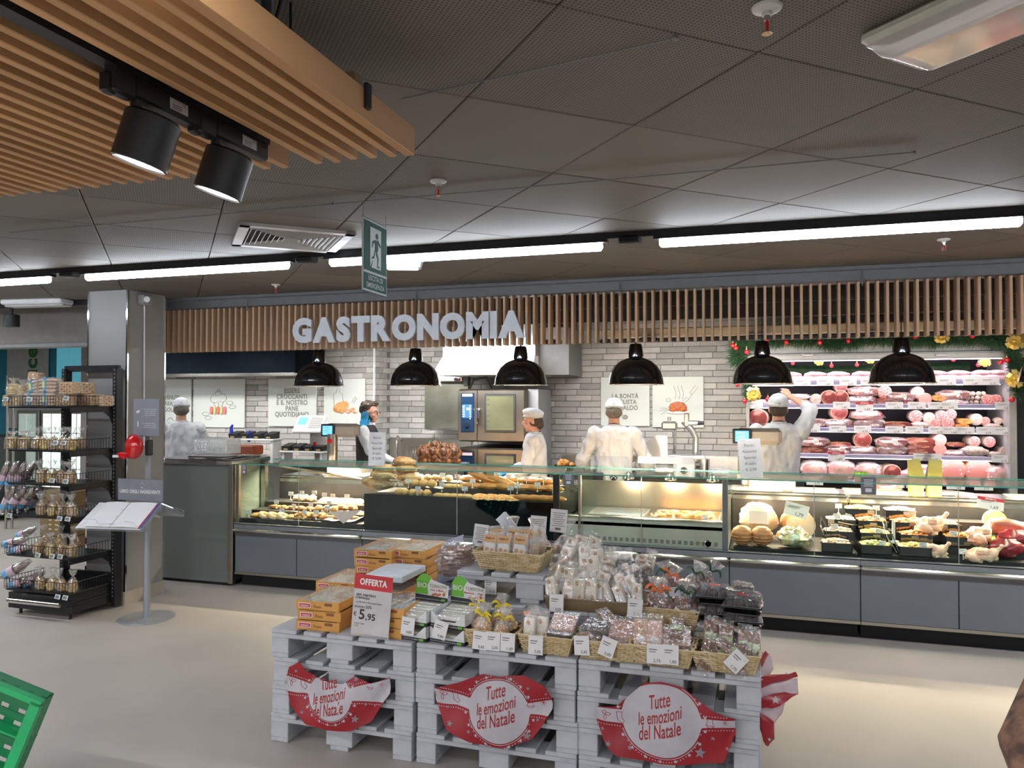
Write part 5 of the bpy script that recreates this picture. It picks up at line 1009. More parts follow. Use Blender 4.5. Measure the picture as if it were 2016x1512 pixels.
for k in range(12): t.ball(((k % 4-1.5)*.042+.01*(k//4), .02+.02*(k % 2), .026+.04*(k//4)), (.024, .03, .024), 10, 7)
KM['balls'] = [K1('salami_bunch', 'salami', t, RINDW)]
t = MB()
for k in range(3): t.rbox((0, .05, .018+.034*k), (.19, .14, .03), .01)
KM['tray'] = [Kind('meat_tray', 'packed meat', [('packs', t.mesh('packs', mat('pale_packs', (.85, .55, .58), .4, col2=(.92, .85, .85), scale=12)), -1)])]
t = MB(); t.rbox((0, .05, .03), (.27, .16, .06), .02); t.ball((0, .04, .075), (.11, .07, .03), 14, 8, amp=.3); KM['pack'] = [K1('white_meat_pack', 'packed meat', t, mat('white_pack', (.66, .50, .52), .4, col2=(.62, .32, .34), scale=10))]
SHELFN = ['top', 'second', 'third', 'fourth', 'bottom']
FOOD = {'ham': 'dry cured ham with dark red cut face', 'dark': 'dark red smoked ham slab', 'cook': 'pink cooked ham in film', 'bacon': 'streaky bacon slab', 'orange': 'orange cut smoked cheese', 'mort': 'large mortadella with a speckled pink face', 'sal': 'cut salami', 'pink': 'pink cut sausage', 'white': 'white skinned salami', 'speck': 'round cured ham with a red face', 'log': 'long white salami', 'balls': 'bunch of small white salami', 'tray': 'packed meat tray', 'pack': 'white wrapped meat pack'}
rows = [
 [('pack', 1556), ('pack', 1605), ('pack', 1652), ('pack', 1700), ('pack', 1745), ('pack', 1790), ('pack', 1842), ('pack', 1890), ('pack', 1938), ('pack', 1970)],
 [('bacon', 1500, 0), ('bacon', 1548, 1, ), ('bacon', 1572, 0), ('bacon', 1572, .055), ('white', 1606, 0), ('speck', 1632, 0), ('speck', 1655, 0), ('speck', 1656, .12, .8), ('ham', 1698, 0), ('ham', 1700, .09, 1), ('sal', 1742, .06, 1.3), ('dark', 1752, 0), ('ham', 1772, .03), ('sal', 1786, 0), ('pink', 1807, .06), ('pink', 1822, 0), ('orange', 1848, .04), ('bacon', 1877, 0), ('ham', 1877, .05), ('balls', 1918, 0), ('sal', 1945, 0), ('sal', 1962, 0)],
 [('speck', 1492, 0, 1.3), ('ham', 1600, 0), ('ham', 1652, 0), ('speck', 1653, .08, 1.05), ('ham', 1712, 0), ('ham', 1708, .085), ('dark', 1768, 0), ('sal', 1803, .06, 1.2), ('log', 1812, 0, .7), ('white', 1829, .05), ('sal', 1842, 0), ('sal', 1853, .08), ('sal', 1866, 0, 1.1), ('sal', 1872, .09), ('orange', 1898, .05), ('orange', 1893, 0), ('white', 1922, .04), ('sal', 1940, .04, .8), ('log', 1955, 0, .6), ('white', 1965, .05, .6), ('white', 1980, .05, .6)],
 [('ham', 1600, .07), ('dark', 1603, 0), ('dark', 1654, .06, .8), ('ham', 1653, 0), ('speck', 1698, .06, 1.1), ('ham', 1700, 0, .9), ('ham', 1755, .08), ('ham', 1756, 0), ('dark', 1812, .10), ('dark', 1811, .05), ('dark', 1812, 0), ('pink', 1850, .09), ('pink', 1850, 0), ('dark', 1882, .09, .6), ('ham', 1880, 0, .7), ('sal', 1918, .09, 1), ('log', 1915, 0, 1.0), ('sal', 1948, .09), ('log', 1958, 0, .55), ('white', 1980, 0, .9)],
 [('cook', 1603, 0, 1.05), ('cook', 1655, 0, 1.1), ('cook', 1709, 0), ('speck', 1756, 0, 1.1), ('pack', 1790, 0), ('pack', 1815, .06), ('cook', 1815, 0, .7), ('mort', 1873, 0), ('mort', 1925, 0), ('cook', 1968, 0, 1.0)]]
for ri, lst in enumerate(rows):
    cnt = {}
    tot_ = {}
    for it in lst: tot_[it[0]] = tot_.get(it[0], 0)+1
    for i, it in enumerate(lst):
        k = it[0]; dz = it[2] if len(it) > 2 else 0; s_ = it[3] if len(it) > 3 else 1; dz = 0 if dz == 1 else dz
        y = FY+.10+(.02 if dz else 0); p = at(it[1], 800, y); c_ = cnt.get(k, 0); cnt[k] = c_+1
        KM[k][i % len(KM[k])].place('%s, %s cooler shelf%s' % (FOOD[k], SHELFN[ri], '' if tot_[k] == 1 else ', '+nth(c_, tot_[k])), (p.x, y, shz[ri]+dz+.001), (0, 0, rnd.uniform(-6, 6)), s_, 'meats on the %s cooler shelf' % SHELFN[ri])
def rc(lst, z, nm, K=None):
    for i, px in enumerate(lst):
        p = at(px, 800, FY-.005); (K or RAILC[i % 5]).place('white price card on the rail of the %s cooler shelf, %s' % (nm, nth(i, len(lst))) if not K else 'red topped offer card on the %s cooler shelf' % nm, (p.x, FY-.003, z-.035), (-6, 0, 0), 1, 'price cards of the cooler')
rc([1580, 1625, 1670, 1712, 1830, 1865, 1915, 1950], shz[0], 'top'); rc([1486, 1657, 1761, 1805, 1845, 1868, 1978], shz[1], 'second'); rc([1702], shz[1]-.02, 'second', RAILR)
rc([1598, 1649, 1698, 1760, 1800, 1845, 1872, 1900, 1940, 1973], shz[2], 'third'); rc([1815, 1835, 1970], shz[3], 'fourth'); rc([1646], shz[3]-.02, 'fourth', RAILR); rc([1603, 1762, 1800, 1835, 1880, 1935], shz[4]-.01, 'bottom')
# ---- garland with baubles and bows
NEED = mat('fir_needles', (.035, .11, .035), .6, col2=(.02, .06, .03), scale=20, rand=.2)
GOLD = mat('gold_ribbon', (.75, .52, .10), .25, metal=.6, col2=(.85, .7, .3), scale=8)
BAUB = mat('red_bauble', (.60, .01, .02), .1, coat=1, col2=(.5, .01, .015))
def garland(pts, lb, dens=170, rad=.055):
    r = thing('fir_garland', lb, 'garland'); core = MB(); P_ = []
    for a, b in zip(pts, pts[1:]):
        n = max(2, int((b-a).length/.04)); P_ += [a.lerp(b, i/n)+V((0, 0, .012*sin(i*1.3+a.x*9))) for i in range(n)]
    core.tube(P_, .008, 5); core.obj('stem', mat('garland_stem', (.03, .05, .02), .8), r); nd = MB(); L = sum((b-a).length for a, b in zip(pts, pts[1:]))
    for k in range(int(L*dens*22)):
        p = P_[rnd.randrange(len(P_))]; d = V((rnd.gauss(0, 1), rnd.gauss(0, .8), rnd.gauss(0, 1))).normalized(); l_ = rnd.uniform(.5, 1.15)*rad; q = d.cross(V((rnd.random(), rnd.random(), rnd.random()))).normalized()*.0055
        o_ = p+V((rnd.uniform(-.02, .02), rnd.uniform(-.015, .015), rnd.uniform(-.02, .02))); nd.add([o_-q, o_+q, o_+d*l_], [(0, 1, 2)])
    nd.obj('needles', NEED, r, kind='stuff', smooth=None); return r
zg = at(1700, 672, FY-.2).z
garland([at(1452, 705, FY-.16), at(1458, 678, FY-.17), at(1500, 664, FY-.18), at(1580, 660, FY-.18), at(1650, 671, FY-.18), at(1720, 658, FY-.18), at(1800, 664, FY-.18), at(1900, 657, FY-.18), at(1990, 665, FY-.18)], 'fir garland along the top of the meat cooler', 420, .125)
garland([at(1458, 690, FY-.16), at(1466, 735, FY-.16), at(1475, 790, FY-.16)], 'fir garland hanging at the left edge of the meat cooler')
garland([at(1990, 665, FY-.2), at(2000, 740, FY-.2), at(2010, 780, FY-.2)], 'fir garland hanging at the right edge of the meat cooler', 240, .08)
t = MB(); t.tube([(FX0+.2, FYB-.08, 2.0), (.9, FYB-.08, 1.98), (1.6, FYB-.08, 2.0), (2.0, FYB-.08, 2.0)], .05, 6); tag(t.obj('fir_garland', NEED), 'dark fir garland inside the cooler above the top shelf', 'garland')
b_ = MB(); b_.ball((0, 0, 0), .024, 16, 12); c_ = MB(); c_.cyl((0, 0, .022), (0, 0, .032), .007); c_.tube([(.004*cos(a), 0, .036+.004*sin(a)) for a in [i*.7 for i in range(9)]], .001, 4); c_.cyl((0, 0, .04), (0, 0, .055), .0008, None, 4); KB = Kind('bauble', 'bauble', [('ball', b_.mesh('ball', BAUB), -1), ('cap', c_.mesh('cap', GOLD), -1)])
bl = [(1443, 680), (1449, 685), (1470, 693), (1510, 669), (1548, 674), (1582, 655), (1614, 674), (1670, 671), (1730, 655), (1802, 663), (1866, 655), (1914, 661), (1968, 652), (2006, 650), (1982, 709), (1970, 713), (1992, 787), (1466, 790), (1512, 786), (1452, 757)]
for i, (px, py) in enumerate(bl): p = at(px, py, FY-.24); KB.place('shiny red bauble on the fir garland, %s' % (nth(i, 14) if i < 14 else ['right of the cooler upper', 'right of the cooler lower', 'lowest at the right edge', 'beside the lower left bow', 'right of the lower left bow', 'left edge under the pendant'][i-14]), p, (0, 0, 0), 1, 'red baubles on the garland')
for i, (px, py) in enumerate(((1561, 715), (1637, 720), (1687, 718), (1818, 716), (1877, 708), (1926, 718))): p = at(px, py, FY+.1); KB.place('red bauble hanging inside the cooler above the meats, %s' % nth(i, 6), p, (0, 0, 0), .85, 'red baubles inside the cooler')
bw = MB()
for k in range(9):
    a = R(40*k+rnd.uniform(-12, 12)); l_ = rnd.uniform(.05, .075); d = V((cos(a), -.3, sin(a))); n_ = V((-sin(a), 0, cos(a)))*.016
    bw.add([V((0, 0, 0))-n_*.3, n_*.3, d*l_*.6+n_+V((0, -.02, 0)), d*l_*.6-n_+V((0, -.02, 0)), d*l_+n_*1.2, d*l_-n_*1.2], [(0, 1, 2, 3), (3, 2, 4, 5)])
    bw.add([V((0, 0, 0))-n_*.3+V((0, .002, 0)), n_*.3+V((0, .002, 0)), d*l_*.6+n_+V((0, -.018, 0)), d*l_*.6-n_+V((0, -.018, 0)), d*l_+n_*1.2+V((0, .002, 0)), d*l_-n_*1.2+V((0, .002, 0))], [(3, 2, 1, 0), (5, 4, 2, 3)])
kn = MB(); kn.ball((0, -.012, 0), .014, 8, 6); KBW = Kind('gold_bow', 'bow', [('loops', bw.mesh('loops', GOLD), -1), ('knot', kn.mesh('knot', GOLD), -1)])
for i, (px, py, s_, lb) in enumerate(((1483, 776, 1.1, 'gold bow on the lower left end of the garland'), (1612, 711, .7, 'gold bow inside the cooler, left one'), (1712, 707, .7, 'gold bow inside the cooler, middle one'), (1938, 712, .8, 'gold bow inside the cooler, right one'), (1820, 645, .9, 'gold bow behind the slats above the cooler'), (1852, 663, 1.0, 'gold bow in the garland above the cooler'), (1996, 672, 1.2, 'gold bow on the garland at the right edge, upper one'), (1996, 746, 1.2, 'gold bow on the garland at the right edge, lower one'))):
    p = at(px, py, FY-.25 if not 0 < i < 4 else FY+.1); KBW.place(lb, p, (0, rnd.uniform(-20, 20), 0), s_)
t = MB(); p = at(1492, 652, 7.3); t.rbox((p.x, 7.4, p.z), (.24, .08, .04), .006); tag(t.obj('red_display', mat('red_led_display', (1, .05, .08), .4, emit=1.6)), 'red lit display behind the slats above the cooler', 'display')
# ================================================================== PALLET ISLAND
WP = mat('white_painted_wood', (.50, .51, .55), .65, col2=(.33, .34, .365), scale=7, stretch=(1, .2, 1), bump=.35, bscale=26, detail=9, lo=.22, hi=.55)
def brd(dx, dy, dz): t = MB(); t.rbox((0, 0, 0), (dx, dy, dz), .003); return t.mesh('board', WP)
PW, PL_, PH = .765, 1.14, .1385
M_str = brd(PW, .14, .021); M_blk = [brd(.098, .14, .076), brd(.142, .14, .076)]; LM = {}
def pallet(x, y, z, lb, grp, dx=0, PL_=PL_):
    if PL_ not in LM: LM[PL_] = (brd(.142, PL_, .021), brd(.098, PL_, .021))
    M_top = LM[PL_]; M_bot = M_top[1]
    r = thing('wooden_pallet', lb, 'pallet', (x+dx, y, z), 0, grp)
    for i, (cx, k) in enumerate(((.071, 0), (.232, 1), (PW/2, 0), (PW-.232, 1), (PW-.071, 0))): link('top_board', M_top[k], r, (cx, PL_/2, PH-.0105))
    for yy in (.07, PL_/2, PL_-.07): link('cross_board', M_str, r, (PW/2, yy, PH-.032))
    for yy in (.07, PL_/2, PL_-.07):
        for cx, k in ((.049, 0), (PW/2, 1), (PW-.049, 0)): link('block', M_blk[k], r, (cx, yy, .021+.038))
    for cx in (.049, PW/2, PW-.049): link('bottom_board', M_bot, r, (cx, PL_/2, .0105))
PXS = [-2.297, -1.518, -.752]; PY = 3.317; PN = ['left', 'middle', 'right']; LV = ['bottom', 'second lowest', 'third', 'top']
for i, x in enumerate(PXS):
    for l in range(4): pallet(x, PY+.008*((l*3+i) % 3), l*PH, 'white painted wooden pallet, %s of the four in the %s front stack' % (LV[l], PN[i]), 'white pallets of the island', .006*((l+i) % 3-1))
PZ = PH*4
for i in (1, 2): pallet(PXS[i], 3.575+(i == 1)*.0, PZ, 'white pallet set back on top of the %s stack' % PN[i], 'white pallets of the island', 0, .52)
PZ2 = PZ+PH
pallet(-1.44, 3.64, PZ2, 'topmost white pallet under the wicker basket of carton bags', 'white pallets of the island', 0, .46)
PZ3 = PZ2+PH
# ---- red and white Christmas banners
BRED = mat('banner_red', (.34, .008, .018), .4, col2=(.28, .006, .014), scale=4); BWH = mat('banner_white', (.52, .49, .53), .45); BINK = mat('banner_ink', (.36, .02, .03), .5)
def star(cx, cz, r, rot=0): return [(cx+(r if k % 2 == 0 else r*.45)*sin(R(36*k+rot)), cz+(r if k % 2 == 0 else r*.45)*cos(R(36*k+rot))) for k in range(10)]
def banner(lb, top, bot, mid, cpx, rx, rz, Y, txtc, bandl, bandr, stars, bulge=.035, M4=None, name='christmas_banner', tops=1, squash=None):
    # top/bot: pixel outlines (left to right); everything is then laid out in metres on a bulging sheet
    f2 = lambda px, py: (lambda p: (p.x, p.z))(at(px, py, Y))
    T_ = [f2(*p) for p in top]; B_ = [f2(*p) for p in bot]
    def ev(L, x):
        if x <= L[0][0]: return L[0][1]
        for (a, b), (c_, d) in zip(L, L[1:]):
            if x <= c_: return b+(d-b)*(x-a)/max(1e-6, c_-a)
        return L[-1][1]
    xa = max(T_[0][0], B_[0][0]) if False else min(T_[0][0], B_[0][0]); xb = max(T_[-1][0], B_[-1][0])
    def sy(x, z):
        u = (x-xa)/(xb-xa); zt, zb = ev(T_, x), ev(B_, x); v = (z-zb)/max(.01, zt-zb)
        return Y-.012-bulge*max(0, sin(pi*min(1, max(0, u))))*(1.0-.5*v)-.010*sin(u*13+v*2)-.007*sin(u*7-v*5)
    XF = (lambda x, z, e: V((x, sy(x, z)-e, z))) if M4 is None else (lambda x, z, e: M4@V((x, sy(x, z)-e, z)))
    r = thing(name, lb, 'banner'); N, Mv = 44, 18; g = MB(); vs = []
    for j in range(Mv+1):
        for i in range(N+1): x = xa+(xb-xa)*i/N; zt, zb = ev(T_, x), ev(B_, x); vs.append((x, zb+(zt-zb)*j/Mv))
    vf = [XF(x, z, 0) for x, z in vs]; vb = [XF(x, z, -.0015) for x, z in vs]; n1 = N+1; L = len(vs)
    q = [(j*n1+i, j*n1+i+1, (j+1)*n1+i+1, (j+1)*n1+i) for j in range(Mv) for i in range(N)]
    g.add(vf+vb, q+[tuple(L+k for k in reversed(f)) for f in q]); g.obj('foil', BRED, r)
    inside = lambda x, z: ev(B_, x)+.002 < z < ev(T_, x)-.002 and xa < x < xb
    cx, cz = f2(*cpx)
    bl = [f2(*p) for p in bandl]; br_ = [f2(*p) for p in bandr]  # (upper, lower) at each end
    def band(x, which):
        if abs(x-cx) < rx:
            e = rz*sqrt(max(0, 1-((x-cx)/rx)**2)); lo_, hi = cz-e, cz+e
        else: lo_, hi = cz, cz
        if x < cx: u = (x-bl[0][0])/(cx-bl[0][0]); h2, l2 = bl[0][1]+(cz+.05*rz-bl[0][1])*u*.9, bl[1][1]+(cz-.35*rz-bl[1][1])*u*.9
        else: u = (br_[0][0]-x)/(br_[0][0]-cx); h2, l2 = br_[0][1]+(cz+.05*rz-br_[0][1])*u*.9, br_[1][1]+(cz-.35*rz-br_[1][1])*u*.9
        return max(hi, h2) if which else min(lo_, l2)
    def strip(fl_, fh, e, mi, nm, x0=None, x1=None, n=90):
        m = MB(); x0 = x0 or xa; x1 = x1 or xb; P0, P1, P2 = [], [], []
        for i in range(n+1):
            x = x0+(x1-x0)*i/n; a, b = max(fl_(x), ev(B_, x)), min(fh(x), ev(T_, x))
            if b < a: b = a
            P0.append(XF(x, a, e)); P2.append(XF(x, b, e)); P1.append([XF(x, a+(b-a)*k/8, e) for k in range(9)])
        vs_ = [p for row in P1 for p in row]; m.add(vs_, [(i*9+k, (i+1)*9+k, (i+1)*9+k+1, i*9+k+1) for i in range(n) for k in range(8)]); return m
    m = strip(lambda x: band(x, 0)-0, lambda x: band(x, 1), .0012, 0, 'w'); m.obj('white_field', BWH, r)
    # outline ring of the disc, dots and stars along the edge
    rg = MB()
    for s_ in (1, -1):
        for a in range(0, 180, 4):
            pts = []
            for aa in (a, a+4):
                for k in (1.035, 1.055): pts.append((cx+rx*k*cos(R(aa)), cz+s_*rz*k*sin(R(aa))))
            if all(inside(*p) for p in pts) and abs(pts[0][0]-cx) < rx*.93: P = [XF(p[0], p[1], .0018) for p in pts]; rg.add(P, [(0, 1, 3, 2), (2, 3, 1, 0)])
    n = 0
    for s_ in (1, -1):
        x = xa+.01
        while x < xb:
            z = band(x, s_ > 0)+s_*.012*(1.6 if abs(x-cx) < rx else 1)
            if inside(x, z): rg.add([XF(x+.0028*cos(R(60*k)), z+.0028*sin(R(60*k)), .0018) for k in range(6)], [tuple(range(6)), tuple(reversed(range(6)))]); n += 1
            x += .0115
    for px, py, sr in stars:
        x, z = f2(px, py); S_ = star(x, z, sr, 8)
        if inside(x, z): c0 = XF(x, z, .002); P = [XF(a, b, .002) for a, b in S_]; rg.add([c0]+P, [(0, k+1, (k+1) % 10+1) for k in range(10)]+[(0, (k+1) % 10+1, k+1) for k in range(10)])
    for k in range(9):
        a = R(20*k+10); 
        for s_ in (1, -1):
            x, z = cx+(rx+.018)*cos(a), cz+s_*(rz+.018)*sin(a)
            if inside(x, z) and (z > band(x, 1) or z < band(x, 0)): c0 = XF(x, z, .002); P = [XF(p, q_, .002) for p, q_ in star(x, z, .009, 0)]; rg.add([c0]+P, [(0, k2+1, (k2+1) % 10+1) for k2 in range(10)])
    rg.obj('white_print', BWH, r, smooth=None, kind='stuff')
    tm = MB()
    for s_, tx, tz, h_, sx in (('Tutte', txtc[0], txtc[1]+.058, .060, .62), ('le emozioni', txtc[0], txtc[1]-.002, .055, .66), ('del Natale', txtc[0], txtc[1]-.064, .060, .66)):
        vs_, fs_ = txt(s_, .012); tm.add([XF(tx+v.x*h_*sx*1.05, tz+v.y*h_*1.35+(v.x*.012), .0022) for v in vs_], fs_)
    # line drawings: holly, stocking, bell, snowflake
    def ln(pts, ox, oz):
        for a, b in zip(pts, pts[1:]):
            p, q_ = V((ox+a[0], 0, oz+a[1])), V((ox+b[0], 0, oz+b[1])); d = (q_-p); nn = V((-d.z, 0, d.x)).normalized()*.0009
            if inside(p.x, p.z) and inside(q_.x, q_.z): tm.add([XF((p-nn).x, (p-nn).z, .0022), XF((q_-nn).x, (q_-nn).z, .0022), XF((q_+nn).x, (q_+nn).z, .0022), XF((p+nn).x, (p+nn).z, .0022)], [(0, 1, 2, 3), (3, 2, 1, 0)])
    hx, hz = bl[0][0], (bl[0][1]+bl[1][1])/2
    ln(circ(0, .01, .008, .008, 8), hx+.035, hz); ln(circ(0, 0, .012, .006, 8), hx+.05, hz+.002); ln(circ(0, 0, .006, .012, 8), hx+.038, hz-.012)
    ln([(-.01, .025), (.014, .025), (.012, 0), (.024, -.012), (.016, -.024), (-.004, -.01), (-.01, .025)], hx+.095, hz-.012)
    kx, kz = br_[0][0], (br_[0][1]+br_[1][1])/2
    ln([(-.018, -.018), (-.012, -.01), (-.010, .01), (0, .022), (.010, .01), (.012, -.01), (.018, -.018), (-.018, -.018)], kx-.10, kz-.004); ln(circ(0, -.022, .012, .005, 8), kx-.10, kz-.004)
    for a in range(0, 180, 60): ln([(-.014*cos(R(a)), -.014*sin(R(a))), (.014*cos(R(a)), .014*sin(R(a)))], kx-.04, kz)
    tm.obj('lettering', BINK, r, smooth=None); return r
c1 = at(640, 1358, 3.29); banner('red and white banner reading Tutte le emozioni del Natale on the left pallet stack', [(566, 1342), (575, 1310), (594, 1300), (604, 1318), (640, 1335), (680, 1343), (700, 1330), (735, 1342), (772, 1330)], [(566, 1345), (578, 1380), (612, 1420), (650, 1431), (700, 1432), (735, 1418), (758, 1380), (772, 1362)], 0, (655, 1368), .122, .105, 3.30, (at(652, 1358, 3.29).x, at(652, 1377, 3.29).z), [(566, 1323), (568, 1347)], [(772, 1332), (770, 1358)], [(603, 1396, .010), (706, 1410, .020), (724, 1383, .010), (741, 1387, .007), (588, 1318, .010), (705, 1334, .014)])
banner('red and white banner reading Tutte le emozioni del Natale on the middle pallet stack', [(860, 1350), (905, 1342), (955, 1322), (985, 1329), (1035, 1327), (1075, 1345), (1090, 1372)], [(860, 1372), (885, 1430), (930, 1455), (1000, 1465), (1050, 1452), (1070, 1425), (1090, 1392)], 0, (985, 1395), .142, .135, 3.30, (at(980, 1390, 3.29).x, at(980, 1395, 3.29).z), [(860, 1350), (860, 1370)], [(1090, 1374), (1090, 1390)], [(886, 1388, .009), (891, 1418, .016), (928, 1434, .010), (1040, 1445, .020), (1004, 1334, .010), (1043, 1351, .009), (1060, 1415, .010), (1078, 1362, .007)])
banner('red and white banner reading Tutte le emozioni del Natale on the right pallet stack', [(1176, 1386), (1215, 1388), (1270, 1340), (1305, 1338), (1345, 1352), (1400, 1394), (1448, 1412)], [(1176, 1415), (1195, 1462), (1215, 1480), (1300, 1496), (1425, 1500), (1448, 1440)], 0, (1302, 1412), .165, .148, 3.30, (at(1300, 1408, 3.29).x, at(1300, 1416, 3.29).z), [(1176, 1386), (1176, 1412)], [(1448, 1414), (1448, 1426)], [(1200, 1458, .014), (1242, 1465, .011), (1379, 1478, .024), (1404, 1451, .010), (1432, 1471, .009), (1188, 1430, .009)], .03)
# side banner bulging from the right flank of the right stack
MX = Matrix.Translation((.055, 3.62, 0))@Matrix.Rotation(R(68), 4, 'Z')@Matrix.Translation((.35, -3.30, 0))
r = thing('christmas_banner', 'crumpled red and white banner sticking out on the right side of the pallets', 'banner')
sx0 = .03
def fold(pp, mi, dep=.02, nm='foil_fold', m=None):
    t = MB(); P = [at(px, py, y) for px, py, y in pp]; n = len(P); c0 = sum(P, V())/n; 
    vs = []; 
    for k in range(n): vs += [P[k], P[k].lerp(P[(k+1) % n], .5)+V((0, 0, .004*(-1)**k))]
    nn = len(vs); inner = [c0+(v-c0)*.55+V((0, -dep, 0)) for v in vs]; back = [v+V((0, .004, 0)) for v in vs]
    t.add(vs+inner+[c0+V((0, -dep*1.3, 0))]+back, [(k, (k+1) % nn, nn+(k+1) % nn, nn+k) for k in range(nn)]+[(nn+k, nn+(k+1) % nn, 2*nn) for k in range(nn)]+[tuple(reversed(range(2*nn+1, 3*nn+1)))]+[((k+1) % nn, k, 2*nn+1+k, 2*nn+1+(k+1) % nn) for k in range(nn)])
    t.obj(nm, m or BRED, r, smooth=60); return t
PKW = mat('banner_white_lit', (.66, .52, .57), .4)  # lighter pinkish copy of the banner white, light on the folds painted in
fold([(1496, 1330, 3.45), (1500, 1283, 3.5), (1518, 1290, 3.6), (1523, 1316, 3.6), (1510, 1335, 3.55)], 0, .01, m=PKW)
fold([(1497, 1300, 3.42), (1507, 1281, 3.47), (1514, 1288, 3.5), (1500, 1316, 3.45)], 0, .008)
fold([(1496, 1333, 3.4), (1540, 1328, 3.5), (1566, 1323, 3.6), (1571, 1332, 3.6), (1520, 1345, 3.45), (1497, 1356, 3.4)], 0, .01)
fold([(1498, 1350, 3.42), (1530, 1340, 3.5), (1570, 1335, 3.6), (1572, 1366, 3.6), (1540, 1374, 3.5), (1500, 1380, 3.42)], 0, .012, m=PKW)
fold([(1496, 1375, 3.38), (1545, 1363, 3.5), (1572, 1366, 3.55), (1548, 1382, 3.45), (1520, 1395, 3.4), (1497, 1395, 3.38)], 0, .01)
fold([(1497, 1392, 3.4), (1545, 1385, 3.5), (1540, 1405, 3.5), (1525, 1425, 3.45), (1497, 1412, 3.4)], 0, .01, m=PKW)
fold([(1496, 1405, 3.38), (1524, 1422, 3.42), (1525, 1455, 3.42), (1512, 1470, 3.4), (1503, 1460, 3.38), (1496, 1435, 3.38)], 0, .012)
t = MB()
for px, py, s_ in ((1500, 1338, .006), (1527, 1378, .018), (1515, 1456, .008), (1548, 1326, .006)):
    p = at(px, py, 3.36); P = [V((a, p.y, b)) for a, b in star(p.x, p.z, s_)]; t.add([p]+P, [(0, k+1, (k+1) % 10+1) for k in range(10)])
t.obj('printed_stars', BWH, r, smooth=None)
# ================================================================== GOODS: recipes
WICK = mat('wicker', (.72, .58, .36), .5, col2=(.50, .36, .18), scale=22, stretch=(1, 1, 3)); WICKD = mat('wicker_shadow', (.22, .15, .07), .8)  # second wicker is a darker copy, shade inside the weave painted in
def wicker(w_, d, h, taper=.82, rows_=8, dark=False):
    t = MB(); L = lambda z: taper+(1-taper)*z/h
    def ringpt(s_, z, off):
        k = L(z); W_, D_ = w_*k/2, d*k/2; per = 2*(w_+d); q = s_*per
        if q < w_: return V((-W_+q/w_*2*W_, -D_-off, z))
        q -= w_
        if q < d: return V((W_+off, -D_+q/d*2*D_, z))
        q -= d
        if q < w_: return V((W_-q/w_*2*W_, D_+off, z))
        q -= w_; return V((-W_-off, D_-q/d*2*D_, z))
    ns = int(2*(w_+d)/.019)//2*2; n = ns*2
    for j in range(rows_):
        z = h*(j+.5)/rows_
        t.tube([ringpt(i/n, z, .0035*cos(pi*i/2+pi*j)) for i in range(n)], h/rows_*.47, 4, closed=True)
    st = MB()
    for i in range(ns): st.tube([ringpt((i+.5)/ns, 0, 0), ringpt((i+.5)/ns, h, 0)], .003, 4)
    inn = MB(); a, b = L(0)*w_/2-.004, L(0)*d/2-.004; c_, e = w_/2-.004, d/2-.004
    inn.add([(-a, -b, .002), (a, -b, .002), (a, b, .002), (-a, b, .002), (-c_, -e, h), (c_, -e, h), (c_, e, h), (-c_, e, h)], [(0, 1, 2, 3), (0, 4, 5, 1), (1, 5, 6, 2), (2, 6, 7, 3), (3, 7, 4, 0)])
    rim = MB()
    for q in (0, 1): rim.tube([ringpt(i/n, h+.003, (.003 if q else -.002)*cos(pi*i/3+q*pi)) for i in range(n)], .0038, 5, closed=True)
    return Kind('wicker_basket', 'basket', [('weave', t.mesh('weave', WICK), -1), ('stakes', st.mesh('stakes', WICK), -1), ('shade_lining', inn.mesh('shade_lining', WICKD), -1), ('rim', rim.mesh('rim', WICK), -1)])
KW = wicker(.265, .19, .078); KWB = wicker(.36, .24, .085)
NOUG = mat('nougat', (.80, .73, .62), .5, col2=(.74, .66, .54), scale=20); NUT = mat('almond', (.36, .17, .07), .5, col2=(.55, .3, .14), scale=60)
def crunch(c1, c2, nm): return mat(nm, c1, .35, kind='voro', col2=c2, scale=55, lo=.12, hi=.4, bump=.6)
BRIT = [crunch((.22, .08, .03), (.58, .34, .16), 'hazelnut_brittle'), crunch((.50, .24, .10), (.82, .58, .34), 'almond_brittle'), crunch((.62, .34, .26), (.88, .66, .56), 'pink_praline'), crunch((.05, .02, .015), (.22, .10, .05), 'dark_brittle')]
LIME = mat('lime_label', (.56, .66, .34), .5)
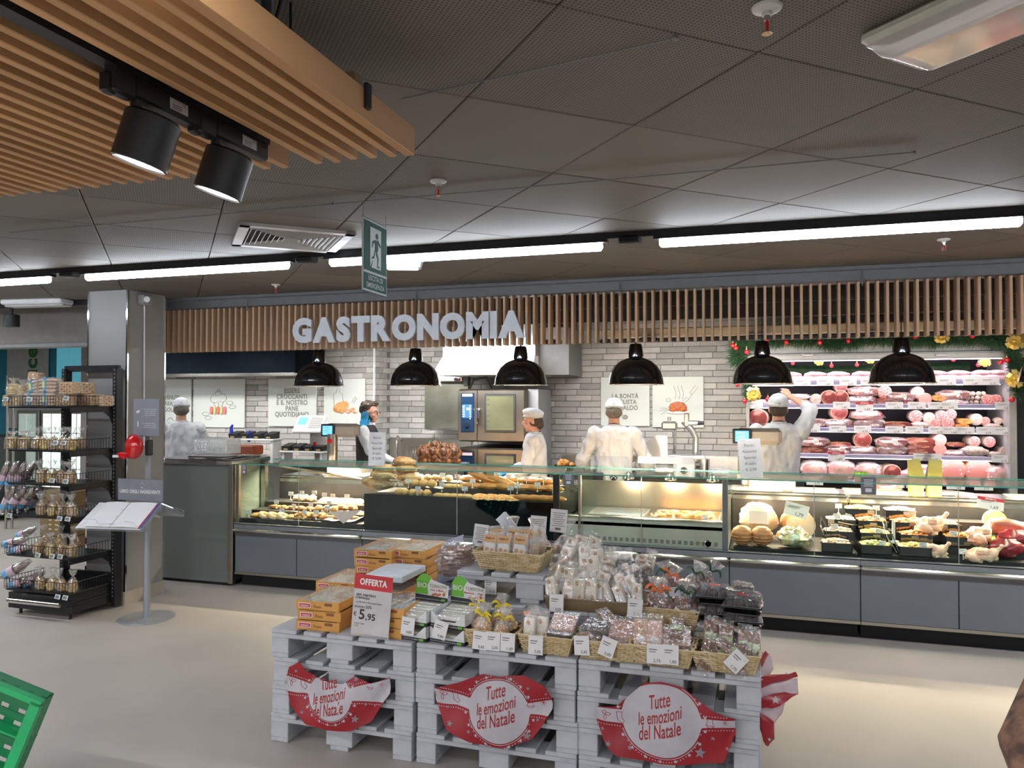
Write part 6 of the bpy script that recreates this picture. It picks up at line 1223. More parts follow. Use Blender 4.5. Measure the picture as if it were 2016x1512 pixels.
def nbar(w_, d, h, nuts=True, label=None, seed=1, open_film=True):
    q = random.Random(seed); a = MB(); a.rbox((0, 0, h/2), (w_, d, h), .004); parts = [('nougat', a.mesh('nougat', NOUG), -1)]
    if nuts:
        b = MB()
        for k in range(max(2, int(h/.045))): b.ball((q.uniform(-.2, .2)*w_, -d/2, h*(k+.6)/max(2, int(h/.045))), (.013, .003, .010), 10, 6, rot=mrot(0, q.uniform(0, 90))); b.ball((q.uniform(-.2, .2)*w_, d/2, h*(k+.4)/3), (.012, .003, .009), 8, 5)
        b.ball((0, 0, h), (.012, .009, .003), 8, 5); parts.append(('nuts', b.mesh('nuts', NUT), -1))
    if label:
        c_ = MB(); c_.ob((0, -d/2-.0012, h*.32), (w_*.92, .0012, h*.5), None, 0); c_.ob((-w_*.15, -d/2-.002, h*.32), (w_*.13, .0006, h*.44), None, 1); c_.ob((w_*.2, -d/2-.002, h*.25), (w_*.12, .0006, h*.1), None, 1); parts.append(('label', c_.mesh('label', [PAPER, RED]), -1))
    f = MB(); f.rbox((0, 0, h/2), (w_*1.12, d*1.25, h*1.03), .006); 
    for s_ in (1, -1):
        z0 = h*1.02 if s_ > 0 else 0
        f.grid(lambda u, v: ((u-.5)*w_*(1.1+.25*v), .004*sin(u*16+v*3)*v+(.5-v)*.0, z0+s_*v*.028+.004*sin(u*11)*v), 12, 4)
    parts.append(('film', f.mesh('film', FILM), -1)); return Kind('nougat_bar', 'nougat', parts)
KN = [nbar(.062, .035, .125, seed=i) for i in range(3)]; KNL = [nbar(.048, .028, .13, label=True, seed=i+9) for i in range(2)]
def brit(w_, d, h, m, lab=None, nm='brittle_pack'):
    a = MB(); a.rbox((0, 0, h/2), (w_, d, h), .003); parts = [('bar', a.mesh('bar', m), -1)]
    if lab == 'oval': b = MB(); b.lathe([(0, 0), (.019, 0), (.019, .001), (0, .001)][::-1], 18, o=(0, 0, h+.002), sy=.75); parts.append(('label', b.mesh('label', PAPERB), -1))
    if lab == 'lime': b = MB(); b.rbox((0, 0, h+.0015), (w_*.98, d*.25, .0015), .0006); b.lathe([(0, 0), (.02, 0), (.02, .001), (0, .001)][::-1], 16, o=(0, 0, h+.0025)); parts.append(('label', b.mesh('label', LIME), -1))
    f = MB(); f.rbox((0, 0, h/2+.001), (w_*1.07, d*1.1, h*1.35), .004); f.grid(lambda u, v: ((u-.5)*w_*1.06, d*.55+v*.022, h*.5+.004*sin(u*20)*v), 12, 3); f.grid(lambda u, v: ((u-.5)*w_*1.06, -d*.55-v*.022, h*.5+.004*sin(u*17)*v), 12, 3); parts.append(('film', f.mesh('film', FILM), -1))
    return Kind(nm, 'sweets', parts)
KB_ = {'oval0': brit(.062, .16, .018, BRIT[1], 'oval'), 'oval1': brit(.062, .16, .018, BRIT[2], 'oval'), 'lime': brit(.06, .13, .02, BRIT[0], 'lime'), 'choc': brit(.12, .085, .032, BRIT[3], 'oval'), 'praline': brit(.12, .10, .02, BRIT[2], None), 'haz': brit(.075, .09, .018, BRIT[0]), 'alm': brit(.12, .09, .022, BRIT[1], 'oval')}
def sack(seed, w_, h, cm, piece=.014, ribbon=None, label=False, neck=.06, npc=60, fm=None, flat=.75):
    q = random.Random(seed); a = MB()
    for k in range(npc):
        z = q.uniform(.1, .95)*h; rr_ = w_*.42*min(1, sqrt(max(0, 1-(z/h-.4)**2*1.6))); th = q.uniform(0, 6.28); k_ = q.uniform(.5, 1)
        a.ball((rr_*k_*cos(th), rr_*k_*flat*sin(th), z), (piece*q.uniform(.8, 1.5), piece*.8, piece*q.uniform(.6, 1)), 6, 5, rot=mrot(q.uniform(0, 90), q.uniform(0, 90), 0))
    f = MB(); prof = [(.02, 0), (w_*.46, .005), (w_*.52, h*.35), (w_*.48, h*.75), (w_*.40, h*.98), (w_*.16, h+neck*.5), (w_*.07, h+neck*.62), (w_*.20, h+neck*.9), (w_*.36, h+neck*1.5)]
    f.lathe(prof, 22, sy=flat, fn=lambda t, j: 1+(.07+.05*(j > 4))*noise.noise(V((cos(t)*3+seed, sin(t)*3, j*.9)))*2.2+(.16*sin(t*7+seed) if j > 6 else .03*sin(9*t+j)))
    parts = [('contents', a.mesh('contents', cm), -1), ('film', f.mesh('film', fm or FILM, 50), -1)]
    if ribbon:
        r_ = MB(); z = h+neck*.6; r_.tube([(w_*.09*cos(t_), w_*.08*sin(t_), z) for t_ in [i*.7 for i in range(9)]], .004, 5, closed=True)
        for s_ in (-1, 1):
            r_.grid(lambda u, v, s_=s_: (s_*(.005+.045*u), -w_*.1-.012*sin(pi*u)+(v-.5)*.001, z+.02*sin(pi*u)+(v-.5)*.013), 8, 1); r_.grid(lambda u, v, s_=s_: (s_*(.004+.03*u), -w_*.11-.012*u, z-.055*u+(v-.5)*.004+.006*sin(6*u)), 8, 1)
        parts.append(('ribbon', r_.mesh('ribbon', ribbon), -1))
    if label: l_ = MB(); l_.ob((.01, -w_*.43, h*.32), (w_*.5, .0015, h*.5), mrot(8, 12, 0)); parts.append(('label', l_.mesh('label', PAPERB), -1))
    return parts
YR_ = mat('yellow_ribbon', (.85, .66, .03), .35); OR_ = mat('orange_ribbon', (.85, .16, .02), .4); GR_ = mat('green_ribbon', (.03, .08, .04), .4)
CK = mat('nut_cookies', (.72, .45, .18), .6, col2=(.5, .26, .09), scale=40, bump=.4); CKD = mat('dark_sweets', (.14, .05, .03), .4, col2=(.30, .14, .10), scale=30); CKG = mat('grey_sweets', (.50, .44, .42), .6, col2=(.35, .28, .25), scale=20)
KSY = [Kind('sweets_bag', 'sweets bag', sack(i, .085, .075, CK, .012, YR_, True)) for i in range(2)]; KSO = [Kind('sweets_bag', 'sweets bag', sack(5+i, .10, .085, CKD, .014, OR_ if i == 0 else GR_, True)) for i in range(2)]; KSG = Kind('sweets_bag', 'sweets bag', sack(9, .16, .13, CKG, .022, None, False, .10, 50))
# clamshell
a = MB(); a.rbox((0, 0, .022), (.165, .125, .044), .02); a.rbox((0, 0, .05), (.18, .14, .008), .003); b = MB(); b.add([(-.085, -.065, .054), (.085, -.065, .054), (.085, .065, .054), (-.085, .065, .054), (-.06, -.042, .098), (.06, -.042, .098), (.06, .042, .098), (-.06, .042, .098)], [(0, 1, 5, 4), (1, 2, 6, 5), (2, 3, 7, 6), (3, 0, 4, 7), (4, 5, 6, 7)]); b.tube([(-.085, -.065, .055), (.085, -.065, .055), (.085, .065, .055), (-.085, .065, .055)], .003, 6, closed=True)
for k in (-1, 0, 1): b.tube([(k*.03, -.066, .056), (k*.022, -.044, .097)], .002, 4)
c_ = MB()
for k in range(14): c_.ball((rnd.uniform(-.055, .055), rnd.uniform(-.035, .035), .05+rnd.uniform(0, .02)), .017, 8, 6)
l_ = MB(); l_.ob((0, .0, .099), (.05, .03, .001)); KC = Kind('clamshell_pack', 'sweets pack', [('base', a.mesh('base', BLACKG), -1), ('sweets', c_.mesh('sweets', CHOC), -1), ('lid', b.mesh('lid', PLEX), -1), ('label', l_.mesh('label', RED), -1)])
# carton topped bags ("Sfoglie")
a = MB(); a.rbox((0, 0, .035), (.062, .035, .07), .006); b = MB(); b.add([(-.032, -.02, .0), (.032, -.02, 0), (.032, .02, 0), (-.032, .02, 0), (-.032, -.02, .105), (.032, -.02, .105), (.032, .02, .105), (-.032, .02, .105), (-.032, -.002, .145), (.032, -.002, .145), (.032, .002, .145), (-.032, .002, .145)], [(0, 1, 5, 4), (1, 2, 6, 5), (2, 3, 7, 6), (3, 0, 4, 7), (4, 5, 9, 8), (6, 7, 11, 10), (8, 9, 10, 11), (5, 6, 10, 9), (7, 4, 8, 11)])
c_ = MB(); c_.ob((0, -.0213, .052), (.052, .001, .082)); d_ = MB(); d_.ob((0, -.0165, .113), (.062, .001, .034), mrot(-25)); e_ = MB()
for x, z, s_ in ((-.013, .066, .010), (.012, .062, .009), (-.002, .05, .008), (-.016, .052, .006)): e_.ball((x, -.0222, z), (s_, .001, s_*.9), 10, 6)
g_ = MB(); g_.ob((0, -.0225, .022), (.02, .001, .014)); h_ = MB(); h_.text('Sfoglie di', (0, -.021, .112), .012, rot=mrot(-25), bold=.01); h_.text('Lenticchie', (0, -.0215, .100), .011, rot=mrot(-25))
KCB = Kind('carton_bag', 'biscuit bag', [('biscuits', a.mesh('biscuits', CK), -1), ('bag', b.mesh('bag', FILMW), -1), ('front_label', c_.mesh('front_label', PAPER), -1), ('top_label', d_.mesh('top_label', mat('kraft_orange', (.72, .42, .20), .5)), -1), ('printed_biscuits', e_.mesh('pb', mat('print_biscuit', (.50, .24, .12), .6, col2=(.7, .5, .3), scale=90)), -1), ('red_mark', g_.mesh('rm', RED), -1), ('top_text', h_.mesh('tt', CHOC, None), -1)])
# wafer pile in film
a = MB()
for k in range(16): a.ob((rnd.uniform(-.012, .012), rnd.uniform(-.01, .01), .006+k*.0085), (.15, .12, .004), mrot(rnd.uniform(-4, 4), rnd.uniform(-4, 4), rnd.uniform(-18, 18)))
f = MB(); f.ball((0, 0, .075), (.115, .09, .085), 18, 12, amp=.4, fr=16, pw=.8)
KWF = Kind('flatbread_pack', 'flatbread', [('sheets', a.mesh('sheets', mat('carasau', (.40, .19, .11), .5, col2=(.22, .09, .05), scale=15)), -1), ('film', f.mesh('film', FILM), -1)])
# ---- placing helper for goods: pixel of base centre + depth
def put(K, px, py, y, lb, rot=(0, 0, 0), s_=1, grp=None, z=None, name=None):
    p = at(px, py, y); return K.place(lb, (p.x, y, p.z if z is None else z), rot, s_, grp, name)
# baskets in the front row
YF = 3.43; bpx = [(966, 1280), (1075, 1292), (1193, 1302), (1303, 1312), (1428, 1322)]
bn = ['of yellow ribboned bags, first of the front row', 'of boxed nougat, second of the front row', 'of brittle packs, middle of the front row', 'of long praline bars, fourth of the front row', 'of lime labelled nut bars, rightmost of the front row']
BX = []
for (px, py), n_ in zip(bpx, bn): x = at(px, py-18, YF-.08).x; BX.append(x); KW.place('pale wicker basket '+n_, (x, YF, PZ+.001), (0, 0, rnd.uniform(-3, 3)), (1.03 if px > 1100 else .95, 1, 1), 'wicker baskets in the front row')
zi = PZ+.02; g1 = 'goods in the front baskets'
for i, (dx, dy, dz, a_) in enumerate(((-.085, -.04, .02, 20), (-.03, -.05, .02, -5), (.03, -.045, .01, 12), (-.06, .03, .045, -25), (.0, .04, .05, 10), (.06, .04, .04, -18))): KSY[i % 2].place('clear bag of nut biscuits with a yellow ribbon, %s in the first front basket' % ORD[i], (BX[0]+dx, YF+dy, zi+dz), (rnd.uniform(-8, 8), a_, rnd.uniform(-20, 20)), .95, g1)
KSO[0].place('bag with an orange red ribbon between the first two front baskets', (BX[0]+.145, YF+.02, zi+.0), (0, 12, 0), .95)
for i, (dx, dy) in enumerate(((-.085, -.055), (-.085, -.015), (-.035, -.02))): KN[i].place('clear boxed nougat block with nuts, %s in the second front basket' % ORD[i], (BX[1]+dx, YF+dy, zi+.015), (-12, 0, 4), (.85, 1, .9), g1)
for i, (dx, dz, k) in enumerate(((.055, .02, 'choc'), (.05, .055, 'choc'), (.06, .09, 'praline'))): KB_[k].place(['dark chocolate brittle pack low in the second front basket', 'chocolate brittle pack in the middle of the second front basket', 'flat pink praline pack on top of the second front basket'][i], (BX[1]+dx, YF-.01+.015*i, zi+dz), (28, 0, rnd.uniform(-8, 8)), .95, g1)
for i, (dx, dz, k, rx_, rz_) in enumerate(((-.07, .03, 'alm', 55, 25), (.04, .02, 'alm', 62, -6), (-.06, .075, 'choc', 20, -25), (.05, .08, 'praline', 35, 8), (-.02, .11, 'haz', 40, 50))): KB_[k].place('nut brittle pack, %s from below in the middle front basket' % ORD[i], (BX[2]+dx, YF-.02+.02*i, zi+dz), (rx_, 0, rz_), .95, g1)
for i, (dx, k) in enumerate(((-.095, 'oval0'), (-.035, 'oval1'))): KB_[k].place(['upright golden almond bar with an oval label', 'upright pink praline bar with an oval label'][i]+' in the fourth front basket', (BX[3]+dx, YF-.03, zi+.075), (76, 0, 3), 1, g1)
for i, (dx, dz, k, rx_) in enumerate(((.06, .01, 'haz', 10), (.06, .035, 'haz', 14), (.055, .07, 'praline', 30), (.05, .10, 'lime', 20))): KB_[k].place('brittle pack, %s from below at the right of the fourth front basket' % ORD[i], (BX[3]+dx, YF-.02+.02*i, zi+dz), (rx_, 0, 80 if k == 'haz' else rnd.uniform(-9, 9)), .95, g1)
for i, (dx, dy, dz, rx_, ry_, rz_) in enumerate(((-.08, -.05, .03, 55, 30, 20), (-.01, -.03, .04, 50, -8, 30), (.06, -.04, .03, 45, -10, -15), (.0, .02, .08, 62, 0, -4), (.075, .02, .07, 68, 5, 8), (-.07, .04, .09, 70, 10, 20), (.11, .03, .06, 72, 0, 4), (.0, .07, .13, 15, 5, 80), (-.04, .08, .10, 12, -4, 76), (.03, -.06, .055, 30, 0, 70))): KB_['lime'].place('nut bar with a lime green label, %s in the rightmost front basket' % ORD[i], (BX[4]+dx, YF+dy, zi+dz), (rx_, ry_, rz_), .95, g1)
# price cards on the front baskets
TAGK = [cardk('c', n_, w_=.068, h_=.082, stand=False, th=.21) for n_ in ('2,45', '2,05', '1,60', '3,05', '3,00', '2,75', '1,80', '1,70', '4,80', '4,15')]
def ptag(k, px, py, y, lb, ry=0, rz=0, s_=1, rx=-6): p = at(px, py, y); TAGK[k].place(lb, (p.x, y, p.z), (rx, ry, rz), s_, 'paper price cards of the island')
YT_ = YF-.112
for k, px, py, ry, nm in ((0, 943, 1279, 3, 'at the left of three on the first front basket'), (1, 970, 1281, 0, 'in the middle of three on the first front basket'), (2, 999, 1283, 0, 'at the right of three on the first front basket'), (3, 1054, 1289, 0, 'reading 3,05 on the second front basket'), (0, 1146, 1290, -4, 'reading 2,45 on the middle front basket'), (4, 1190, 1292, 18, 'reading 3,00 hanging askew on the middle front basket'), (5, 1289, 1307, 0, 'on the left of the fourth front basket'), (6, 1320, 1309, 0, 'on the right of the fourth front basket'), (7, 1436, 1316, 42, 'reading 1,70 turned on its corner on the rightmost basket')): ptag(k, px, py, YT_, 'white price card '+nm, ry)
# middle tier: two carton trays of nougat, wicker basket, clamshells
CART = mat('brown_carton', (.40, .30, .17), .7, col2=(.34, .25, .14)); YM = 3.68
def tray(px, y, w_, z, lb):
    x = at(px, 1195, y-.1).x; r = thing('carton_tray', lb, 'tray', (x, y, z)); t = MB()
    t.add([(-w_/2+.015, -.10, 0), (w_/2-.015, -.10, 0), (w_/2-.015, .10, 0), (-w_/2+.015, .10, 0), (-w_/2, -.115, .06), (w_/2, -.115, .06), (w_/2, .115, .06), (-w_/2, .115, .06)], [(0, 1, 2, 3), (0, 4, 5, 1), (1, 5, 6, 2), (2, 6, 7, 3), (3, 7, 4, 0), (3, 2, 1, 0), (1, 5, 4, 0), (2, 6, 5, 1), (3, 7, 6, 2), (0, 4, 7, 3)]); t.obj('tray', CART, r, smooth=None); t = MB(); t.tube([(-w_/2, -.116, .061), (w_/2, -.116, .061), (w_/2, .116, .061), (-w_/2, .116, .061)], .003, 4, closed=True); t.obj('foil_edge', CHROME, r); return x
xt1 = tray(1125, YM, .26, PZ2+.001, 'brown carton tray of walnut nougat bars'); xt2 = tray(1218, YM, .27, PZ2+.001, 'brown carton tray of red labelled nougat bars')
g2 = 'nougat bars in the middle trays'; n = 0
for r_ in range(5):
    for k in range(4 if r_ < 4 else 3):
        KN[n % 3].place('walnut nougat bar in film, row %s from the front, %s' % (ORD[r_], nth(k, 4)), (xt1-.085+.06*k+rnd.uniform(-.008, .008), YM-.075+.05*r_+rnd.uniform(-.012, .012), PZ2+.015+.040*r_+rnd.uniform(0, .02)), (-18+rnd.uniform(-16, 16), rnd.uniform(-22, 22), rnd.uniform(-30, 30)), 1.0, g2); n += 1
n = 0
for r_ in range(4):
    for k in range(4): KNL[n % 2].place('nougat bar with a red striped label, row %s from the front, %s' % (ORD[r_], nth(k, 4)), (xt2-.09+.058*k+rnd.uniform(-.008, .008), YM-.075+.055*r_, PZ2+.012+.035*r_), (-16+rnd.uniform(-8, 8), -12+rnd.uniform(-22, 24), rnd.uniform(-20, 20)), 1.0, g2); n += 1
for i, (dx, dz, a_) in enumerate(((.02, .17, -8), (.10, .16, 20), (.13, .19, 5))): KNL[0].place('nougat piece on top of the red labelled pile, %s' % nth(i, 3), (xt2+dx-.06, YM+.10, PZ2+dz), (60, a_, a_*2), 1, g2)
D_ = brit(.075, .12, .03, BRIT[3]); 
for i, (dx, dz, a_) in enumerate(((-.0, .20, 20), (.06, .19, -15), (.10, .17, 30))): D_.place('dark chocolate nougat slab at the back of the trays, %s' % nth(i, 3), (xt2+dx, YM+.06, PZ2+dz-.03), (70, 0, a_), .9, g2)
xm = at(1322, 1215, YM-.1).x; KWB.place('pale wicker basket of dark sweets with orange ribbons', (xm-.0, YM-.02, PZ+PH*.72), (0, 0, -3), (.72, .85, 1.0))
for i, (dx, dy, dz, a_, k) in enumerate(((-.085, -.04, .02, 5, 0), (-.03, -.05, .015, -10, 0), (.03, -.05, .02, 15, 1), (.08, -.03, .02, -10, 1), (-.07, .03, .085, 25, 0), (.0, .03, .09, -15, 1), (.06, .03, .10, 20, 1), (.1, .06, .12, 35, 1))): KSO[k].place('clear bag of dark sweets, %s in the ribboned basket' % ORD[i], (xm+dx, YM+dy-.02, PZ2+dz-.02), (rnd.uniform(-15, 10), a_, rnd.uniform(-30, 30)), 1, 'bags in the ribboned basket')
for i, (px, py, y, rz_) in enumerate(((1408, 1192, 3.62, 0), (1462, 1212, 3.55, -6), (1462, 1240, 3.55, 2), (1406, 1225, 3.62, 3))): put(KC, px, py, y, 'clear clamshell of chocolates, '+['upper left one of the four', 'upper right one of the four', 'lower right one of the four', 'lower left one of the four'][i], (0, 0, rz_), .95, 'clamshells at the right edge')
KD = brit(.085, .05, .025, BRIT[3]); 
for i, (px, py, y, rx_) in enumerate(((1462, 1160, 3.62, 10), (1448, 1172, 3.6, 0), (1478, 1178, 3.58, 12))): put(KD, px, py, y, 'small dark cake bar in film on the clamshells, '+['topmost', 'left one', 'right one'][i], (rx_, 8, 15), .95, 'small cake bars')
ptag(3, 1095, 1205, 3.52, 'white price card reading 3,05 below the walnut nougat tray', 0); ptag(1, 1249, 1215, 3.52, 'white price card reading 2,05 below the red labelled nougat tray', 3)
# top tier: basket of carton bags
YB = 3.80; xb_ = at(1000, 1135, YB-.12).x; KWB.place('large wicker basket of carton topped biscuit bags', (xb_, YB, PZ3+.001), (0, 0, -4), (1.02, 1, 1.05))
for i, (dx, dy, rz_, ry_) in enumerate(((-.11, -.07, -4, 0), (-.035, -.075, -3, 0), (.045, -.07, -4, 2), (-.09, .0, 8, -6), (-.02, .01, 0, 5), (.05, .01, -6, -4), (.10, -.02, -60, 0), (.12, .04, -65, 5), (.08, .07, -50, 0))): KCB.place('biscuit bag with an orange carton top, '+['front left', 'front middle', 'front right', 'second row left', 'second row middle', 'second row right', 'turned sideways at the right end', 'rear turned sideways', 'rear right'][i]+' of the basket', (xb_+dx, YB+dy, PZ3+.03+(.02 if dy > -.05 else 0)), (-6, ry_, rz_), (1.1, 1, 1.08), 'biscuit bags in the top basket')
put(KWF, 900, 1130, 3.80, 'film wrapped pile of thin dark flatbread left of the top basket', (0, 0, 10), 1.0)
put(KSG, 1108, 1115, 4.02, 'bag of grey dusted sweets behind the top basket, right one', (0, 4, 0), .9); put(KSG, 1062, 1105, 4.05, 'bag of grey dusted sweets behind the top basket, middle one', (0, -4, 40), .85); put(KSG, 1010, 1092, 4.10, 'bag of grey dusted sweets behind the top basket, left one', (0, 0, 80), .75)
CN = MB(); CN.cyl((-.05, 0, .01), (.05, 0, .01), .011, None, 10); f = MB(); f.rbox((0, 0, .011), (.14, .035, .03), .008); KST = Kind('cinnamon_roll_pack', 'sweets', [('sticks', CN.mesh('s', CK), -1), ('film', f.mesh('f', FILM), -1)])
for i, (px, py) in enumerate(((1095, 1128), (1105, 1112), (1090, 1145))): put(KST, px, py, 3.72, 'orange stick pack between basket and nougat, %s' % ['middle', 'upper', 'lower'][i], (0, -35, 20), 1)
INFO = MB(); INFO.rbox((0, 0, .06), (.09, .002, .12), .001); ip = MB()
for k in range(7): ip.ob((0, -.0016, .10-.011*k), (.07-.01*(k % 3), .0004, .003))
ip.ob((.0, -.0016, .018), (.03, .0004, .012)); KI = Kind('info_sheet', 'sign', [('sheet', INFO.mesh('sheet', PAPER, None), -1), ('print', ip.mesh('print', INKG, None), 0)])
put(KI, 1098, 1048, 3.95, 'white ingredient sheet standing at the right of the top goods', (-6, 3, 0), 1.0); put(KI, 1058, 1060, 4.0, 'beige ingredient sheet behind the top basket', (-8, 2, 0), 1.0); put(KI, 944, 1073, 4.05, 'white ingredient sheet above the flatbread pile', (-10, 4, 0), .95)
t = MB(); a = at(1005, 1050, 4.1); t.grid(lambda u, v: (a.x-.06+.10*u-.03*v+.02*sin(v*3), 4.1+.03*sin(u*3), a.z+.12*v*(1-abs(u-.45)*.9)), 8, 8); t.grid(lambda u, v: (a.x+.04-.10*u-.03*v+.02*sin(v*3), 4.101+.03*sin((1-u)*3), a.z+.12*v*(1-abs(.55-u)*.9)), 8, 8); tag(t.obj('curled_sheet', PAPERB), 'curled pointed white sheet behind the top basket', 'paper')
ptag(9, 965, 1170, 3.66, 'white price card reading 4,15 under the top basket', 0, 0, .95)
# leaning acrylic plate left of the flatbread
a = at(863, 1150, 3.85); t = MB(); t.add([at(855, 1165, 3.8), at(893, 1140, 3.9), at(913, 1052, 4.0), at(874, 1066, 3.9)]+[p+V((0, .004, 0)) for p in (at(855, 1165, 3.8), at(893, 1140, 3.9), at(913, 1052, 4.0), at(874, 1066, 3.9))], [(0, 1, 2, 3), (7, 6, 5, 4), (0, 4, 5, 1), (1, 5, 6, 2), (2, 6, 7, 3), (3, 7, 4, 0)]); tag(t.obj('leaning_board', mat('lilac_board', (.50, .54, .68), .3), smooth=None), 'pale lilac board leaning behind the torrone boxes', 'board')
t = MB(); a = at(852, 1102, 4.2); t.rbox((a.x+.0, 4.25, a.z-.02), (.10, .12, .07), .003); tag(t.obj('white_carton', WHITE), 'small white carton behind the orange crates', 'box')
# boxes under the upper tier seen through the gap
t = MB(); t.rbox((at(905, 1215, 3.75).x, 3.80, PZ+.09), (.30, .25, .17), .01); t.rbox((at(905, 1215, 3.75).x+.02, 3.80, PZ+.19), (.30, .04, .02), .005, mrot(0, -12), 1); tag(t.obj('film_wrapped_box', [film('grey_wrap', .3, (.55, .6, .7), .1, .35), BLACK]), 'grey film wrapped box behind the yellow ribboned bags', 'box')
# ---- torrone display boxes (two columns, two high)
def textured(s_): pass
BX_W = mat('box_white', (.70, .71, .72), .45); BX_G = mat('box_green', (.14, .45, .03), .45, col2=(.12, .40, .025)); HON = mat('honey_print', (.55, .14, .03), .4)
def tbox(x, y, z, lb, head, s2):
    r = thing('display_box', lb, 'box', (x, y, z), -7); w_, d, h = .185, .20, .07
    t = MB(); t.box(-w_/2, w_/2, -d/2, d/2, 0, .003); t.box(-w_/2, -w_/2+.003, -d/2, d/2, 0, h); t.box(w_/2-.003, w_/2, -d/2, d/2, 0, h); t.box(-w_/2, w_/2, d/2-.003, d/2, 0, h)
    t.prism([(-w_/2, 0), (w_/2, 0), (w_/2, h), (w_/2-.01, h), (w_/2-.055, .028), (-w_/2+.055, .028), (-w_/2+.01, h), (-w_/2, h)], .003, Matrix.Translation((0, -d/2, 0))); t.obj('tray', BX_W, r, smooth=None)
    t = MB(); t.box(-w_/2-.0008, w_/2+.0008, -d/2-.0012, -d/2, 0, .016, 0); t.box(w_/2, w_/2+.001, -d/2, d/2, 0, .016, 0); t.text('PRODOTTO DA AGRICOLTURA BIOLOGICA', (-.01, -d/2-.002, .005), .008, 1); t.ob((w_*.36, -d/2-.002, .008), (.022, .001, .011), None, 2); t.obj('black_band', [BLACK, BX_W, BX_G], r, smooth=None)
    if head:
        M_ = Matrix.Translation((0, d/2-.005, h-.01))@Matrix.Rotation(R(-8), 4, 'X'); hh = .105
        g = [(-w_/2, 0), (w_/2, 0), (w_/2, .085), (.0, .105), (-.02, .125), (-.05, .135), (-w_/2+.02, .125), (-w_/2, .10)]
        t = MB(); t.prism(g, .003, M_); hd_ = t.obj('header_card', BX_W, r, smooth=None)
        t = MB(); t.prism([(-w_/2, .035), (-.02, .035), (-.028, .08), (-.008, .113), (-.02, .125), (-.05, .135), (-w_/2+.02, .125), (-w_/2, .10)], .0006, M_@Matrix.Translation((0, -.0012, 0))); t.obj('green_field', BX_G, hd_, smooth=None)
        t = MB(); t.prism([(-w_/2, 0), (w_/2, 0), (w_/2, .026), (-w_/2, .034)], .0006, M_@Matrix.Translation((0, -.0012, 0))); t.obj('black_base', BLACK, hd_, smooth=None)
        t = MB(); 
        def tx(s_, cx, cz, hgt, mi, bold=0, sx=1): vs_, fs_ = txt(s_, bold); t.add([M_@V((cx+v.x*hgt*sx, -.0022, cz+v.y*hgt)) for v in vs_], fs_, mi)
        tx('BIO', -.058, .066, .034, 0, .01); tx('TORRONE', .036, .070, .023, 1, 0, .95); tx(s2, .03, .054, .014, 2, .01); tx('PRODOTTO DA AGRICOLTURA BIOLOGICA', -.01, .010, .008, 0)
        t.add([M_@V((x_, -.0022, z_)) for x_, z_ in ((.058, .008), (.08, .008), (.08, .02), (.058, .02))], [(0, 1, 2, 3)], 3)
        t.obj('lettering', [PAPER, mat('pale_ink', (.28, .24, .12), .6) , RED, BX_G], hd_, smooth=None)
        t = MB(); 
        for k in range(4): t.ball(M_@V((.01+.012*k, -.003, .036+.004*(k % 2))), (.009, .002, .006), 8, 5)
        t.ball(M_@V((.07, -.003, .042)), (.007, .002, .009), 8, 5); t.tube([M_@V((.07, -.003, .05)), M_@V((.088, -.003, .066))], .001, 4); t.obj('printed_nuts', HON, hd_)
    TB = brit(.155, .03, .016, mat('torrone_bar', (.80, .74, .66), .45, col2=(.6, .4, .28), scale=45, lo=.3, hi=.42) if not bpy.data.materials.get('torrone_bar') else bpy.data.materials['torrone_bar'])
    return r
TBK = brit(.155, .034, .018, mat('torrone', (.82, .78, .70), .45, col2=(.58, .36, .22), scale=38, lo=.30, hi=.42), nm='torrone_bar')
for ci, (px, s2, nm) in enumerate(((812, 'Noci e Miele', 'left'), (886, 'Mandorle e Miele', 'right'))):
    x = at(px, 1262, 3.36).x; y = 3.45+.0*ci
    for l in (0, 1):
        z = PZ+.001+l*.073
        if l == 0:
            # lower boxes have no header
            pass
        tbox(x+.004*l, y, z, 'white torrone display box, %s of the %s column' % ('upper' if l else 'lower', nm), l == 1, s2)
        for k in range(5): TBK.place('torrone bar in film, %s from the front in the %s %s box' % (ORD[k], 'upper' if l else 'lower', nm), (x+.002*k, y-.072+.036*k, z+(.02 if l == 0 else .028+.004*k)), (rnd.uniform(-10, 10), 0, -7+rnd.uniform(-4, 4)), .98, 'torrone bars in the display boxes')
ptag(8, 801, 1250, 3.325, 'white price card reading 4,80 on the left torrone boxes', 4); ptag(8, 862, 1257, 3.325, 'white price card reading 4,80 tilted on the right torrone boxes', 14)
for o_ in list(bpy.data.meshes):
    pass
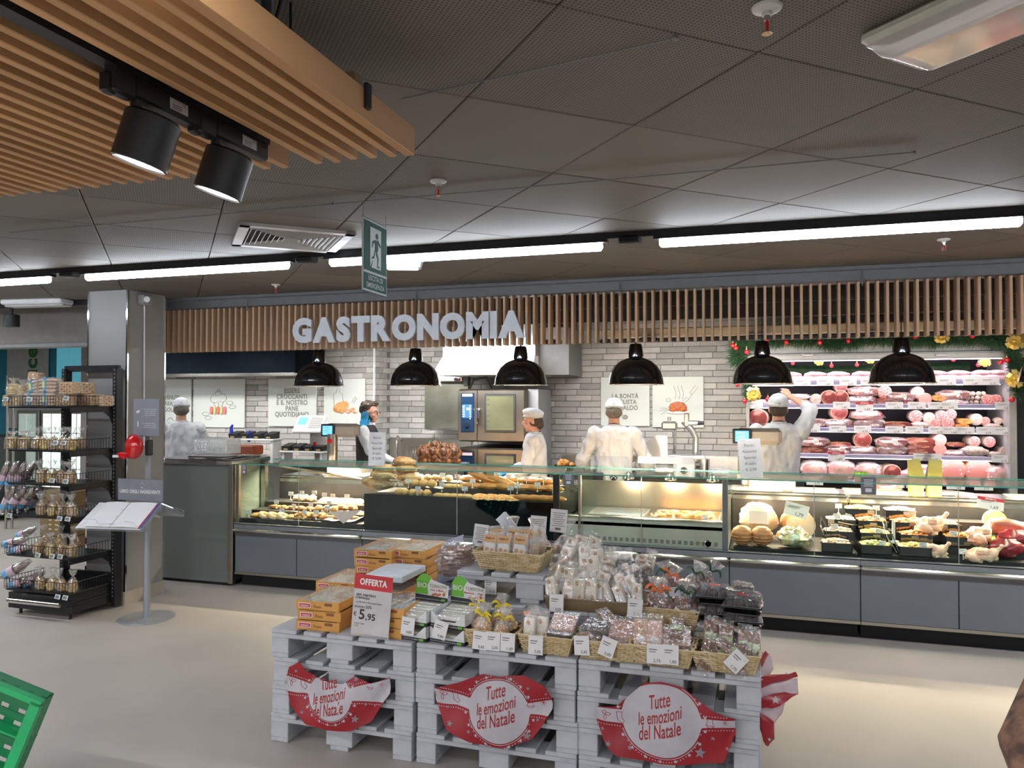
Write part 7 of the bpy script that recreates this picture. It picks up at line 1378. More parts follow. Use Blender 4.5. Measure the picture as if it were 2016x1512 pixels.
# ---- orange sweet crates
OC = mat('orange_crate', (.72, .36, .09), .55, col2=(.60, .27, .05), scale=6, rand=.06); OCI = mat('crate_inside', (.80, .50, .24), .6); CANDY = mat('wrapped_candy', (.75, .80, .78), .3, col2=(.45, .62, .50), scale=35, bump=.8)
def crate(lidded=True):
    w_, d, h = .255, .36, .048; t = MB(); e = .006
    t.box(-w_/2, w_/2, -d/2, d/2, 0, .004)
    for a_, b, c_, e_ in ((-w_/2, w_/2, -d/2, -d/2+e), (-w_/2, w_/2, d/2-e, d/2), (-w_/2, -w_/2+e, -d/2, d/2), (w_/2-e, w_/2, -d/2, d/2)): t.box(a_, b, c_, e_, 0, h)
    for sx_ in (-1, 1):
        for sy_ in (-1, 1): t.ob((sx_*(w_/2-.008), sy_*(d/2-.008), h/2), (.017, .017, h+.002))
    p = MB(); p.rbox((-.075, -d/2-.0015, .026), (.075, .003, .026), .006, mi=0); p.rbox((-.075, -d/2-.003, .026), (.066, .002, .018), .006, mi=1); p.text('PALMISANO', (-.075, -d/2-.0045, .021), .012, 0, bold=.02, sx=.75); p.text('Paste', (.0, -d/2-.002, .015), .022, 2); p.rbox((.065, -d/2-.001, .036), (.045, .002, .014), .004, mi=2)
    c_ = MB(); q = random.Random(4)
    for k in range(26): c_.ball((q.uniform(-.09, .09), q.uniform(-.13, .13), .03), (q.uniform(.014, .024), .015, .012), 8, 5, amp=.5, rot=mrot(0, 0, q.uniform(0, 180)))
    f = MB(); f.box(-w_/2+.004, w_/2-.004, -d/2+.004, d/2-.004, h-.002, h-.001)
    return Kind('sweets_crate', 'crate', [('crate', t.mesh('crate', OC, None), -1), ('brand_print', p.mesh('bp', [PAPER, RED, mat('brown_ink', (.25, .10, .03), .6)], None), 0), ('sweets', c_.mesh('sweets', CANDY), -1), ('film_lid', f.mesh('film_lid', FILM, None), -1)])
KCR = crate()
def cstack(px, y, n, nm, s_=.93, rz=0, z0=PZ):
    x = at(px, 1220, y-.17).x
    for l in range(n): KCR.place('orange crate of wrapped sweets, %s of the %s stack' % ('only one' if n == 1 else ['bottom', 'second', 'third', 'fourth', 'fifth', 'sixth'][l] if l < n-1 else 'top', nm), (x+rnd.uniform(-.01, .01), y+rnd.uniform(-.006, .006), z0+.001+l*.047), (0, 0, rz+rnd.uniform(-2, 2)), s_, 'orange sweets crates')
    return x
cstack(622, 3.52, 3, 'front left'); cstack(748, 3.52, 3, 'front right, behind the offer sign')
cstack(660, 3.90, 3, 'second row left', z0=PZ); cstack(735, 4.12, 6, 'rear left'); cstack(800, 4.18, 6, 'rear right'); cstack(742, 3.80, 3, 'second row right')
t = MB(); x = at(775, 1170, 3.8).x; t.rbox((x, 3.83, PZ+.195), (.22, .30, .035), .004); tag(t.obj('white_tray', mat('pale_tray', (.68, .76, .84), .4)), 'pale blue white tray lying on the crates behind the offer sign', 'tray')
# ---- offer sign
a, b = at(692, 1128, 3.32), at(766, 1252, 3.32); y = 3.315; r = thing('offer_sign', 'red and white OFFERTA sign reading 5,95 in front of the orange crates', 'sign', (a.x, y, 0)); W2 = at(765, 1200, 3.32).x-a.x; r.location.z = at(730, 1248, 3.32).z; h = at(730, 1131, 3.32).z-r.location.z; r.rotation_euler = (R(-3), R(3.5), R(2))
t = MB(); t.rbox((W2/2, 0, h/2), (W2, .003, h), .001); t.obj('panel', mat('sign_grey_white', (.60, .57, .58), .4), r, smooth=None); t = MB(); t.ob((W2/2, -.0022, h*.875), (W2, .001, h*.25), None, 0); t.text('OFFERTA', (W2/2, -.004, h*.83), .040, 1, bold=.045, sx=.80); t.obj('red_header', [RED, PAPER], r, smooth=None)
t = MB()
for s_, x_, z_, hh, bo in (('san martino', .33, .635, .021, .01), ('cremoso', .24, .585, .021, .01), ('gr 350 da € 11,90 ( al kg € 34,00 )', .43, .52, .0095, .01), ('sconto 50%', .28, .435, .019, 0), ('€', .08, .29, .028, 0), ('5', .26, .25, .066, .02), (',95', .49, .25, .042, .02), ('al kg € 17,00', .2, .16, .010, 0), ('cod 0412', .12, .12, .008, 0)): t.text(s_, (W2*x_, -.003, h*z_), hh, bold=bo)
t.obj('lettering', INK, r, smooth=None); t = MB(); t.box(-.001, W2+.001, -.003, .003, -.012, .004); t.box(W2*.3, W2*.7, -.002, .05, -.012, -.009); t.obj('clear_foot', PLEX, r)
# ================================================================== RACK OF BAGGED BISCUITS (left)
rk = thing('display_rack', 'black metal rack with wire baskets of biscuits beside the column', 'rack')
RX0, RX1, RY0, RY1 = -5.66, -4.985, 4.60, 5.03
for x in (-5.50, -4.965):
    t = MB(); t.rbox((x, RY1+.0, .98), (.045, .07, 1.93), .004)
    for k in range(60): t.ob((x, RY1-.0355, .1+.031*k), (.010, .002, .014), None, 1)
    t.obj('upright', [BMETAL, GREYM], rk)
for z_, h_ in ((1.945, .05), (.20, .16)): t = MB(); t.rbox((-5.23, RY1, z_), (.57, .03, h_), .004); t.obj('cross_bar', BMETAL, rk)
LZ = [1.634, 1.294, 1.033, .78, .47, .20]
def wirebox(x0, x1, y0, y1, z, h):
    t = MB(); r_ = .0028
    for zz in (z+.005, z+h): t.tube([(x0, y1, zz), (x0, y0+.03, zz), (x0+.03, y0, zz), (x1-.02, y0, zz), (x1, y0+.02, zz), (x1, y1, zz)], r_, 5)
    x = x0+.02
    while x < x1: t.tube([(x, y0, z+.005), (x, y0, z+h)], .0018, 4); x += .028
    y = y0+.03
    while y < y1: t.tube([(x1, y, z+.005), (x1, y, z+h)], .0018, 4); t.tube([(x0, y, z+.005), (x0, y, z+h)], .0018, 4); y += .028
    return t
for i, z in enumerate(LZ):
    t = MB(); t.box(RX0+.02, RX1, RY0+.02, RY1-.03, z-.012, z); t.rbox((RX1-.008, (RY0+RY1)/2, z-.022), (.014, RY1-RY0, .045), .003); s_ = t.obj('shelf', BMETAL, rk)
    wirebox(RX0, RX1, RY0, RY1-.05, z, .085).obj('wire_front', BMETAL, s_)
    if i < 5: t = MB(); t.prism([(0, 0), (.10, 0), (.03, -.05), (0, -.12)], .004, Matrix.Translation((RX1, RY1-.03, z-.04))@Matrix.Rotation(R(-90), 4, 'Z')); t.obj('bracket', BMETAL, s_)
t = MB(); t.box(RX0+.03, RX1, RY0+.03, RY1, .05, .17); t.rbox((RX1+.003, 4.8, .12), (.012, .46, .02), .003, mi=0); t.cyl((RX1-.05, RY0+.06, 0), (RX1-.05, RY0+.06, .06), .012, .012, 10); t.cyl((RX0+.1, RY0+.08, 0), (RX0+.1, RY0+.08, .06), .012, None, 10); t.obj('base', BMETAL, rk)
t = MB(); t.cyl((RX0+.10, RY0-.03, .125), (RX1-.06, RY0-.03, .125), .018, None, 14); t.obj('bumper_bar', STEELB, rk)
# electronic shelf labels
e_ = MB(); e_.rbox((0, 0, .018), (.052, .008, .036), .004); d_ = MB(); d_.ob((0, -.0048, .018), (.034, .001, .022)); KE = Kind('shelf_label', 'price tag', [('frame', e_.mesh('frame', WHITE), -1), ('screen', d_.mesh('screen', mat('eink', (.20, .23, .22), .4)), -1)])
SN = ['top', 'second', 'third', 'fourth', 'fifth', 'bottom']
for li, lst in enumerate(([(10, 786), (57, 786), (129, 784)], [(108, 872), (124, 872)], [(101, 946), (128, 948)], [(17, 1015), (116, 1021), (132, 1022)], [(73, 1093), (101, 1095), (117, 1096)], [(112, 1175), (127, 1177)])):
    for i, (px, py) in enumerate(lst): p = at(px, py, RY0-.012); KE.place('small electronic price label on the %s basket of the rack, %s' % (SN[li], nth(i, len(lst))), (p.x, RY0-.012, p.z-.018), (-15, 4, 0), 1, 'electronic labels of the rack')
# goods
YEL = mat('yellow_biscuit', (.78, .56, .16), .6, col2=(.62, .40, .08), scale=20, bump=.3); GOLDB = mat('golden_biscuit', (.72, .46, .16), .6, col2=(.5, .28, .08), scale=25, bump=.3); PALEB = mat('pale_biscuit', (.80, .56, .38), .6, col2=(.7, .45, .27), scale=20)
BLU = mat('label_blue', (.10, .42, .72), .5); PUR = mat('label_purple', (.12, .10, .28), .5); LIL = mat('label_pale_pink', (.70, .50, .58), .5); DKL = mat('dark_loaf', (.17, .085, .045), .5, col2=(.09, .04, .02), scale=14, bump=.3)
a = MB()
for k in range(6): a.lathe([(0, 0), (.040, .001), (.046, .006), (.040, .011), (0, .012)][::-1], 18, o=(rnd.uniform(-.003, .003), rnd.uniform(-.003, .003), .006+.0135*k))
f = MB(); f.lathe([(.02, 0), (.052, .003), (.054, .05), (.05, .085), (.02, .10), (.012, .105), (.03, .125), (.04, .135)], 16, fn=lambda t, j: 1+.1*noise.noise(V((cos(t)*4, sin(t)*4, j)))*2); KST2 = Kind('biscuit_stack', 'biscuits', [('biscuits', a.mesh('b', YEL), -1), ('film', f.mesh('film', FILM), -1)])
a = MB()
for k in range(4):
    for j in range(2): a.ball((0, -.02+.04*j, .014+.026*k), (.085, .019, .013), 14, 8)
f = MB(); f.rbox((0, 0, .055), (.19, .09, .115), .015); l_ = MB(); l_.rbox((-.01, -.0, .056), (.038, .093, .12), .015, mi=0); l_.rbox((-.01, -.048, .058), (.024, .002, .05), .008, mi=1); KLF = Kind('sponge_finger_pack', 'biscuits', [('biscuits', a.mesh('b', PALEB), -1), ('film', f.mesh('f', FILM), -1), ('label', l_.mesh('l', [BLU, LIME]), -1)])
a = MB()
for k in range(5):
    for j in range(5): a.ob((-.055+.027*j, 0, .012+.018*k), (.022, .075, .012), mrot(0, 30 if (j+k) % 2 else -30))
f = MB(); f.rbox((0, 0, .048), (.16, .085, .10), .012); KWA = Kind('waffle_pack', 'waffles', [('waffles', a.mesh('w', mat('waffle', (.72, .38, .12), .5, col2=(.85, .6, .3), scale=60)), -1), ('film', f.mesh('f', FILM), -1)])
KBG = [Kind('biscuit_bag', 'biscuit bag', sack(20+i, .085, .085, m, .013, None, False, .06, 45)) for i, m in enumerate((GOLDB, YEL, GOLDB))]
a = MB(); a.ball((0, 0, .035), (.15, .035, .034), 18, 10, amp=.15); f = MB(); f.ball((0, 0, .036), (.175, .042, .040), 16, 10, amp=.3, fr=14); l_ = MB(); l_.cyl((-.09, 0, .036), (-.045, 0, .036), .041, .043, 18, 0, False); l_.cyl((-.045, 0, .036), (.02, 0, .036), .0425, .0435, 18, 1, False); KLG = Kind('long_loaf_pack', 'cake loaf', [('loaf', a.mesh('l', DKL), -1), ('film', f.mesh('f', FILM), -1), ('label', l_.mesh('lb', [BLU, LIL]), -1)])
g3 = 'bagged biscuits on the rack'
def shelf_items(li, lst):
    cnt = {}; tot = {}
    for it in lst: tot[it[0].name] = tot.get(it[0].name, 0)+1
    for i, (K, px, dz, rot, s_, y) in enumerate(lst):
        c_ = cnt.get(K.name, 0); cnt[K.name] = c_+1; p = at(px, 900, y)
        K.place('%s in the %s rack basket%s' % ({'biscuit_stack': 'film bag of stacked round yellow biscuits', 'sponge_finger_pack': 'sponge finger pack with a blue label', 'waffle_pack': 'clear pack of waffles', 'biscuit_bag': 'clear knotted bag of golden biscuits', 'long_loaf_pack': 'long dark loaf with a blue label'}[K.name], SN[li], '' if tot[K.name] == 1 else ', '+nth(c_, tot[K.name])), (p.x, y, LZ[li]+dz+.002), rot, s_, g3)
y1, y2 = 4.68, 4.84; Z = (0, 0, 0)
shelf_items(0, [(KST2, 18, 0, Z, 1, y1), (KST2, 35, 0, Z, 1, y1), (KST2, 25, .09, Z, 1, y1), (KST2, 42, .09, Z, .9, y1+.02), (KLF, 66, 0, Z, 1, y1), (KLF, 96, 0, Z, 1, y1), (KLF, 72, .10, (0, -12, 0), 1, y1+.03), (KLF, 97, .11, Z, 1.05, y1), (KWA, 69, .20, (0, 8, 0), .8, y2), (KWA, 128, 0, Z, .95, y1), (KWA, 136, .095, Z, 1, y1), (KWA, 158, 0, Z, 1, y2), (KWA, 165, .095, (0, 0, 90), 1, y2), (KWA, 185, 0, (0, 0, 90), 1, y2+.04), (KWA, 205, 0, (0, 0, 90), .9, y2+.08)])
def bg(n, px0, px1, y, dz=0, s_=1): return [(KBG[i % 3], px0+(px1-px0)*i/(n-1), dz, (rnd.uniform(-6, 6), rnd.uniform(-8, 8), rnd.uniform(0, 90)), s_, y) for i in range(n)]
shelf_items(1, [(KST2, 24, 0, Z, 1.05, y1), (KST2, 50, 0, Z, 1.05, y1)]+bg(5, 72, 140, y1)+bg(4, 82, 158, y2))
shelf_items(2, [(KLG, 12, .03, (0, -65, 0), .75, y1), (KLG, 30, .03, (0, -70, 20), .75, y1), (KLG, 44, .03, (0, -62, 0), .75, y1+.02), (KLG, 60, .02, (0, -60, 30), .75, y2)]+bg(4, 82, 142, y1)+bg(3, 90, 140, y2))
shelf_items(3, [(KLG, 22, .09, (0, -58, 0), .85, y1), (KLG, 38, .09, (0, -52, 10), .85, y1), (KLG, 56, .09, (0, -50, 0), .85, y1+.04), (KLG, 72, .08, (0, -46, 0), .85, y2)]+bg(4, 84, 144, y1)+bg(3, 92, 142, y2))
shelf_items(4, [(KLG, 30, .05, (0, -15, 10), .8, y1), (KLG, 45, .0, (0, -12, 10), .8, y1), (KLG, 52, .09, (0, -22, 0), .8, y2)]+bg(4, 80, 146, y1)+bg(3, 96, 150, y2, .03))
shelf_items(5, [(KLG, 34, .10, (0, -28, 10), .95, y1), (KLG, 45, .01, (0, -18, 10), .85, y1), (KLG, 68, .03, (0, -28, 0), .85, y1+.03)]+bg(4, 84, 145, y1))
# ================================================================== LECTERN with the ingredients book
lx, ly = -4.495, 4.86
le = thing('lectern', 'grey metal lectern with an open ring binder and a LIBRO DEGLI INGREDIENTI sign', 'lectern', (lx, ly, 0))
LG = mat('lectern_grey', (.36, .38, .42), .4, metal=.3, col2=(.33, .35, .39)); SG = mat('sign_plate_grey', (.25, .26, .30), .45)
t = MB(); t.lathe([(0, 0), (.205, 0), (.207, .003), (.205, .007), (0, .008)][::-1], 48); t.obj('base', LG, le); t = MB(); t.cyl((0, 0, .006), (0, 0, .93), .026, None, 20); t.rbox((0, 0, 1.16), (.045, .02, .5), .004); t.obj('pole', LG, le)
def lp(px, py, y): return at(px, py, y)-V((lx, ly, 0))
t = MB(); p = lp(286, 822, ly-.05); t.rbox((p.x, -.04, p.z), (.245, .006, .29), .012); g = t.obj('instruction_plate', SG, le)
t = MB()
for k, (s_, z_) in enumerate((('1.  Prendi un numero\n     quando apparirà\n     sul tuo numero\n     tasti di servizi.', .06), ('2.  Durante l’uso\n     muovere e i cibi\n     toccare la gomma.', -.05))): t.text(s_, (p.x+.03, -.0445, p.z+z_), .016, bold=.005, sx=1.05)
t.ob((p.x-.075, -.0445, p.z+.045), (.03, .001, .018), mrot(0, -25)); t.ob((p.x-.075, -.0445, p.z-.05), (.008, .001, .04)); t.obj('lettering', PAPERB, g, smooth=None)
# number dispenser
q = lp(266, 882, ly-.12); t = MB(); t.lathe([(0, -.045), (.055, -.045), (.076, -.02), (.080, .0), (.076, .025), (.055, .045), (0, .045)][::-1], 28, o=(q.x-.01, -.12, q.z+.01), rot=mrot(90, 0, -22), sy=1.2); t.rbox((q.x-.065, -.17, q.z-.055), (.08, .07, .04), .012, mrot(0, 15, 0)); d = t.obj('number_dispenser', REDG, le); d['label'] = 'red snail shaped ticket dispenser'
t = MB(); t.rbox((q.x-.10, -.185, q.z-.06), (.05, .06, .018), .003); t.obj('ticket_slot', WHITE, d); t = MB(); t.rbox((q.x+.075, -.06, q.z+.0), (.04, .05, .12), .006); t.obj('bracket', BLACK, d)
# lower sign
p = lp(283, 967, ly-.02); t = MB(); t.rbox((p.x-.02, -.035, p.z+.01), (.43, .006, .17), .02); g = t.obj('title_plate', SG, le)
t = MB(); t.text('LIBRO DEGLI INGREDIENTI', (p.x-.02, -.0395, p.z-.014), .036, bold=.04, sx=.84); cz_ = p.z+.055; t.tube([(p.x+.014*cos(a), -.040, cz_+.012*sin(a)) for a in [i*.5 for i in range(8)]], .0012, 4); t.tube([(p.x-.012, -.040, cz_-.02), (p.x+.012, -.040, cz_-.03)], .0012, 4); t.tube([(p.x+.012, -.040, cz_-.02), (p.x-.012, -.040, cz_-.03)], .0012, 4); t.obj('lettering', PAPER, g, smooth=None)
# clear holder and open binder
A, B, C_, D = at(148, 1040, 4.50), at(277, 1044, 4.56), at(318, 992, 4.78), at(196, 990, 4.74)
off = V((lx, ly, 0)); A, B, C_, D = [p - off for p in (A, B, C_, D)]
nrm = (B-A).cross(D-A).normalized(); nrm = nrm if nrm.z > 0 else -nrm
def bp_(u, v, h=0): return A.lerp(B, u).lerp(D.lerp(C_, u), v)+nrm*h
bk = thing('ring_binder', 'open white ring binder lying on the grey lectern', 'binder', off)
def sheetq(u0, u1, v0, v1, h, cur, m, nm, th=.004):
    t = MB(); t.grid(lambda u, v: bp_(u0+(u1-u0)*u, v0+(v1-v0)*v, h+cur*sin(pi*u)), 10, 6); t.grid(lambda u, v: bp_(u1+(u0-u1)*u, v0+(v1-v0)*v, h-th+cur*sin(pi*(1-u))), 10, 6); t.obj(nm, m, bk)
sheetq(0, .5, 0, 1, .004, 0, WHITE, 'cover'); sheetq(.5, 1, 0, 1, .004, 0, WHITE, 'cover'); sheetq(.13, .52, .04, 1.0, .010, .006, PAPER, 'pages'); sheetq(.52, .95, .04, .98, .012, .006, PAPER, 'pages')
sheetq(.955, .972, .02, .98, .012, 0, RED, 'red_divider'); sheetq(.978, .996, .02, .98, .012, 0, mat('blue_divider', (.05, .12, .45), .5), 'blue_divider')
t = MB(); t.tube([bp_(.52, v, .012) for v in (.02, .5, .98)], .003, 5)
for v in (.12, .38, .65, .92): t.tube([bp_(.52+.025*cos(a), v, .014+.014*sin(a)) for a in [i*.45 for i in range(15)]], .0014, 5)
t.obj('rings', CHROME, bk)
t = MB(); t.grid(lambda u, v: bp_(-.02+1.04*u, -.02+1.04*v, -.010), 2, 2); t.grid(lambda u, v: bp_(1.02-1.04*u, -.02+1.04*v, -.014), 2, 2); t.tube([bp_(.05, .25, .03), bp_(.25, .24, .03), bp_(.35, .08, .03), bp_(.6, .08, .03)], .0035, 5); t.tube([bp_(.7, .2, .03), bp_(.85, .16, .03), bp_(.97, .0, .03)], .0035, 5)
h_ = t.obj('book_holder', PLEX, le)
t = MB(); t.tube([bp_(.9, .3, -.02), V((0, 0, .80)), V((.1, .02, .78))], .008, 6); p = lp(350, 1000, ly); t.add([V((.03, -.10, .93)), V((.22, -.10, .90)), V((.36, -.02, .80)), V((.12, -.02, .80)), V((.03, -.10, .935)), V((.22, -.10, .905)), V((.36, -.02, .805)), V((.12, -.02, .805))], [(0, 1, 2, 3), (7, 6, 5, 4), (0, 4, 5, 1), (1, 5, 6, 2), (2, 6, 7, 3), (3, 7, 4, 0)]); t.tube([(.22, -.1, .905), (.30, -.07, .87), (.36, -.02, .81), (.37, -.04, .85), (.33, -.09, .88)], .004, 6); t.obj('side_pocket', PLEX, le, smooth=None)
# ================================================================== FAR LEFT BACKGROUND
YB_ = 8.6
TEAL = mat('teal_wall', (.02, .20, .28), .6); t = MB(); t.box(-13.8, -8.73, 9.4, 9.5, 0, 2.6); struct('wall_teal', t, TEAL)
a, b = at(6, 682, 9.3), at(87, 760, 9.3); r = thing('wall_banner', 'grey banner with green vertical letters on the teal wall at the far left', 'sign', (a.x, 9.38, 0)); t = MB(); t.rbox(((b.x-a.x)/2, 0, 1.9), (b.x-a.x, .02, 1.36), .003); t.obj('panel', mat('banner_grey', (.40, .41, .38), .6), r)
t = MB(); cxx = (at(54, 700, 9.3).x-a.x); zt_ = at(54, 681, 9.3).z; t.text('uce', (at(65, 716, 9.3).x-a.x, -.012, at(54, 716, 9.3).z), .36, rot=mrot(0, -90, 0), bold=.04); t.obj('lettering', mat('leaf_green', (.03, .13, .04), .6), r, smooth=None)
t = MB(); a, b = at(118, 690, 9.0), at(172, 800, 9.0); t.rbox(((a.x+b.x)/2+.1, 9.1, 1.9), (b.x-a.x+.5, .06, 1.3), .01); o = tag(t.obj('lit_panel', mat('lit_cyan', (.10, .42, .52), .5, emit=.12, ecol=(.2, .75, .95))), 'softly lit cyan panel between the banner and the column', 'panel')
# cold cabinet with glass doors beyond the rack
cb = thing('cold_cabinet', 'dark cabinet with lit glass doors beyond the biscuit rack', 'refrigerator'); x0, x1 = at(28, 900, 8.4).x, at(175, 900, 8.4).x; zt_ = at(100, 800, 8.4).z
t = MB(); t.rbox(((x0+x1)/2, 8.8, zt_/2+.08), (x1-x0, .7, zt_-.1), .01); t.obj('body', GREYM, cb); n = 3
for k in range(n):
    xa, xb = x0+(x1-x0)*k/n+.02, x0+(x1-x0)*(k+1)/n-.02; t = MB(); t.rbox(((xa+xb)/2, 8.43, .95), (xb-xa, .03, 1.15), .005); d = t.obj('door', STEEL, cb)
    t = MB(); t.box(xa+.05, xb-.05, 8.405, 8.412, .45, 1.48); t.obj('lit_glass', mat('lit_glass_%d' % k, (.35, .42, .36), .15, emit=[.1, .9, .7][k], ecol=(.75, .95, .85), col2=(.15, .2, .17), scale=3), d)
    t = MB(); [t.box(xa+.05, xb-.05, 8.40, 8.405, z, z+.02) for z in (.7, .95, 1.2)]; t.box((xa+xb)/2-.01, (xa+xb)/2+.01, 8.40, 8.405, .45, 1.48); t.obj('shelf_lines', PAPER, d)
t = MB(); p = at(28, 950, 8.1); t.rbox((p.x-.9, 8.3, .62), (1.5, .6, 1.1), .01); t.rbox((p.x-.9, 7.98, .5), (1.45, .03, .35), .01, mi=1); t.rbox((p.x-.9, 8.0, 1.0), (1.45, .08, .1), .01, mi=2); tag(t.obj('produce_case', [mat('dark_case', (.03, .035, .03), .5), STEEL, mat('greens_mix', (.08, .16, .04), .6, col2=(.25, .06, .03), scale=8)]), 'dark produce case at the far left edge', 'display case')
for i, px in enumerate((13, 21)):
    t = MB(); p = at(px, 900, 7.6); t.cyl((p.x, 7.6+.03*i, 0), (p.x, 7.6+.03*i, 2.0), .016, None, 10); tag(t.obj('steel_pole', STEEL), 'thin upright steel pole behind the rack, %s one' % ('left' if i == 0 else 'right'), 'pole')
t = MB(); p = at(102, 1060, 6.6); t.rbox((p.x, 6.8, .42), (.42, .35, .5), .01)
for k in range(4):
    for j in range(2): t.ob((p.x-.05+.09*j, 6.622, .25+.05*k), (.04, .003, .015), None, 1)
t.rbox((p.x, 6.8, .09), (.40, .33, .16), .01); tag(t.obj('brown_bin', [mat('brown_bin', (.16, .11, .05), .6), mat('bin_slots', (.55, .42, .2), .6)]), 'brown bin with slots behind the biscuit rack', 'bin')
# ================================================================== GREEN CRATE, bottom left
gc = thing('plastic_crate', 'bright green plastic crate tilted on its side in the bottom left corner', 'crate'); G1 = mat('green_plastic', (.004, .22, .075), .35, col2=(.003, .18, .06), scale=5); G2 = mat('green_rim', (.01, .40, .13), .3)
zc_ = 0; fw = V((-sin(YAW), cos(YAW), 0)); rt_ = V((cos(YAW), sin(YAW), 0)); up_ = V((0, 0, 1)); al = R(22)
P1 = at(74, 1386, 1.0); dd_ = (P1-V((0, 0, CAMH))); P1 = V((0, 0, CAMH))+dd_*(3.2/dd_.dot(fw)); U = rt_*cos(al)-up_*sin(al); Yd = up_*cos(al)+rt_*sin(al); Wz = -fw
Mx = Matrix(((U.x, Yd.x, Wz.x, P1.x), (U.y, Yd.y, Wz.y, P1.y), (U.z, Yd.z, Wz.z, P1.z), (0, 0, 0, 1)))
LL, DD, z0 = .55, .38, zc_-.115
def gb(x0, x1, y0, y1, z0_, z1, t, mi=0): vs = [Mx@V((x, y, z)) for x in (x0, x1) for y in (y0, y1) for z in (z0_, z1)]; t.add(vs, [(0, 1, 3, 2), (4, 6, 7, 5), (0, 4, 5, 1), (2, 3, 7, 6), (0, 2, 6, 4), (1, 5, 7, 3)], mi)
t = MB()
for k in range(7):
    gb(-LL, 0, -DD+DD*k/7, -DD+DD*(k+.6)/7, z0, z0+.008, t)
    gb(-LL+LL*k/7, -LL+LL*(k+.55)/7, -DD, 0, z0, z0+.006, t)
for a_, b, c_, e in ((-LL, 0, -.006, 0), (-LL, 0, -DD, -DD+.006), (-LL, -LL+.006, -DD, 0), (-.006, 0, -DD, 0)):
    n_ = 9; horiz = (b-a_) > (e-c_)
    gb(a_, b, c_, e, z0, z0+.05, t); gb(a_, b, c_, e, zc_-.06, zc_-.03, t)
    for k in range(n_):
        f0, f1 = k/n_, (k+.62)/n_
        if horiz: gb(a_+(b-a_)*f0, a_+(b-a_)*f1, c_, e, z0+.05, zc_-.06, t)
        else: gb(a_, b, c_+(e-c_)*f0, c_+(e-c_)*f1, z0+.05, zc_-.06, t)
t.obj('body', G1, gc, smooth=None)
t = MB(); gb(-LL-.012, .012, -.012, .012, zc_-.03, zc_, t); gb(-LL-.012, .012, -DD-.012, -DD+.012, zc_-.03, zc_, t); gb(-LL-.012, -LL+.012, -DD, 0, zc_-.03, zc_, t); gb(-.03, .012, -DD, 0, zc_-.03, zc_, t); t.obj('rim', G2, gc, smooth=None)
t = MB(); gb(-LL, 0, -DD*.52, -DD*.5, zc_-.12, zc_-.05, t); gb(-LL*.5, -LL*.49, -DD, 0, zc_-.12, zc_-.05, t); t.obj('divider', G2, gc, smooth=None)
# something brown and furry reaches in at the bottom right: the sleeve of a shopper's coat
sl = MB(); a, b = at(2050, 1395, 1.9), at(2075, 1540, 1.75); sl.tube([at(2075, 1360, 2.05), at(2040, 1470, 1.9), at(2085, 1600, 1.8)], [.06, .07, .06], 14)
tag(sl.obj('coat_sleeve', mat('brown_fur', (.30, .16, .10), .9, col2=(.09, .05, .04), scale=25, bump=1.0)), 'brown mottled coat sleeve cut by the bottom right corner', 'clothing')
# ================================================================== PEOPLE
def fuse(mb, name, m, parent, voxel=.011, smooth=3, disp=0, dscale=.12):
    me = bpy.data.meshes.new('tmp'); me.from_pydata(mb.v, [], mb.f); o = bpy.data.objects.new('tmp', me); C.objects.link(o)
    md = o.modifiers.new('r', 'REMESH'); md.mode = 'VOXEL'; md.voxel_size = voxel; md.adaptivity = 0
    if smooth: s_ = o.modifiers.new('s', 'SMOOTH'); s_.iterations = smooth; s_.factor = .5
    bpy.context.view_layer.update(); dg = bpy.context.evaluated_depsgraph_get()
    me2 = bpy.data.meshes.new_from_object(o.evaluated_get(dg)); bpy.data.objects.remove(o); bpy.data.meshes.remove(me)
    me2.name = name; me2.materials.clear(); me2.materials.append(m); me2.polygons.foreach_set('use_smooth', [True]*len(me2.polygons))
    if disp:
        me2.update(); ns = [v.normal.copy() for v in me2.vertices]
        for v, n in zip(me2.vertices, ns):
            c = v.co; f = noise.noise(V((c.x/dscale, c.y/dscale, c.z/(dscale*1.7))))+.5*noise.noise(V((c.x/dscale*2.3+4, c.y/dscale*2.3, c.z/dscale*1.5)))
            v.co = c+n*(disp*(1-abs(f)*2.2))
    return link(name, me2, parent)
def cap_(mb, p0, p1, r0, r1, n=14):
    p0, p1 = V(p0), V(p1); mb.cyl(p0, p1, r0, r1, n); mb.ball(p0, r0, n, 8); mb.ball(p1, r1, n, 8)
def torso(mb, z0, z1, secs, n=28, lean=0):
    # secs: (t, half width, half depth, y shift)
    vs = []; L = len(secs)
    for t, a, b, y in secs:
        z = z0+(z1-z0)*t
        for i in range(n): th = 2*pi*i/n; vs.append(V((a*math.copysign(abs(cos(th))**.85, cos(th)), y+lean*t+b*math.copysign(abs(sin(th))**.9, sin(th)), z)))
    fs = [(j*n+i, j*n+(i+1) % n, (j+1)*n+(i+1) % n, (j+1)*n+i) for j in range(L-1) for i in range(n)]+[tuple(reversed(range(n))), tuple(range((L-1)*n, L*n))]
    mb.add(vs, fs)
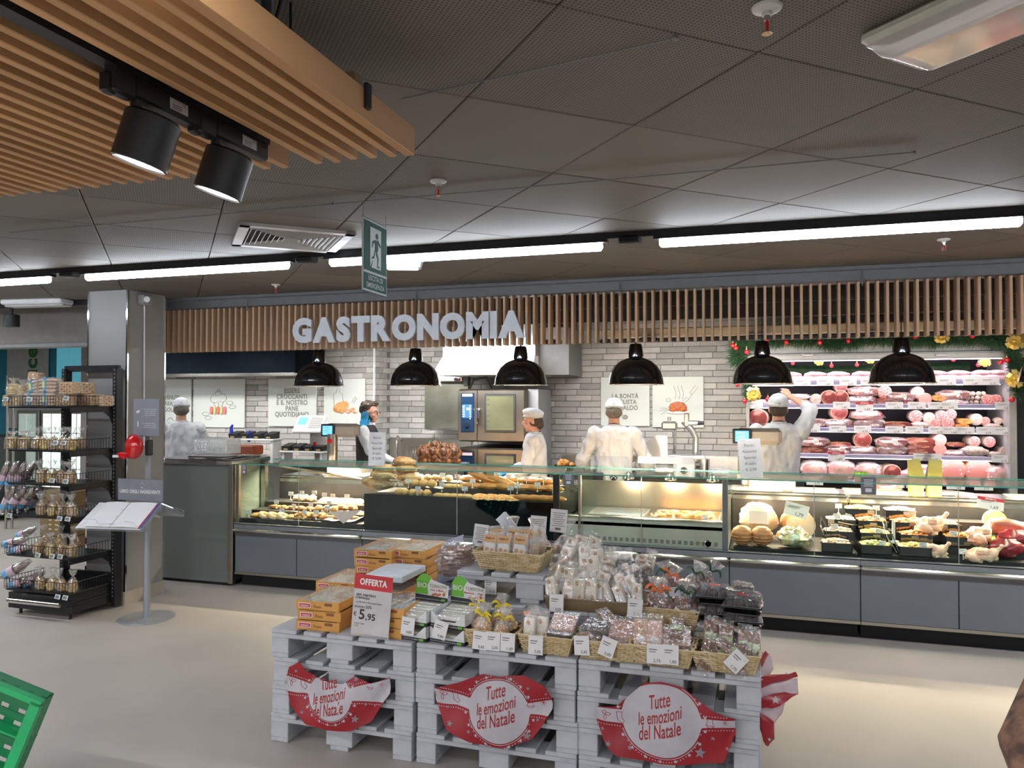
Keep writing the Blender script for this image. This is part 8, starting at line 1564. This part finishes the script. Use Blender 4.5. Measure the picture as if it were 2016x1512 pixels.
def hand(mb, wrist, d, up, side=1, curl=.5, s_=1):
    wrist, d = V(wrist), V(d).normalized(); up = V(up); up = (up-d*up.dot(d)).normalized(); x = d.cross(up)*side
    c = wrist+d*.045*s_; M_ = Matrix((x, d, up)).transposed(); mb.ball(c, (.042*s_, .052*s_, .018*s_), 12, 8, rot=M_)
    for k, l_ in enumerate((.070, .078, .072, .058)):
        b = c+d*.035*s_+x*(.031-.0205*k)*s_; p1 = b+(d*cos(curl*.6)-up*sin(curl*.6))*l_*.5*s_; p2 = p1+(d*cos(curl*1.7)-up*sin(curl*1.7))*l_*.5*s_
        cap_(mb, b, p1, .0095*s_, .009*s_, 8); cap_(mb, p1, p2, .009*s_, .0075*s_, 8)
    b = wrist+d*.018*s_+x*.03*s_; p1 = b+(x*.6+d*.7-up*.15).normalized()*.035*s_; p2 = p1+(x*.1+d-up*.3).normalized()*.03*s_; cap_(mb, b, p1, .012*s_, .0105*s_, 8); cap_(mb, p1, p2, .0105*s_, .0085*s_, 8)
TROU = mat('dark_trousers', (.02, .022, .03), .8); SHOE = mat('black_shoe', (.012, .012, .012), .4); GLV = mat('blue_glove', (.02, .33, .68), .45, col2=(.015, .26, .56), scale=25); HAIRB = mat('dark_hair', (.025, .016, .012), .6, col2=(.05, .03, .02), scale=60, stretch=(1, 1, .2)); HAIRG = mat('grey_hair', (.16, .145, .13), .7, col2=(.07, .06, .05), scale=60)
def person(lb, loc, rz, H, ARMS, sex='m', headrot=(0, 0, 0), lean=0, hair=HAIRB, cap=None, top='jacket', gloves=(0, 0), glasses=False, sleeve=1.0, apron=True, face=True, coat_m=None):
    s_ = H/1.75; r = thing('person', lb, 'person', loc, rz); r.scale = (s_,)*3     # the figure faces -Y
    w_ = .93 if sex == 'f' else 1.0; hz = 1.615; hp = V((0, lean-.015, hz)); HR = mrot(*headrot); sh = {}
    b = MB()
    b.ball(hp+V((0, .012, .025)), (.075, .093, .098), 20, 14, rot=HR); b.ball(hp+HR@V((0, -.028, -.045)), (.054, .062, .068), 16, 12, rot=HR)
    b.ball(hp+HR@V((0, -.070, -.088)), (.024, .02, .02), 10, 8); b.ball(hp+HR@V((0, -.098, -.012)), (.012, .02, .024), 10, 8, rot=HR); b.ball(hp+HR@V((0, -.108, -.024)), (.014, .012, .010), 8, 6)
    b.ball(hp+HR@V((0, -.086, .022)), (.055, .012, .012), 10, 8, rot=HR); b.ball(hp+HR@V((0, -.088, -.055)), (.024, .012, .010), 10, 8, rot=HR)
    for q in (-1, 1): b.ball(hp+HR@V((q*.078, .012, -.010)), (.010, .02, .032), 10, 8, rot=HR); b.ball(hp+HR@V((q*.035, -.065, -.03)), (.022, .02, .02), 10, 8)
    cap_(b, hp+V((0, .02, -.06)), (0, lean*.9+.015, 1.43), .054, .062)
    torso(b, .86, 1.47, [(0, .15*w_, .105, 0), (.12, .165*w_, .115, 0), (.35, .14*w_, .10, 0), (.6, .16*w_, .11, 0), (.82, .175*w_, .105, .005), (.94, .15*w_, .08, .01), (1, .09*w_, .06, .012)], lean=lean)
    for q in (-1, 1):
        cap_(b, (q*.085, 0, .90), (q*.10, 0, .48), .083, .056); cap_(b, (q*.10, 0, .48), (q*.105, .02, .09), .055, .038); b.rbox((q*.105, -.05, .04), (.09, .25, .075), .03)
    pts = {}
    for q, (el, wr, hd_, up, curl) in zip((-1, 1), ARMS):
        S_ = V((q*.185*w_, lean*.93+.01, 1.405)); el, wr = V(el), V(wr); cap_(b, S_, el, .050, .038); cap_(b, el, wr, .038, .026); pts[q] = (S_, el, wr)
        if not gloves[0 if q < 0 else 1]: hand(b, wr, hd_, up, q, curl, .95)
    fuse(b, 'body', SKIN, r, .0095, 2)
    for q, (el, wr, hd_, up, curl), g in zip((-1, 1), ARMS, gloves):
        if g: m = MB(); hand(m, wr, hd_, up, q, curl, 1.1); cap_(m, V(wr)-V(hd_).normalized()*.04, V(wr), .034, .031); fuse(m, 'glove', GLV, r, .007, 1)
    if face:
        for q in (-1, 1):
            e = MB(); c = hp+HR@V((q*.032, -.082, .002)); e.ball(c, (.0125, .010, .0085), 10, 8, 0, rot=HR); e.ball(c+HR@V((0, -.008, 0)), (.006, .004, .006), 8, 6, 1, rot=HR); e.obj('eye', [PAPER, INK], r)
            e = MB(); e.tube([hp+HR@V((q*.016, -.094, .022)), hp+HR@V((q*.034, -.092, .029)), hp+HR@V((q*.052, -.078, .022))], .0035, 5); e.obj('eyebrow', hair, r)
        e = MB(); e.ball(hp+HR@V((0, -.097, -.057)), (.022, .006, .007), 10, 6, rot=HR); e.obj('lips', mat('lips', (.45, .14, .12), .5), r)
    J = MB(); k = 1.0; D_ = .018; z0 = .80 if top == 'jacket' else .86
    torso(J, z0, 1.475, [(0, .185*w_, .135, 0), (.2, .175*w_, .13, 0), (.4, .165*w_, .12, 0), (.62, .178*w_, .125, 0), (.82, .192*w_, .118, .005), (.93, .17*w_, .095, .01), (1, .095*w_, .075, .012)], lean=lean)
    for q in (-1, 1):
        S_, el, wr = pts[q]; e2 = el.lerp(wr, sleeve*.92) if sleeve > 0 else S_.lerp(el, .6)
        J2 = J if top == 'jacket' else None
        if top == 'jacket':
            if sleeve > 0: cap_(J, S_, el, .072, .058); cap_(J, el, e2, .058, .044)
            else: cap_(J, S_, e2, .075, .066)
    if top == 'jacket':
        fuse(J, 'jacket', coat_m or FABW, r, .012, 2, .013, .085)
    else:
        A_ = MB()
        for q in (-1, 1): S_, el, wr = pts[q]; cap_(A_, S_, el, .068, .054); cap_(A_, el, el.lerp(wr, .9), .054, .042)
        fuse(A_, 'shirt_sleeves', FABW, r, .011, 2, .006, .09); fuse(J, 'vest', FABB, r, .012, 2, .004, .11)
    c_ = MB(); c_.lathe([(.062, 0), (.070, .03), (.066, .045), (.058, .045), (.056, .0)], 24, o=(0, lean*.93+.014, 1.455)); c_.obj('collar', FABW, r)
    t = MB(); 
    for q in (-1, 1): cap_(t, (q*.085, 0, .92), (q*.10, 0, .48), .098, .075); cap_(t, (q*.10, 0, .48), (q*.105, .02, .11), .075, .062)
    torso(t, .78, .93, [(0, .17, .12, 0), (1, .168*w_, .118, 0)]); fuse(t, 'trousers', TROU, r, .014, 2)
    for q in (-1, 1): t = MB(); t.ball((q*.105, -.045, .045), (.052, .14, .045), 14, 8, pw=.8); t.rbox((q*.105, -.045, .012), (.10, .27, .024), .012); t.obj('shoe', SHOE, r)
    if apron:
        a = MB(); N = 30
        def ap(u, v):
            th = R(-152+304*u); z = 1.03-.60*v; a_ = .212*w_+.02*v; d = .165+.03*v; return (a_*sin(th), -d*cos(th)+lean*.3, z)
        a.grid(lambda u, v: ap(u, v), N, 8); a.grid(lambda u, v: V(ap(1-u, v))*1.0+V((0, 0, 0)), N, 8); a.obj('apron', FABB, r)
        for q in (-1, 1): k_ = MB(); k_.tube([(0, .155, .99), (q*.02, .17, .96), (q*.035, .175, .99), (q*.01, .165, 1.0)], .006, 6); k_.tube([(0, .16, .985), (q*.02, .175, .9), (q*.03, .178, .80)], .006, 6); k_.obj('apron_tie', FABB, r)
        k_ = MB(); k_.tube([(.06*cos(a_)*1.05, lean*.93+.014+.062*sin(a_), 1.475-.03*sin(a_)*-1) for a_ in [R(-30+i*24) for i in range(11)]], .006, 6); k_.obj('neck_strap', FABB, r)
    # hair and cap
    h = MB()
    if cap: h.ball(hp+HR@V((0, .03, -.005)), (.080, .088, .075), 18, 12, rot=HR)
    else: h.ball(hp+HR@V((0, .026, .038)), (.084, .094, .092), 20, 14, amp=.25, fr=20, rot=HR); h.ball(hp+HR@V((0, -.045, .10)), (.06, .045, .028), 12, 8, amp=.4, rot=HR)
    if sex == 'f': h.ball(hp+HR@V((0, .075, -.045)), (.055, .05, .055), 12, 10, amp=.3, fr=16)
    # keep the hair off the face
    h.v = [v for v in h.v]; ho = h.obj('hair', hair, r)
    for v in ho.data.vertices:
        q = HR.inverted()@(v.co-hp)
        if q.y < -.03 and q.z < .07: v.co = hp+HR@V((q.x*.6, q.y*.3, max(q.z, -.02)*.4))
    if cap:
        c_ = MB()
        if cap == 'beret': c_.ball(hp+HR@V((0, .025, .085)), (.105, .118, .050), 24, 12, amp=.15, fr=10, rot=HR@mrot(-14)); c_.ball(hp+HR@V((0, .045, .055)), (.092, .095, .05), 20, 10, rot=HR); z_ = .045
        else: c_.ball(hp+HR@V((0, .018, .062)), (.088, .104, .080), 22, 14, amp=.08, rot=HR)
        c_.tube([hp+HR@V((.084*cos(a_), .018+.100*sin(a_), .048+.012*sin(a_)*-1)) for a_ in [i*2*pi/24 for i in range(24)]], .012, 6, closed=True)
        fuse(c_, 'cap', FABW, r, .010, 1, .002, .06)
        l_ = MB(); l_.ball(hp+HR@V((-.05 if sex == 'f' else .0, -.03 if sex == 'f' else .118, .055)), (.012, .008, .008), 8, 6); l_.obj('cap_badge', GREYM, r)
    if glasses:
        g_ = MB()
        for q in (-1, 1): g_.tube([hp+HR@V((q*.034+.021*cos(a_), -.104+abs(cos(a_))*.002, .0+.017*sin(a_))) for a_ in [i*.5 for i in range(13)]], .0026, 5, closed=True); g_.tube([hp+HR@V((q*.056, -.10, .004)), hp+HR@V((q*.076, -.05, .006)), hp+HR@V((q*.082, .01, .0))], .0026, 5)
        g_.obj('glasses', INK, r)
    return r
def gp(px, Y): return at(px, 900, Y).x
x = gp(356, 7.0)
person('person in a white jacket and cap seen from behind at the left service counter', (x, 7.0, 0), 220, 1.70, [((-.27, -.10, 1.12), (-.16, -.30, 1.02), (.3, -1, -.2), (0, 0, 1), .6), ((.27, -.10, 1.12), (.16, -.30, 1.02), (-.3, -1, -.2), (0, 0, 1), .6)], cap='cap', headrot=(12, 0, 0), lean=-.02, hair=HAIRG, apron=False)
x = gp(728, 7.35); rp = person('person with glasses and dark vest holding a phone with a blue glove', (x-.02, 7.35, 0), 104, 1.68, [((-.31, -.10, 1.21), (-.150, .02, 1.46), (.22, -.12, 1), (1, .0, .0), .5), ((.24, -.05, 1.13), (.22, -.28, 1.02), (0, -1, -.2), (0, 0, 1), .6)], top='vest', gloves=(1, 0), glasses=True, hair=HAIRB, apron=False, headrot=(6, 0, -4))
t = MB(); t.rbox((-.104, -.01, 1.575), (.010, .070, .15), .004, mrot(-40)); t.obj('phone', BLACK, rp)
x = gp(1050, 7.30); person('person in a white jacket and white beret seen in profile, walking left by the ovens', (x+.03, 7.30, 0), -78, 1.60, [((-.22, -.12, 1.13), (-.17, -.34, 1.03), (0, -1, -.1), (0, 0, 1), .4), ((.22, -.10, 1.12), (.18, -.33, .98), (0, -1, -.25), (0, 0, 1), .4)], sex='f', cap='beret', gloves=(1, 1), lean=-.03, headrot=(8, 0, 0))
x = gp(1209, 7.35); person('person in a white jacket and cap seen from behind under the LA BONTA poster', (x, 7.35, 0), 188, 1.695, [((-.33, -.06, 1.12), (-.17, -.28, 1.03), (.5, -1, 0), (0, 0, 1), .5), ((.33, -.06, 1.12), (.17, -.28, 1.03), (-.5, -1, 0), (0, 0, 1), .5)], cap='cap', headrot=(14, 0, 0), hair=HAIRG)
x = gp(1533, 7.35); person('person in a white jacket reaching up with one arm into the meat cooler', (x-.0, 7.35, 0), 184, 1.74, [((-.30, -.14, 1.60), (-.12, -.30, 1.74), (.2, -.8, .6), (0, -.3, 1), .4), ((.27, -.14, 1.15), (.22, -.32, 1.08), (0, -1, 0), (0, 0, 1), .5)], cap='cap', headrot=(-4, 0, 0), hair=HAIRB, sleeve=.25)
